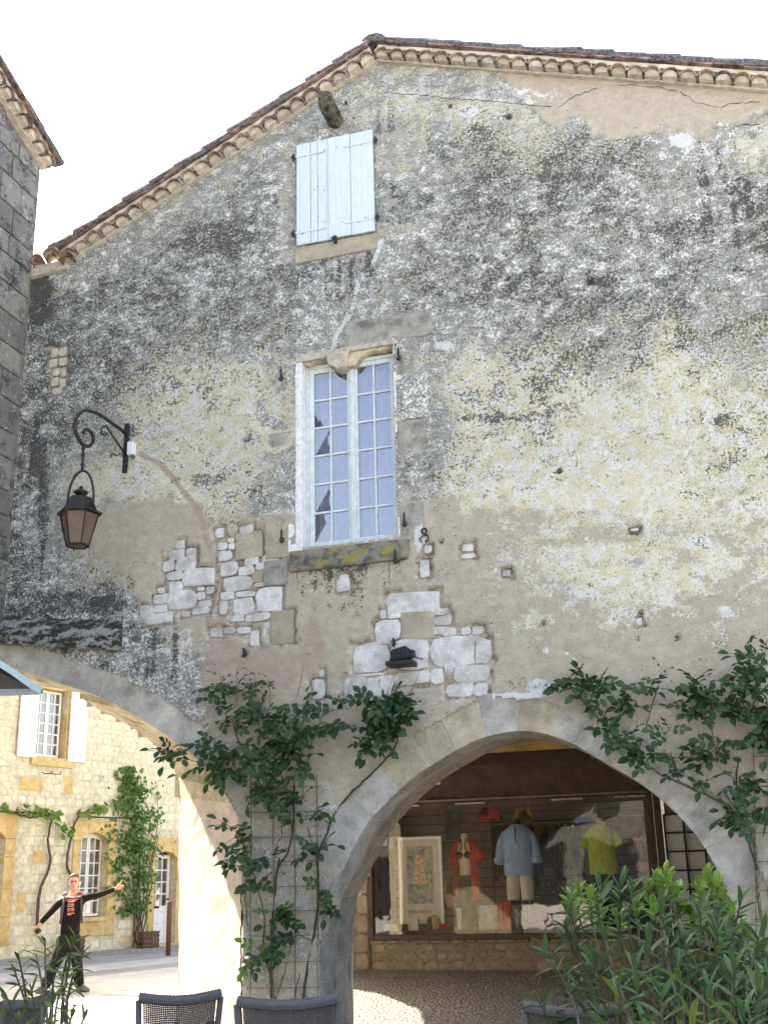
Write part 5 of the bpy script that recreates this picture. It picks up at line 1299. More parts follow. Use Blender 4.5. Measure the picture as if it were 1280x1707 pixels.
m = W(lamp.location); m.tube([lx(212, 762), lx(180, 715), lx(176, 708)], .012, 6); m.tube(smooth3([lx(177, 710), lx(171, 712), lx(169, 720), lx(174, 726), lx(178, 722)]), .010, 6); m.build('stay', M['iron'], lamp, True)
t_ = lx(139, 744); u_ = lx(137, 785); m = W(lamp.location); m.tube([t_, u_], .016, 8)
for f in (.08, .35, .75): m.ball(t_.lerp(u_, f), .024, 8, 6)
m.build('drop_rod', M['iron'], lamp, True)
cz_ = u_.z; cy = u_.y; rw = .16
base = lx(133, 848); m = W(lamp.location); hp = [Vector((LX+rw*math.cos(t), cy, base.z+.02+(cz_-base.z-.02)*math.sin(t)**.8 if 0 < t < math.pi else base.z)) for t in [math.pi*k/20 for k in range(21)]]
m.tube(hp, .014, 8); m.build('hoop', M['iron'], lamp, True)
M['lamp_metal'] = simple('bronze_lantern_metal', (.045, .038, .035), .45, .2, .6)
bx, by = LX, cy
ztop = lx(133, 830).z; zmid = lx(133, 856).z; zbot = lx(131, 911).z
hexr = lambda r, z, o=0: [Vector((bx+r*math.cos(math.pi/3*k+o), by+r*math.sin(math.pi/3*k+o), z)) for k in range(6)]
O = .35
m = W(lamp.location); m.loft([hexr(.05, ztop+.015, O), hexr(.125, ztop-.0, O), hexr(.185, zmid+.035, O), hexr(.235, zmid+.01, O), hexr(.245, zmid-.012, O), hexr(.20, zmid-.015, O)], True, True); m.build('roof', M['lamp_metal'], lamp)
m = W(lamp.location); m.lathe([(.035, 0), (.05, .03), (.075, .05), (.08, .06), (.03, .09), (.02, .10), (.022, .12), (.0, .135)], (bx, by, ztop+.01), 14); m.build('finial', M['lamp_metal'], lamp, True)
top_ = hexr(.205, zmid-.015, O); bot_ = hexr(.12, zbot, O)
m = W(lamp.location)
for k in range(6): m.tube([top_[k], bot_[k]], .008, 5); m.tube([bot_[k], bot_[(k+1) % 6]], .010, 5); m.tube([top_[k], top_[(k+1) % 6]], .008, 5)
for k in range(0, 6, 2): m.ball(bot_[k]-Vector((0, 0, .02)), .010, 6, 4)
m.build('cage', M['lamp_metal'], lamp)
for k in range(6):
    m = W(lamp.location); m.add([top_[k]*.97+Vector((bx, by, top_[k].z))*.03, top_[(k+1) % 6]*.97+Vector((bx, by, top_[k].z))*.03, bot_[(k+1) % 6]*.97+Vector((bx, by, zbot))*.03, bot_[k]*.97+Vector((bx, by, zbot))*.03], [(0, 1, 2, 3)]); m.build('pane', M['lamp_glass'], lamp)
m = W(lamp.location); m.tube([(bx, by, zmid), (bx, by, zmid-.08)], .02, 8); m.ball((bx, by, zmid-.12), (.035, .035, .05), 10, 8); m.build('bulb', M['plastic_white'], lamp, True)
# junction box beside the plate
p = at(223, 750); jb = thing('junction_box', 'small white electrical box fixed to the wall right of the lantern bracket', 'electrical box', (p.x, -.02, p.z))
m = W(jb.location); m.box(p.x-.045, p.x+.035, -.085, .0, p.z-.08, p.z+.08); m.build('case', M['plastic_white'], jb, bevel=.01)
m = W(jb.location); m.tube([(p.x+.0, -.05, p.z-.08), (p.x+.01, -.05, p.z-.12), (p.x+.03, -.04, p.z-.125), (p.x+.03, -.04, p.z-.08)], .008, 6); m.build('cable', M['black'], jb)
# floodlight
p = at(675, 1098); fl = thing('floodlight', 'black box floodlight aimed upward on the exposed white stones between the arches', 'floodlight', (p.x, -.05, p.z))
a = at(656, 1100, -.1); b = at(690, 1084, -.1)
m = W(fl.location); m.prism([(p.x-.12, p.z-.05), (p.x+.09, p.z-.02), (p.x+.085, p.z+.07), (p.x+.05, p.z+.10), (p.x-.09, p.z+.07)], -.17, -.03); m.build('housing', M['black'], fl, bevel=.012)
m = W(fl.location); m.box(p.x-.15, p.x+.13, -.20, -.0, p.z-.095, p.z-.05); m.build('base', M['black'], fl, bevel=.008)
for k in range(6):
    m = W(fl.location); m.box(p.x-.10+.03*k, p.x-.09+.03*k, -.185, -.17, p.z-.04, p.z+.05); m.build('fin', M['iron'], fl)
m = W(fl.location); m.box(p.x+.09, p.x+.125, -.12, -.04, p.z-.01, p.z+.06); m.tube([(p.x+.12, -.06, p.z+.0), (p.x+.17, -.02, p.z-.02), (p.x+.19, .0, p.z-.02)], .006, 5); m.build('bracket', M['iron'], fl)
# iron hooks on the wall
def curl(pts, label, r=.008):
    P = smooth3([at(x, y, -.04) for x, y in pts], 4); m = MB(); m.tube(P, [r*(1.2-.6*abs(2*i/len(P)-1)) for i in range(len(P))], 6); o = m.build('iron_hook', M['iron'], None, True); tag(o, label, 'hook')
curl([(703, 905), (700, 898), (706, 893), (711, 886), (708, 881), (703, 884), (706, 890), (713, 893), (714, 899), (709, 902)], 'curled wrought iron hook on the wall just below and right of the big window', .011)
curl([(655, 1064), (657, 1072), (655, 1078)], 'short black iron peg above the floodlight', .02)
curl([(406, 1081), (408, 1090), (405, 1096)], 'short rusty peg in the pink plaster over the rose', .02)

# ================================================================== LEAVES
def leaflet(m, o, d, up, L, w, fold=.25, curl_=.15, ns=4):
    """one pointed oval leaf from o along d"""
    d = d.normalized(); s = d.cross(up).normalized(); nrm = s.cross(d).normalized(); prev = None
    b = len(m.v); V = []; prof = (0.0, .72, 1.0, .78, 0.0) if ns == 4 else (0, .85, .8, 0)
    for i in range(ns+1):
        f = i/ns; c = o+d*(L*f)-nrm*(curl_*L*f*f); h = w*.5*prof[i]
        V += [c+s*h+nrm*(fold*h), c, c-s*h+nrm*(fold*h)]
    m.v += [tuple(v) for v in V]
    for i in range(ns):
        for k in (0, 1): m.f.append((b+i*3+k, b+i*3+k+1, b+i*3+k+4, b+i*3+k+3)); m.mi.append(m.m)
def rose_leaf_mesh(seed, mats, n=5, L=.052):
    r = random.Random(seed); m = MB(); ln = .11; tip = Vector((0, 0, 0))
    m.tube([(0, 0, 0), (ln*.5, 0, .006), (ln, 0, 0)], .0016, 3, False)
    m.m = 0
    for i in range(n//2):
        x = ln*(.42+.42*i)
        for s in (-1, 1): leaflet(m, Vector((x, 0, .004)), Vector((.45, s*.9, r.uniform(-.25, .1))), Vector((0, 0, 1)), L*r.uniform(.75, .95), L*.62, r.uniform(.1, .4), r.uniform(.05, .3))
    leaflet(m, Vector((ln, 0, 0)), Vector((1, r.uniform(-.2, .2), -.1)), Vector((0, 0, 1)), L*1.1, L*.72, r.uniform(.1, .4), r.uniform(.05, .3))
    return m.mesh('leaf', mats, False)
ROSE = [rose_leaf_mesh(i, M['rose_leaf'], 5 if i % 3 else 3, .062) for i in range(8)]
ROSEY = [rose_leaf_mesh(20+i, M['rose_young'], 5) for i in range(3)]
ROSER = [rose_leaf_mesh(30+i, M['rose_red'], 3, .034) for i in range(3)]
def orient(d, up=Vector((0, 0, 1)), roll=0):
    d = d.normalized(); s = up.cross(d)
    if s.length < 1e-4: s = Vector((1, 0, 0))
    s.normalize(); n = d.cross(s); q = Matrix((d, s, n)).transposed().to_3x3(); return (q @ Matrix.Rotation(roll, 3, 'X')).to_euler()
def rose(name, label, canes, clusters, base, red_tips=()):
    root = thing(name, label, 'climbing rose', tuple(base)); off = Vector(base); allp = []; cnt = 0; r = random.Random(11); extra = W(off)
    for ci, (pts, r0, r1) in enumerate(canes):
        P = [at(x, y, -.05-.05*math.sin(i*1.3+ci)) for i, (x, y) in enumerate(pts)]
        P = smooth3(P, 5); P = [p+Vector((r.uniform(-.006, .006), 0, r.uniform(-.006, .006))) for p in P]
        m = W(off); m.tube(P, [r0+(r1-r0)*i/len(P) for i in range(len(P))], 6)
        for p in P[::3]: m.tube([p, p+Vector((r.uniform(-.02, .02), -.012, .006))], [.003, .0005], 3, False)
        m.build('cane', M['stem'] if ci % 3 else M['stem_pale'], root, True); allp += P
    for (cx, cy_, rx, ry, n, kind) in clusters:
        cs = at(cx, cy_, -.12); sx = (at(cx+rx, cy_, -.12)-cs).length; sz = (at(cx, cy_+ry, -.12)-cs).length
        nt = max(2, n//4)
        for t in range(nt):
            an = r.uniform(0, 6.28); rd = math.sqrt(r.random()); e = cs+Vector((math.cos(an)*sx*rd, -r.uniform(-.04, .20), math.sin(an)*sz*rd+.02))
            near = min(allp, key=lambda p: (p-e).length); 
            if (near-e).length > .7: near = e+Vector((r.uniform(-.08, .08), .1, -.22))
            mid = near.lerp(e, .5)+Vector((r.uniform(-.03, .03), -.03, r.uniform(-.0, .05)))
            tw = smooth3([near, mid, e], 4)
            m = W(off); m.tube(tw, [.0045-.003*i/len(tw) for i in range(len(tw))], 4); m.build('twig', M['stem'], root, True)
            k = max(1, round(n/nt))
            for j in range(k):
                o = tw[min(len(tw)-1, int(len(tw)*(.45+.55*(j+1)/k)))-1 if len(tw) > 1 else 0]
                a2 = r.uniform(0, 6.28); d = Vector((math.cos(a2), -.25-.5*r.random(), math.sin(a2)*.55-.12))
                lib = ROSE if kind == 0 else (ROSEY if (kind == 1 and r.random() < .65) else (ROSER if kind == 2 else ROSE))
                s = r.uniform(1.15, 1.75); up = Vector((r.uniform(-.3, .3), -.75, .75)); 
                e = orient(d, up, r.uniform(-.5, .5)); lm = r.choice(lib)
                if cnt < 280: inst('leaf', lm, root, o-off, e, (s, s, s)); cnt += 1
                else:
                    Mx = Matrix.Translation(o) @ e.to_matrix().to_4x4() @ Matrix.Scale(s, 4); extra.add([Mx @ v.co for v in lm.vertices], [tuple(p.vertices) for p in lm.polygons])
    if extra.v: extra.build('foliage', M['rose_leaf'], root, kind='stuff')
    for (x0, y0, x1, y1) in red_tips:
        a, b = at(x0, y0, -.1), at(x1, y1, -.16); m = W(off); P = smooth3([a, a.lerp(b, .5)+Vector((.02, -.02, 0)), b], 4); m.tube(P, [.004-.0025*i/len(P) for i in range(len(P))], 4); m.build('twig', M['stem'], root, True)
        for j in range(5):
            if cnt >= 300: break
            o = P[-1-int(j*len(P)/7)]; d = Vector((r.uniform(-1, 1), -.4, r.uniform(-.3, .5))); inst('leaf', r.choice(ROSER if j < 3 else ROSE), root, o-off, orient(d, Vector((0, -.7, .7))), (1.0, 1.0, 1.0)); cnt += 1
    return root
canesA = [([(456, 1720), (452, 1665), (447, 1610), (437, 1585), (414, 1548), (409, 1500), (411, 1450), (405, 1410)], .012, .005),
 ([(455, 1720), (452, 1620), (452, 1560), (458, 1500), (463, 1450), (478, 1425), (487, 1390), (490, 1330), (490, 1280), (495, 1230), (510, 1190)], .014, .006),
 ([(503, 1720), (505, 1665), (515, 1600), (528, 1530), (531, 1480), (530, 1430), (545, 1390), (562, 1350), (598, 1310), (638, 1272), (660, 1240), (668, 1190)], .015, .009),
 ([(531, 1440), (510, 1370), (505, 1310), (516, 1250), (535, 1200), (540, 1175)], .008, .004),
 ([(463, 1455), (470, 1380), (455, 1350), (425, 1290), (400, 1240), (385, 1190), (365, 1140)], .009, .004),
 ([(437, 1585), (440, 1530), (425, 1470), (405, 1400)], .007, .004),
 ([(487, 1400), (480, 1330), (460, 1270), (440, 1210), (425, 1140)], .008, .004),
 ([(400, 1262), (350, 1265), (325, 1270), (300, 1255)], .006, .003),
 ([(485, 1720), (492, 1660), (500, 1620)], .006, .004), ([(455, 1680), (475, 1620), (485, 1580)], .008, .005)]
clA = [(385, 1155, 32, 18, 12, 0), (425, 1200, 48, 28, 22, 0), (380, 1215, 28, 20, 8, 0), (308, 1252, 34, 16, 11, 0), (335, 1292, 18, 12, 5, 0), (345, 1235, 30, 22, 10, 0), (445, 1245, 55, 26, 24, 0), (500, 1178, 34, 30, 12, 0), (390, 1300, 36, 26, 12, 0), (440, 1312, 50, 26, 22, 0), (500, 1268, 42, 32, 20, 0), (525, 1222, 30, 24, 9, 0), (497, 1345, 30, 22, 11, 0), (393, 1405, 28, 40, 17, 0), (430, 1440, 36, 20, 9, 0), (455, 1475, 22, 18, 6, 0), (470, 1540, 34, 20, 10, 1), (448, 1590, 26, 22, 8, 1), (520, 1370, 18, 14, 4, 0), (545, 1425, 34, 18, 7, 0), (540, 1500, 28, 20, 7, 0), (500, 1580, 24, 18, 7, 0), (640, 1210, 44, 40, 48, 0), (650, 1170, 44, 28, 20, 0), (625, 1240, 34, 24, 14, 0), (600, 1190, 24, 26, 6, 0), (568, 1226, 30, 16, 6, 0), (690, 1200, 18, 20, 5, 0)]
rose('climbing_rose', 'dark green climbing rose on the wire trellis of the pier between the arches', canesA, clA, at(480, 1725, -.1), [(375, 1170, 366, 1125), (395, 1170, 393, 1125), (425, 1170, 424, 1122), (450, 1180, 447, 1130), (495, 1160, 505, 1112), (520, 1160, 522, 1118), (640, 1170, 655, 1120), (680, 1160, 700, 1118)])
canesB = [([(1278, 1720), (1275, 1600), (1265, 1500), (1256, 1400), (1225, 1352), (1160, 1318), (1100, 1290), (1060, 1262), (1015, 1218), (975, 1172), (945, 1140)], .018, .006),
 ([(1262, 1450), (1240, 1380), (1228, 1300), (1240, 1230), (1262, 1150), (1275, 1090)], .010, .005), ([(1160, 1318), (1130, 1300), (1115, 1240), (1095, 1200)], .007, .003),
 ([(1225, 1352), (1205, 1310), (1195, 1260), (1180, 1200), (1160, 1160)], .007, .004), ([(1060, 1262), (1075, 1220), (1085, 1180), (1098, 1140)], .006, .003), ([(1270, 1400), (1290, 1300), (1295, 1200)], .008, .004)]
clB = [(950, 1148, 24, 20, 12, 0), (985, 1170, 22, 18, 8, 0), (1015, 1150, 28, 18, 12, 0), (1035, 1195, 36, 26, 16, 0), (1025, 1245, 32, 18, 10, 0), (1075, 1170, 24, 20, 6, 0), (1095, 1225, 24, 14, 5, 0), (1085, 1280, 26, 12, 7, 0), (1130, 1275, 28, 16, 9, 0), (1165, 1165, 34, 22, 14, 0), (1200, 1190, 38, 32, 24, 0), (1250, 1110, 26, 18, 8, 0), (1260, 1185, 34, 44, 38, 0), (1262, 1260, 28, 32, 22, 0), (1195, 1262, 34, 26, 16, 0), (1245, 1320, 30, 20, 12, 0), (1235, 1365, 28, 22, 12, 0), (1290, 1160, 24, 50, 18, 0), (1262, 1375, 16, 18, 6, 0), (1175, 1300, 20, 12, 5, 0)]
rose('climbing_rose', 'dark green climbing rose trained over the right shoulder of the shop arch', canesB, clB, at(1275, 1725, -.1), [(1085, 1180, 1102, 1115), (1262, 1120, 1278, 1070)])

# wire trellis grids behind the roses
def trellis(label, xs, ys, rust_=True):
    p = at(xs[0][0], ys[-1]); t = thing('wire_trellis', label, 'trellis', (p.x, -.03, 0.0))
    for x0, x1 in [(x[0], x[1]) if isinstance(x, tuple) else (x, x) for x in xs]:
        a = at(x0, ys[0]-20, -.03); b = at(x1, 1722, -.03); m = W(t.location); K = 8; m.tube([a.lerp(b, i/K)+Vector((random.uniform(-.004, .004), random.uniform(-.01, .01), 0)) for i in range(K+1)], .004, 4); m.build('wire', M['rust'], t)
    for y in ys:
        xa = xs[0][1] if isinstance(xs[0], tuple) else xs[0]; xb = xs[-1][1] if isinstance(xs[-1], tuple) else xs[-1]
        a = at(xa-7, y+1, -.034); b = at(xb+5, y-1, -.034); m = W(t.location); m.tube([a, a.lerp(b, .5)+Vector((0, -.006, -.004)), b], .0038, 4); m.build('wire', M['rust'], t)
trellis('rusty wire mesh trellis fixed to the pier behind the left rose', [(418, 418), (455, 456), (491, 492), (528, 530)], [1312, 1354, 1395, 1436, 1478, 1519, 1560, 1604, 1647, 1690])
trellis('rusty wire mesh trellis at the right edge behind the right rose', [(1256, 1262), (1290, 1298)], [1260, 1300, 1345, 1388, 1436, 1484, 1532, 1580, 1630])

# ================================================================== CREEPER AND VINES ON THE FAR HOUSE
def creeper():
    root = thing('wall_creeper', 'tall bushy green creeper climbing the far house between window and door', 'climbing plant', fw(4.2, .15)); r = random.Random(5); off = Vector(root.location)
    LB_ = []
    for i in range(5):
        m = MB(); leaflet(m, Vector((0, 0, 0)), Vector((1, 0, 0)), Vector((0, 0, 1)), .115, .10, .2, .25, 4); LB_.append(m.mesh('leaf', M['creeper_leaf']))
    # outline from the photo: (py, left px, right px)
    out = [(1278, 200, 236), (1300, 188, 250), (1330, 190, 255), (1360, 188, 262), (1390, 186, 262), (1420, 184, 262), (1450, 182, 258), (1480, 190, 262), (1505, 192, 245), (1525, 195, 240)]
    def place(i, n):
        f = r.random(); k = min(len(out)-2, int(f*(len(out)-1))); t = f*(len(out)-1)-k
        y = out[k][0]*(1-t)+out[k+1][0]*t; a = out[k][1]*(1-t)+out[k+1][1]*t; b = out[k][2]*(1-t)+out[k+1][2]*t
        u = r.gauss(.5, .24); x = a+(b-a)*u+6*math.sin(y*.13); 
        if y > 1490 and r.random() < .55: return None
        q = Fp(x, y, .15); return q
    pts = []
    while len(pts) < 1500:
        q = place(0, 0)
        if q is None: continue
        thick = .42*max(.15, 1-abs(q[0]-4.2)/.9); pts.append((q[0], r.uniform(.03, thick+.08), q[1]))
    clump = lambda p: vnoise(np.array(p[0]*3.1), np.array(p[2]*3.1), 9) > .30
    pts = [p for p in pts if clump(p) or r.random() < .3]
    pts.sort(key=lambda p: -p[1])
    m = W(off)
    for i, p in enumerate(pts):
        w = Vector(fw(p[0], p[1], p[2])); d = Vector((r.uniform(-1, 1), r.uniform(-1, 1), r.uniform(-.9, .3))); up = (FN+Vector((r.uniform(-.5, .5), r.uniform(-.5, .5), r.uniform(.0, 1)))).normalized(); s = r.uniform(.7, 1.25)
        if i < 298: inst('leaf', r.choice(LB_), root, w-off, orient(d, up), (s, s, s))
        else: leaflet(m, w, d, up, .115*s, .10*s, .2, .25, 4)
    m.build('foliage', M['creeper_leaf'], root, kind='stuff')
    for i in range(9):
        x0 = 4.15+r.uniform(-.12, .12); m = W(off); P = []; x = x0
        tgt = 4.2+r.uniform(-.7, .7)
        for k in range(12):
            f = k/11; x = x0*(1-f)+tgt*f+r.uniform(-.04, .04); P.append(Vector(fw(x, .12+.05*math.sin(k+i), .05+f*r.uniform(3.2, 3.9)*1.0 if False else .05+f*(2.2+.25*i))))
        m.tube(smooth3(P, 2), [.022*(1-.7*q/24) for q in range(len(smooth3(P, 2)))], 5); m.build('stem', M['trunk'], root, True)
creeper()
def basket(x, label):
    t = thing('plant_guard', label, 'plant guard', fw(x, .3), FANG)
    for i in range(6):
        for s in (0, 1):
            m = MB(); m.box(-.28+.10*i, -.22+.10*i, -.18*s-.02, -.18*s+.01, 0, .40); m.build('slat', M['rust'], t)
    for z_ in (.05, .17, .29, .38):
        m = MB(); m.box(-.29, .29, -.215, -.20, z_-.02, z_+.02); m.box(-.29, .29, .01, .025, z_-.02, z_+.02); m.box(-.29, -.275, -.20, .01, z_-.02, z_+.02); m.box(.275, .29, -.20, .01, z_-.02, z_+.02); m.build('rail', M['rust'], t)
basket(4.2, 'rusty lattice guard around the foot of the creeper'); basket(Fp(100, 1590)[0], 'rusty lattice guard at the foot of the vine behind the person')
VL = []
for i in range(4):
    m = MB(); 
    for a in (-1.1, -.5, 0, .5, 1.1): leaflet(m, Vector((0, 0, 0)), Vector((math.cos(a), math.sin(a), -.1)), Vector((0, 0, 1)), .12*(1-.2*abs(a)), .085, .15, .25, 4)
    VL.append(m.mesh('leaf', M['vine_leaf']))
def vine(label, trunk_px, arm_px, leaf_px):
    b = Fp(*trunk_px[0]); root = thing('grape_vine', label, 'vine', fw(b[0], .1, b[1])); off = Vector(root.location); r = random.Random(len(label))
    P = smooth3([Vector(fw(Fp(x, y, .12)[0], .12, Fp(x, y, .12)[1])) for x, y in trunk_px], 5); m = W(off); m.tube([p+Vector((r.uniform(-.012, .012), 0, r.uniform(-.01, .01))) for p in P], [.040-.02*i/len(P) for i in range(len(P))], 7); m.build('trunk', M['trunk'], root, True)
    P = smooth3([Vector(fw(Fp(x, y, .12)[0], .12, Fp(x, y, .12)[1])) for x, y in arm_px], 5); m = W(off); m.tube([p+Vector((0, 0, r.uniform(-.02, .02))) for p in P], [.028-.012*i/len(P) for i in range(len(P))], 6); m.build('arm', M['trunk'], root, True)
    for (x, y, n) in leaf_px:
        for _ in range(n):
            q = Fp(x+r.uniform(-9, 9), y+r.uniform(-8, 8), .2); w = Vector(fw(q[0], .2+r.uniform(-.06, .1), q[1])); d = Vector((r.uniform(-1, 1), r.uniform(-1, 1), r.uniform(-.8, .3))); s = r.uniform(.8, 1.3)
            inst('leaf', r.choice(VL), root, w-off, orient(d, (FN+Vector((0, 0, .6))).normalized()), (s, s, s))
vine('old grape vine with a crooked trunk left of the person, trained along the bar', [(62, 1548), (66, 1490), (84, 1440), (80, 1400), (86, 1370), (89, 1357)], [(89, 1357), (70, 1361), (45, 1362), (20, 1356), (0, 1352), (-60, 1352)], [(5, 1350, 6), (20, 1352, 3), (45, 1350, 8), (58, 1356, 4), (78, 1356, 8), (92, 1362, 9), (104, 1366, 4)])
vine('old grape vine rising behind the person beside the arched window', [(128, 1590), (122, 1480), (112, 1440), (118, 1400), (126, 1370), (134, 1357)], [(134, 1357), (150, 1356), (168, 1354)], [(112, 1385, 9), (138, 1354, 6), (150, 1352, 3), (166, 1350, 10), (172, 1344, 5)])
for i, (a, b) in enumerate([((-60, 1352), (101, 1357)), ((128, 1362), (240, 1366))]):
    A_, B_ = Fp(*a), Fp(*b); m = MB(); m.tube([fw(A_[0], .09, A_[1]), fw(B_[0], .09, B_[1])], .018, 6); m.tube([fw(B_[0], .0, B_[1]), fw(B_[0], .10, B_[1])], .018, 6)
    o = m.build('iron_bar', M['iron'], None); tag(o, ['horizontal iron bar carrying the left vine arm on the far house', 'horizontal iron bar over the arched window running into the creeper'][i], 'bar')
p = atz(280, 1594, 0); m = MB(); m.lathe([(.055, 0), (.055, 1.10), (.045, 1.13), (.0, 1.14)], p, 12); o = m.build('bollard', M['rust'], None, True); tag(o, 'slim rusty brown bollard standing before the white door', 'bollard')

# ================================================================== PERSON
def skinned(name, verts, edges, mat, parent, root_i=0, sub=2, smoothn=True):
    me = bpy.data.meshes.new(name); me.from_pydata([tuple(v[0]) for v in verts], edges, []); me.materials.append(mat)
    o = bpy.data.objects.new(name, me); C.objects.link(o); o.parent = parent
    sk = o.modifiers.new('skin', 'SKIN'); sk.use_smooth_shade = True
    lay = me.skin_vertices[0] if me.skin_vertices else None
    if lay is None:
        bpy.context.view_layer.objects.active = o
    for i, v in enumerate(verts):
        r = v[1]; lay.data[i].radius = r if isinstance(r, tuple) else (r, r); lay.data[i].use_root = (i == root_i)
    s = o.modifiers.new('sub', 'SUBSURF'); s.levels = sub; s.render_levels = sub
    return o
pg = atz(110, 1655, 0)
an = math.atan2(-(pg.x-CAM.x), pg.y-CAM.y)
per = thing('person', 'person in black with a red striped scarf and backpack straps, one arm stretched out pointing', 'person', (pg.x, pg.y, 0), an)
M['skin'] = simple('skin', (.58, .34, .26), .5, .05, sc=20, rnd=0, bump=.05)
M['black_cloth'] = fabric('black_clothing', (.012, .011, .013), .2, 10)
M['dark_trouser'] = fabric('black_trousers', (.020, .019, .022), .2, 10)
M['hair'] = simple('dark_brown_hair', (.085, .042, .025), .6, .3, sc=60, rnd=0, bump=.6)
k_ = .0088
def pp(px, py, y=0): return Vector(((px-110)*k_, y, (1655-py)*k_))
# body (skin): head, neck, torso core, arms and hands
V = [(pp(111, 1558), (.10, .07)), (pp(111, 1530), (.10, .075)), (pp(111, 1508), (.12, .08)), (pp(111.5, 1500), (.075, .06)), (pp(112, 1494), (.050, .052)), (pp(112, 1489, -.01), (.048, .055)),
     (pp(94, 1507), (.050, .050)), (pp(76, 1528, .02), (.038, .038)), (pp(60, 1546, -.02), (.024, .028)),
     (pp(129, 1506), (.050, .050)), (pp(155, 1501, -.04), (.036, .036)), (pp(183, 1491, -.10), (.023, .026)),
     (pp(103, 1572), (.065, .065)), (pp(92, 1605, -.02), (.045, .05)), (pp(76, 1645, .12), (.035, .04)),
     (pp(119, 1572), (.065, .065)), (pp(124, 1605, -.10), (.045, .05)), (pp(131, 1644, -.02), (.035, .04)),
     (pp(56.5, 1550, -.03), (.032, .016)), (pp(187, 1489.5, -.11), (.03, .016))]
E_ = [(0, 1), (1, 2), (2, 3), (3, 4), (4, 5), (2, 6), (6, 7), (7, 8), (2, 9), (9, 10), (10, 11), (0, 12), (12, 13), (13, 14), (0, 15), (15, 16), (16, 17), (8, 18), (11, 19)]
skinned('body', V, E_, M['skin'], per, 0, 1)
# fingers
def hand(base, dirs, name='hand'):
    m = MB()
    m.ball(base, (.042, .022, .042), 10, 8)
    for (d, L, r_) in dirs:
        d = Vector(d).normalized(); b = base+d*.025; m.tube([b, b+d*L*.5, b+d*L*.8+Vector((0, -.008, -.006)), b+d*L+Vector((0, -.014, -.012))], [r_, r_*.95, r_*.85, r_*.5], 6)
    return m.build(name, M['skin'], per, True)
hand(pp(189, 1488, -.11), [((.35, -.1, 1), .085, .009), ((.9, -.3, .25), .05, .010), ((1, -.3, .0), .045, .010), ((.9, -.3, -.3), .04, .009), ((-.1, -.4, .9), .05, .011)])
hand(pp(54.5, 1552.5, -.03), [((-.25, -.2, -1), .07, .010), ((-.05, -.2, -1), .08, .010), ((.15, -.2, -1), .075, .010), ((.35, -.2, -.9), .06, .009), ((.8, -.4, -.5), .055, .011)])
# head
m = MB(); hc = pp(112.5, 1479, -.02); rg = []
for (z_, rx, ryf, ryb) in [(-.128, .012, .02, .0), (-.118, .035, .060, .02), (-.095, .052, .080, .045), (-.06, .064, .086, .075), (-.02, .072, .088, .09), (.02, .075, .088, .097), (.06, .073, .082, .096), (.09, .062, .066, .082), (.113, .04, .042, .055), (.122, .008, .01, .012)]:
    q = []
    for k in range(20):
        a = 2*math.pi*k/20; c, s = math.cos(a), math.sin(a); q.append(hc+Vector((rx*c, (-ryf*s if s > 0 else -ryb*s), z_)))
    rg.append(q)
m.loft(rg, True, True)
m.loft([oval(hc+Vector((0, -.086, .015)), .009, .006, 8), oval(hc+Vector((0, -.100, -.018)), .013, .014, 8), oval(hc+Vector((0, -.098, -.028)), .017, .014, 8), oval(hc+Vector((0, -.086, -.036)), .010, .006, 8)], True, True)
for s in (-1, 1): m.ball(hc+Vector((s*.074, .01, -.012)), (.010, .020, .032), 8, 6)
head = m.build('head', M['skin'], per, True)
sb = head.modifiers.new('s', 'SUBSURF'); sb.levels = 1; sb.render_levels = 1
m = MB()
for s in (-1, 1): m.ball(hc+Vector((s*.030, -.083, .012)), (.013, .006, .007), 8, 6)
m.build('eyes', M['black'], head, True)
m = MB(); m.ball(hc+Vector((0, -.086, -.062)), (.023, .008, .008), 10, 6); m.build('mouth', simple('lips', (.42, .14, .13), .4), head, True)
m = MB()
for s in (-1, 1): m.tube([hc+Vector((s*.030+.024*math.cos(t), -.094, .010+.018*math.sin(t))) for t in [k*math.pi/6 for k in range(13)]], .0022, 4)
m.tube([hc+Vector((-.008, -.096, .014)), hc+Vector((.008, -.096, .014))], .002, 4)
m.build('glasses', M['iron'], head)
m = MB(); rg = []
for (z_, rx, ryf, ryb) in [(-.07, .070, -.01, .085), (-.03, .079, .0, .099), (.01, .083, .02, .107), (.05, .083, .060, .108), (.085, .074, .078, .098), (.112, .055, .060, .075), (.132, .02, .02, .03)]:
    rg.append([hc+Vector((rx*math.cos(2*math.pi*k/20), (-ryf*math.sin(2*math.pi*k/20) if math.sin(2*math.pi*k/20) > 0 else -ryb*math.sin(2*math.pi*k/20))+.004, z_)) for k in range(20)])
m.loft(rg, True, True); m.ball(hc+Vector((0, .12, .0)), (.04, .04, .05), 10, 8); m.build('hair', M['hair'], per, True)
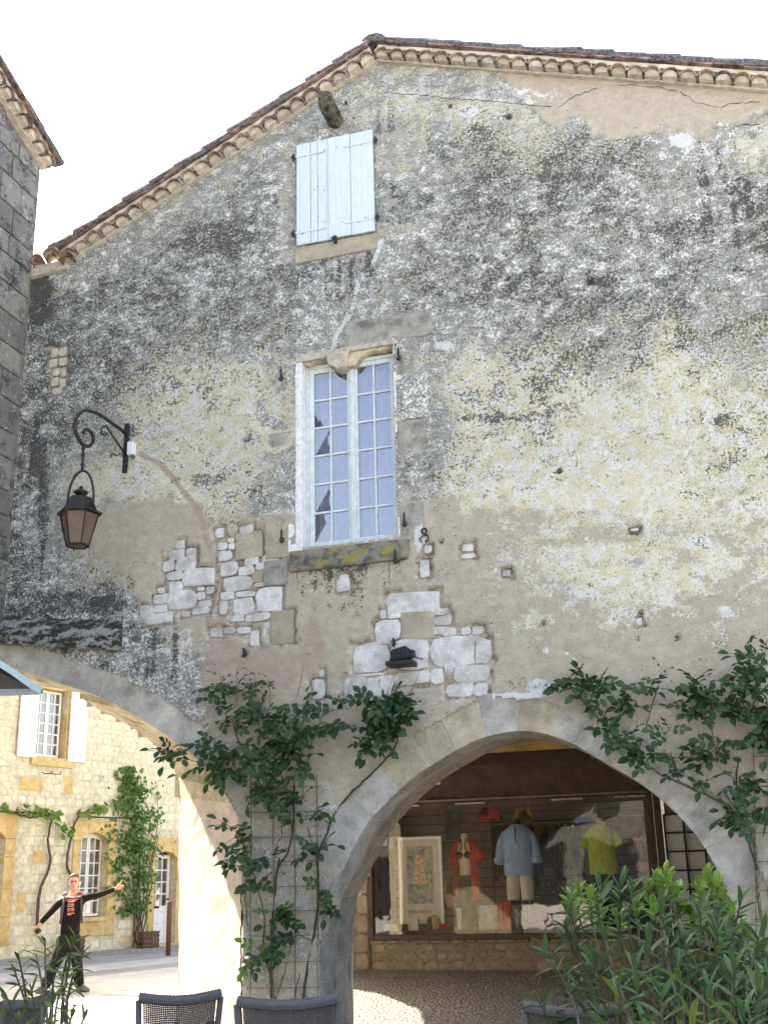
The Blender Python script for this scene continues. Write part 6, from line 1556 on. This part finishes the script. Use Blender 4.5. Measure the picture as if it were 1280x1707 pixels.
# clothes
V = [(pp(111, 1574), (.175, .14)), (pp(111, 1548), (.150, .115)), (pp(111, 1528), (.150, .115)), (pp(111, 1510), (.165, .105)), (pp(111, 1503), (.12, .085)),
     (pp(95, 1506.5), (.068, .066)), (pp(77, 1527, .02), (.050, .050)), (pp(60.5, 1545, -.015), (.036, .038)), (pp(128.5, 1505.5), (.068, .066)), (pp(155, 1501, -.04), (.050, .050)), (pp(183, 1491.5, -.10), (.036, .036))]
skinned('black_top', V, [(0, 1), (1, 2), (2, 3), (3, 4), (3, 5), (5, 6), (6, 7), (3, 8), (8, 9), (9, 10)], M['black_cloth'], per, 2, 2)
V = [(pp(111, 1558), (.17, .13)), (pp(111, 1574), (.17, .14)), (pp(102, 1582), (.115, .12)), (pp(91, 1606, -.02), (.078, .085)), (pp(74, 1650, .12), (.070, .08)), (pp(120, 1582), (.115, .12)), (pp(125, 1606, -.10), (.078, .085)), (pp(132, 1650, -.02), (.072, .08))]
skinned('trousers', V, [(0, 1), (1, 2), (2, 3), (3, 4), (1, 5), (5, 6), (6, 7)], M['dark_trouser'], per, 0, 2)
for (q, dy, dx) in ((pp(72, 1650, .10), -.10, -.06), (pp(134, 1651, -.03), -.12, .08)):
    m = MB(); n_ = 12; rg = []
    for f, rx, rz in ((0, .02, .03), (.15, .045, .055), (.45, .048, .055), (.75, .050, .038), (.95, .042, .03), (1.0, .02, .015)):
        c = Vector((q.x+dx*1.6*(f-.25), q.y+dy*2.0*(f-.25), rz+.0)); rg.append([c+Vector((rx*math.cos(2*math.pi*k/n_), 0, rz*math.sin(2*math.pi*k/n_))) for k in range(n_)])
    m.loft(rg, True, True); m.build('shoe', simple('grey_shoe', (.20, .19, .17), .7), per, True)
# scarf: a loop and two hanging ends in red, white and black stripes
def t_scarf():
    t = NT('striped_scarf_cloth'); w = t.n('ShaderNodeTexWave', wave_type='BANDS', bands_direction='Z'); t.put(w.inputs['Vector'], t.pos); w.inputs['Scale'].default_value = 9; w.inputs['Distortion'].default_value = 1.5
    w2 = t.n('ShaderNodeTexWave', wave_type='BANDS', bands_direction='Z'); t.put(w2.inputs['Vector'], t.shift(t.pos, (0, 0, .035))); w2.inputs['Scale'].default_value = 5; w2.inputs['Distortion'].default_value = 1
    q = t.mix(t.ss(w.outputs[1], .45, .55), (.50, .05, .04), (.55, .40, .38)); q = t.mix(t.ss(w2.outputs[1], .80, .86), q, (.03, .02, .03)); t.col(q); t.rough(.9); t.bump(t.noise(30, 4, .5), .4, .01); return t.m
M['scarf'] = t_scarf()
m = MB(); P = []
for k in range(25):
    a = 2*math.pi*k/24; P.append(pp(111.5, 1500.5)+Vector((.115*math.cos(a), -.03+.085*math.sin(a), .022*math.cos(2*a)-.035*(math.sin(a) < 0)*abs(math.sin(a)))))
m.tube(P, [.034+.007*math.sin(k*2.1) for k in range(25)], 8); m.ball(pp(110, 1508, -.12), (.055, .035, .045), 10, 8)
for (x0, x1, L, yy) in ((105, 107, 1534, -.125), (110, 112, 1530, -.135)):
    a, b = pp(x0+2, 1508, yy), pp(x1+1, L, yy+.0); rg = []
    for k in range(9):
        c = a.lerp(b, k/8); w_ = .022+.010*k/8; rg.append([c+Vector((w_*(i/4-1)*1.0 if i <= 8 else 0, -.012*math.sin(i*1.5+k*.4), 0)) for i in range(9)])
    m.loft(rg, False)
    m.loft([[v+Vector((0, .012, 0)) for v in q] for q in rg], False)
m.build('scarf', M['scarf'], per, True)
m = MB()
for s, x0 in ((-1, 98), (1, 126)):
    m.tube([pp(x0, 1501, .03), pp(x0, 1503, -.09), pp(x0+s*1, 1520, -.13), pp(x0+s*3, 1538, -.10), pp(x0+s*4, 1545, .02)], [.018]*5, 6)
m.loft([oval(pp(111, 1545, .17), .15, .07, 14), oval(pp(111, 1520, .19), .17, .09, 14), oval(pp(111, 1500, .16), .13, .06, 14)], True, True)
m.build('backpack', simple('dark_grey_webbing', (.05, .055, .06), .7), per, True)
m = MB(); m.ball(pp(58, 1556, -.05), (.05, .035, .04), 10, 8); m.tube([pp(58, 1556, -.05), pp(58, 1556, -.13)], [.032, .03], 10)
o = m.build('held_camera', M['black'], None, True); o.location = per.location; o.rotation_euler = per.rotation_euler; tag(o, 'small black camera held low in the pointing person\'s other hand', 'camera')

# ================================================================== WICKER CHAIRS
def t_wick():
    t = NT('dark_grey_wicker'); t.col(t.mix(t.noise(60, 3, .5), (.080, .073, .074), (.15, .138, .138))); t.rough(.75); t.b.inputs['Specular IOR Level'].default_value = .2; return t.m
M['wicker'] = t_wick()
def weave_panel(m, P, nu, nv, rv, rh, amp, rows=None):
    """P(u,v)->point and normal; vertical canes and horizontal strands going over and under"""
    for i in range(nu+1):
        u = i/nu; m.tube([P(u, j/12)[0] for j in range(13)], rv, 4, False)
    for j in range(nv+1):
        v = j/nv
        if rows and not rows(v): continue
        pts = []
        for i in range(nu*2+1):
            u = i/(nu*2); p, n = P(u, v); pts.append(p+n*(amp*(1 if ((i//2)+j) % 2 else -1) if i % 2 == 0 else 0))
        m.tube(pts, rh, 4, False)
def make_chair():
    t = thing('wicker_chair', 'x', 'chair', (0, 0, 0), 0, 'grey wicker terrace chairs')
    w = .27; H = .88
    def B(u, v):   # back panel, slightly curved and reclined; local back at -y
        x = (-w+.03+(2*w-.06)*u)*(.90+.13*v); z = .40+(H-.40-.03)*v-.022*math.sin(math.pi*u)*v; y = -.24-.10*v-.035*math.sin(math.pi*u)
        return Vector((x, y, z)), Vector((0, -1, .2)).normalized()
    m = MB(); weave_panel(m, B, 40, 46, .0054, .0038, .0045); m.build('backrest', M['wicker'], t)
    pl = [(-w*.86, -.22, .38), (-w*.97, -.29, .62), (-w*1.03, -.345, H-.03)]
    for s in (-1, 1): m = MB(); m.tube([Vector((-s*q[0], q[1], q[2])) for q in pl], .022, 10); m.build('back_post', M['wicker'], t, True)
    m = MB()   # wrapped top rail with a braid
    TP = [Vector(((-w*1.03)+2*w*1.03*i/46, -.345-.035*math.sin(math.pi*i/46), H-.012-.022*math.sin(math.pi*i/46))) for i in range(47)]
    m.tube(TP, [.026+.0035*(i % 2) for i in range(47)], 8)
    for i in range(46): 
        a = TP[i]; m.tube([a+Vector((0, -.030, -.02)), a+Vector((.006, -.012, .026)), a+Vector((.012, .022, .014))], .005, 4, False)
    m.build('top_rail', M['wicker'], t, True)
    def S_(u, v): return Vector((-w+2*w*u, -.23+.50*v, .43+.0*u)), Vector((0, 0, 1))
    m = MB(); weave_panel(m, S_, 20, 22, .005, .004, .004); m.box(-w, w, -.24, .27, .405, .42); m.build('seat', M['wicker'], t)
    for s in (-1, 1):
        m = MB(); m.tube(smooth3([Vector((s*w*1.0, -.31, .66)), Vector((s*(w+.035), -.12, .665)), Vector((s*(w+.04), .12, .66)), Vector((s*(w+.03), .25, .62)), Vector((s*(w+.0), .27, .45))], 4), .026, 8); m.build('armrest', M['wicker'], t, True)
        for yy in (-.25, .25):
            m = MB(); m.tube([(s*(w-.01), yy, .42), (s*(w+.0), yy*1.08, 0)], [.022, .018], 8); m.build('leg', M['wicker'], t, True)
    return t
ch0 = make_chair()
CH = [((301, 1657), 'wicker chair with its open woven back to us, second from the left', 0.12, .80), ((480, 1664), 'wicker chair with its back to us right in front of the rose pier', -.03, .93), ((958, 1674), 'wicker chair mostly hidden behind the big oleander at right', -.12, .85), ((48, 1664), 'wicker chair turned side on at the left edge behind the small oleander', 1.15, 1.0)]
for i, ((px, py), lab, rz, sc_) in enumerate(CH):
    c = ch0 if i == 0 else copy_tree(ch0)
    q = atz(px, py, .88); view = math.atan2(-(q.x-CAM.x), q.y-CAM.y)
    rot = view+rz; off = Matrix.Rotation(rot, 3, 'Z') @ Vector((0, .36, 0))
    c.location = (q.x+off.x, q.y+off.y, 0); c.rotation_euler = (0, 0, rot); c['label'] = lab
    c.scale = (sc_, 1, 1)

# ================================================================== PARASOL (only its corner reaches into view)
tipp = at(70, 1147, -4.4)
e1 = Vector((-.94, -.34, 0)); e2 = Vector((.34, -.94, 0)); e2 = Vector((math.sin(R(19.5)), -math.cos(R(19.5)), 0)); S_ = 2.9
cen = tipp+(e1+e2)*(S_/2)
par = thing('parasol', 'corner of a pale blue parasol reaching in at the left edge', 'parasol', (cen.x, cen.y, 0))
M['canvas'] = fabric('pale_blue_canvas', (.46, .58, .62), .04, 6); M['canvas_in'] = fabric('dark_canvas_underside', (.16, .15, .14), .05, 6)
zt = tipp.z; cor = [tipp, tipp+e1*S_, tipp+(e1+e2)*S_, tipp+e2*S_]; apex = Vector((cen.x, cen.y, zt+.75))
m = W(par.location)
for k in range(4): m.add([cor[k], cor[(k+1) % 4], apex], [(0, 1, 2)])
m.build('canopy', M['canvas'], par)
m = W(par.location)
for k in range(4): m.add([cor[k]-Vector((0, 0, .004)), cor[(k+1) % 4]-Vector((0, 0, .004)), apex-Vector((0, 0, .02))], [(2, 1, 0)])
m.build('under_sheet', M['canvas_in'], par)  # second sheet just under the canopy, in a darker canvas colour
for k in range(4):
    a, b = cor[k], cor[(k+1) % 4]; m = W(par.location); m.loft([[a.lerp(b, i/12)+Vector((0, 0, .003)) for i in range(13)], [a.lerp(b, i/12)+Vector((0, 0, -.045-.006*math.sin(i*1.3))) for i in range(13)]], False); m.build('valance', M['canvas'], par)
for k in range(4): m = W(par.location); m.tube([cor[k]-Vector((0, 0, .03)), apex-Vector((0, 0, .05))], .014, 6); m.build('rib', M['brown_wood'], par)
m = W(par.location); m.tube([(cen.x, cen.y, 0), (cen.x, cen.y, zt+.73)], .028, 10); m.build('pole', M['brown_wood'], par); m = W(par.location); m.box(cen.x-.3, cen.x+.3, cen.y-.3, cen.y+.3, 0, .08); m.build('base', M['iron'], par, bevel=.02)

# ================================================================== OLEANDERS
def lance(seed, mat, L=.135, w=.027):
    r = random.Random(seed); m = MB(); d = Vector((1, 0, 0)); V = []; n = 7; c_ = r.uniform(.05, .30); tw = r.uniform(-.3, .3)
    for i in range(n+1):
        f = i/n; h = w*.5*math.sin(math.pi*min(1, f*.93+.07))**.75*(1.0 if f < .999 else 0); z_ = -c_*L*f*f; s = Vector((0, math.cos(tw*f), math.sin(tw*f)))
        c = Vector((L*f, 0, z_)); V += [c+s*h+Vector((0, 0, .25*h)), c, c-s*h+Vector((0, 0, .25*h))]
    b = 0; m.v = [tuple(v) for v in V]
    for i in range(n):
        for k in (0, 1): m.f.append((i*3+k, i*3+k+1, i*3+k+4, i*3+k+3)); m.mi.append(0)
    return m.mesh('leaf', mat, True)
OL = [lance(i, M['oleander_leaf']) for i in range(8)]; OO = [lance(i+20, M['oleander_olive']) for i in range(6)]
LI = []
for i in range(6): LI.append(lance(i+40, M['lime_leaf'], .080, .044))
DK = [lance(i+60, M['dark_leaf'], .08, .036) for i in range(5)]
def bush(name, label, cat, shoots, base, libs, seed, nl=14, spread=(20, 75), gap=.011, stem_mat='stem', stuff_mat='oleander_leaf', limit=296, young=0, LS=1.0):
    """shoots: (px, py, Y, length, lean) -> a stem from the base to the tip with whorls of leaves toward the tip"""
    r = random.Random(seed); root = thing(name, label, cat, tuple(base)); off = Vector(base); items = []
    for si, (px, py, Y, sc, lean) in enumerate(shoots):
        tip = at(px, py, Y); b = Vector(base)+Vector((r.uniform(-.12, .12), r.uniform(-.1, .1), 0)); q = Vector((base[0]*.35+tip.x*.65, Y*.8+base[1]*.2, max(.3, tip.z-.55)))
        P = smooth3([b, q+Vector((r.uniform(-.05, .05), 0, 0)), tip-Vector((lean*.10, 0, .20)), tip], 5)
        m = W(off); m.tube(P, [.009-.006*i/len(P) for i in range(len(P))], 6); m.build('stem', M[stem_mat if si % 4 else 'stem_pale'], root, True)
        ax = (P[-1]-P[-4]).normalized(); n = int(nl*r.uniform(.8, 1.25))
        for i in range(n):
            f = i/n; o = P[-1]-ax*(gap*sc*(n-i)*1.0); az = i*2.4+r.uniform(-.3, .3); el = R(spread[0]+(spread[1]-spread[0])*(1-f)+r.uniform(-12, 12))
            s1 = ax.orthogonal().normalized(); s2 = ax.cross(s1); d = ax*math.cos(el)+(s1*math.cos(az)+s2*math.sin(az))*math.sin(el)
            lib = libs[0]; 
            if len(libs) > 1 and r.random() < young: lib = libs[1]
            s = sc*r.uniform(.8, 1.15)*LS*(.65+.35*min(1, (1-f)*3)); items.append((o, d, ax, s, r.choice(lib), r.uniform(-.3, .3)))
    items.sort(key=lambda t: (t[0]-CAM).length/t[3])
    m = W(off)
    for i, (o, d, ax, s, me, rl) in enumerate(items):
        e = orient(d, ax, rl)
        if i < limit: inst('leaf', me, root, o-off, e, (s, s, s))
        else:
            Mx = Matrix.Translation(o) @ e.to_matrix().to_4x4() @ Matrix.Scale(s, 4)
            m.add([Mx @ v.co for v in me.vertices], [tuple(p.vertices) for p in me.polygons])
    if len(items) > limit: m.build('inner_leaves', M[stuff_mat], root, kind='stuff')
    return root
r = random.Random(3)
sh = [(905, 1575, -6.2, 1.0, -1), (890, 1655, -6.5, .85, -1), (940, 1545, -6.0, 1.0, -.6), (950, 1510, -6.0, 1.0, -.3), (1000, 1475, -6.0, 1.15, 0), (1035, 1470, -5.9, 1.15, .2), (1055, 1480, -6.0, 1.0, .3), (985, 1590, -6.4, 1.0, -.4), (1105, 1500, -5.9, 1.1, .1), (1030, 1640, -6.9, 1.1, 0), (1165, 1505, -5.8, 1.1, .1), (1235, 1500, -5.8, 1.05, .6), (1270, 1560, -6.2, 1.2, .8), (1195, 1530, -6.0, 1.1, .3), (1140, 1560, -6.2, 1.1, 0), (1080, 1570, -6.2, 1.1, 0), (1100, 1650, -6.9, 1.1, 0), (1225, 1610, -6.6, 1.2, .3), (1180, 1640, -6.8, 1.1, .2), (1265, 1650, -6.7, 1.2, .5), (1010, 1560, -6.1, 1.0, -.2), (1060, 1610, -6.5, 1.1, 0), (960, 1640, -6.4, .9, -.4), (1290, 1600, -6.4, 1.1, .8), (1130, 1605, -6.3, 1.1, .0), (1240, 1690, -7.0, 1.1, .3), (1150, 1700, -7.0, 1.1, .0), (1075, 1705, -7.0, 1.1, 0), (1010, 1700, -6.9, 1.0, -.2)]
for i in range(15): sh.append((r.uniform(1040, 1290), r.uniform(1540, 1720), -5.7+r.uniform(-.5, .3), 1.0, r.uniform(-.4, .4)))
bb = atz(1120, 2300, .35)
bb = Vector((at(1120, 1700, -6.2).x, -6.2, .40))
bush('oleander', 'big dark green oleander with long pointed leaves filling the lower right corner', 'shrub', sh, bb, [OL, OO], 5, nl=15, young=.35, LS=.88, spread=(18, 100))
pot = MB(); pot.lathe([(.24, 0), (.30, .40), (.33, .42), (.33, .46), (.29, .46), (.27, .40), (0, .40)], (bb.x, bb.y, 0), 20); o = pot.build('planter', M['terracotta'], None, True); tag(o, 'round terracotta planter under the big oleander', 'planter')
# lime green shrub behind it
sl_ = []
for (x, y) in [(1095, 1462), (1110, 1450), (1080, 1475), (1125, 1478), (1180, 1452), (1195, 1465), (1165, 1475), (1205, 1490), (985, 1485), (965, 1478), (950, 1490), (1000, 1500), (1060, 1500), (1130, 1500), (1150, 1510), (1215, 1515), (1030, 1520), (1090, 1505), (1240, 1540), (1175, 1520)]: sl_.append((x, y, -4.9+r.uniform(-.15, .15), 1.0, 0))
lb = Vector((at(1110, 1600, -4.9).x, -4.9, .3))
bush('lime_shrub', 'bright lime green leafy shrub whose tips stand above the oleander', 'shrub', sl_, lb, [LI], 8, nl=15, spread=(15, 85), gap=.009, stuff_mat='lime_leaf')
dk = [(r.uniform(930, 1290) if i > 40 else r.uniform(1050, 1290), r.uniform(1560, 1760), -5.2+r.uniform(-.3, .3), 1.0, 0) for i in range(62)]
bush('bushy_shrub', 'dense dark green shrub with oval leaves behind the lower part of the oleander', 'shrub', dk, Vector((lb.x+.1, -5.2, .25)), [DK], 9, nl=16, spread=(20, 110), gap=.018, stuff_mat='dark_leaf')
m = MB(); m.box(lb.x-.9, lb.x+.9, -5.45, -4.65, 0, .34); o = m.build('planter_box', M['brown_wood'], None, bevel=.02); tag(o, 'long dark planter box holding the lime and dark shrubs', 'planter')
# small olive-green oleander at the left corner
so = [(75, 1565, -6.3, .85, -.2), (95, 1580, -6.4, .9, .1), (128, 1560, -6.2, .85, .6), (140, 1585, -6.2, .8, .7), (60, 1590, -6.5, .8, -.5), (25, 1620, -6.5, .8, -.8), (30, 1590, -6.4, .8, -.6), (50, 1640, -6.8, .9, -.5), (110, 1620, -6.5, .8, .4), (120, 1640, -6.7, .8, .4), (145, 1690, -6.8, .8, 1), (10, 1660, -6.9, .9, -1), (90, 1650, -6.9, .9, .1), (125, 1675, -7.0, .8, .5), (30, 1690, -7.0, .9, -.4), (5, 1700, -7, .9, -.9), (75, 1700, -7.1, .9, 0), (118, 1600, -6.4, .8, .3)]
ob = Vector((at(62, 1700, -6.7).x, -6.7, .42))
bush('oleander', 'small sparse olive green oleander in front of the person at the left edge', 'shrub', so, ob, [OO, OL], 15, nl=10, spread=(25, 95), gap=.020, young=.2, LS=.8, stuff_mat='oleander_olive')
pot = MB(); pot.lathe([(.20, 0), (.26, .40), (.29, .42), (.29, .46), (.25, .46), (.23, .40), (0, .40)], (ob.x, ob.y, 0), 20); o = pot.build('planter', M['terracotta'], None, True); tag(o, 'round terracotta planter under the small left oleander', 'planter')

# ================================================================== HOUSES ACROSS THE SQUARE (seen only as reflections in the glass)
for k, (x0, x1, h) in enumerate([(-30, -13, 9.0), (-12.6, 2, 10.2), (2.4, 18, 8.8)]):
    t = thing('house', ['plastered house across the square with a low tiled roof, left one', 'plastered house across the square with a low tiled roof, taller middle one', 'plastered house across the square with a low tiled roof, right one'][k], 'house', ((x0+x1)/2, -40, 0))
    m = W(t.location); m.box(x0, x1, -50, -40, 0, h); m.build('wall', M['nb_stone'], t)
    m = W(t.location); yz_prism(m, [(-50.6, h), (-39.4, h), (-39.4, h+.15), (-45, h+2.6), (-50.6, h+.15)], x0-.3, x1+.3); m.build('roof', M['terracotta'], t)
    for i in range(4):
        for j in range(2):
            a = x0+(x1-x0)*(i+.5)/4; z_ = 4.2+j*2.7; m = W(t.location); m.box(a-.5, a+.5, -40.02, -39.95, z_, z_+1.5); m.build('window', M['dark_inside'], t)
        m = W(t.location); m.box(a-1.3, a+1.3, -40.02, -39.93, 0, 3.0); m.build('archway', M['black'], t)
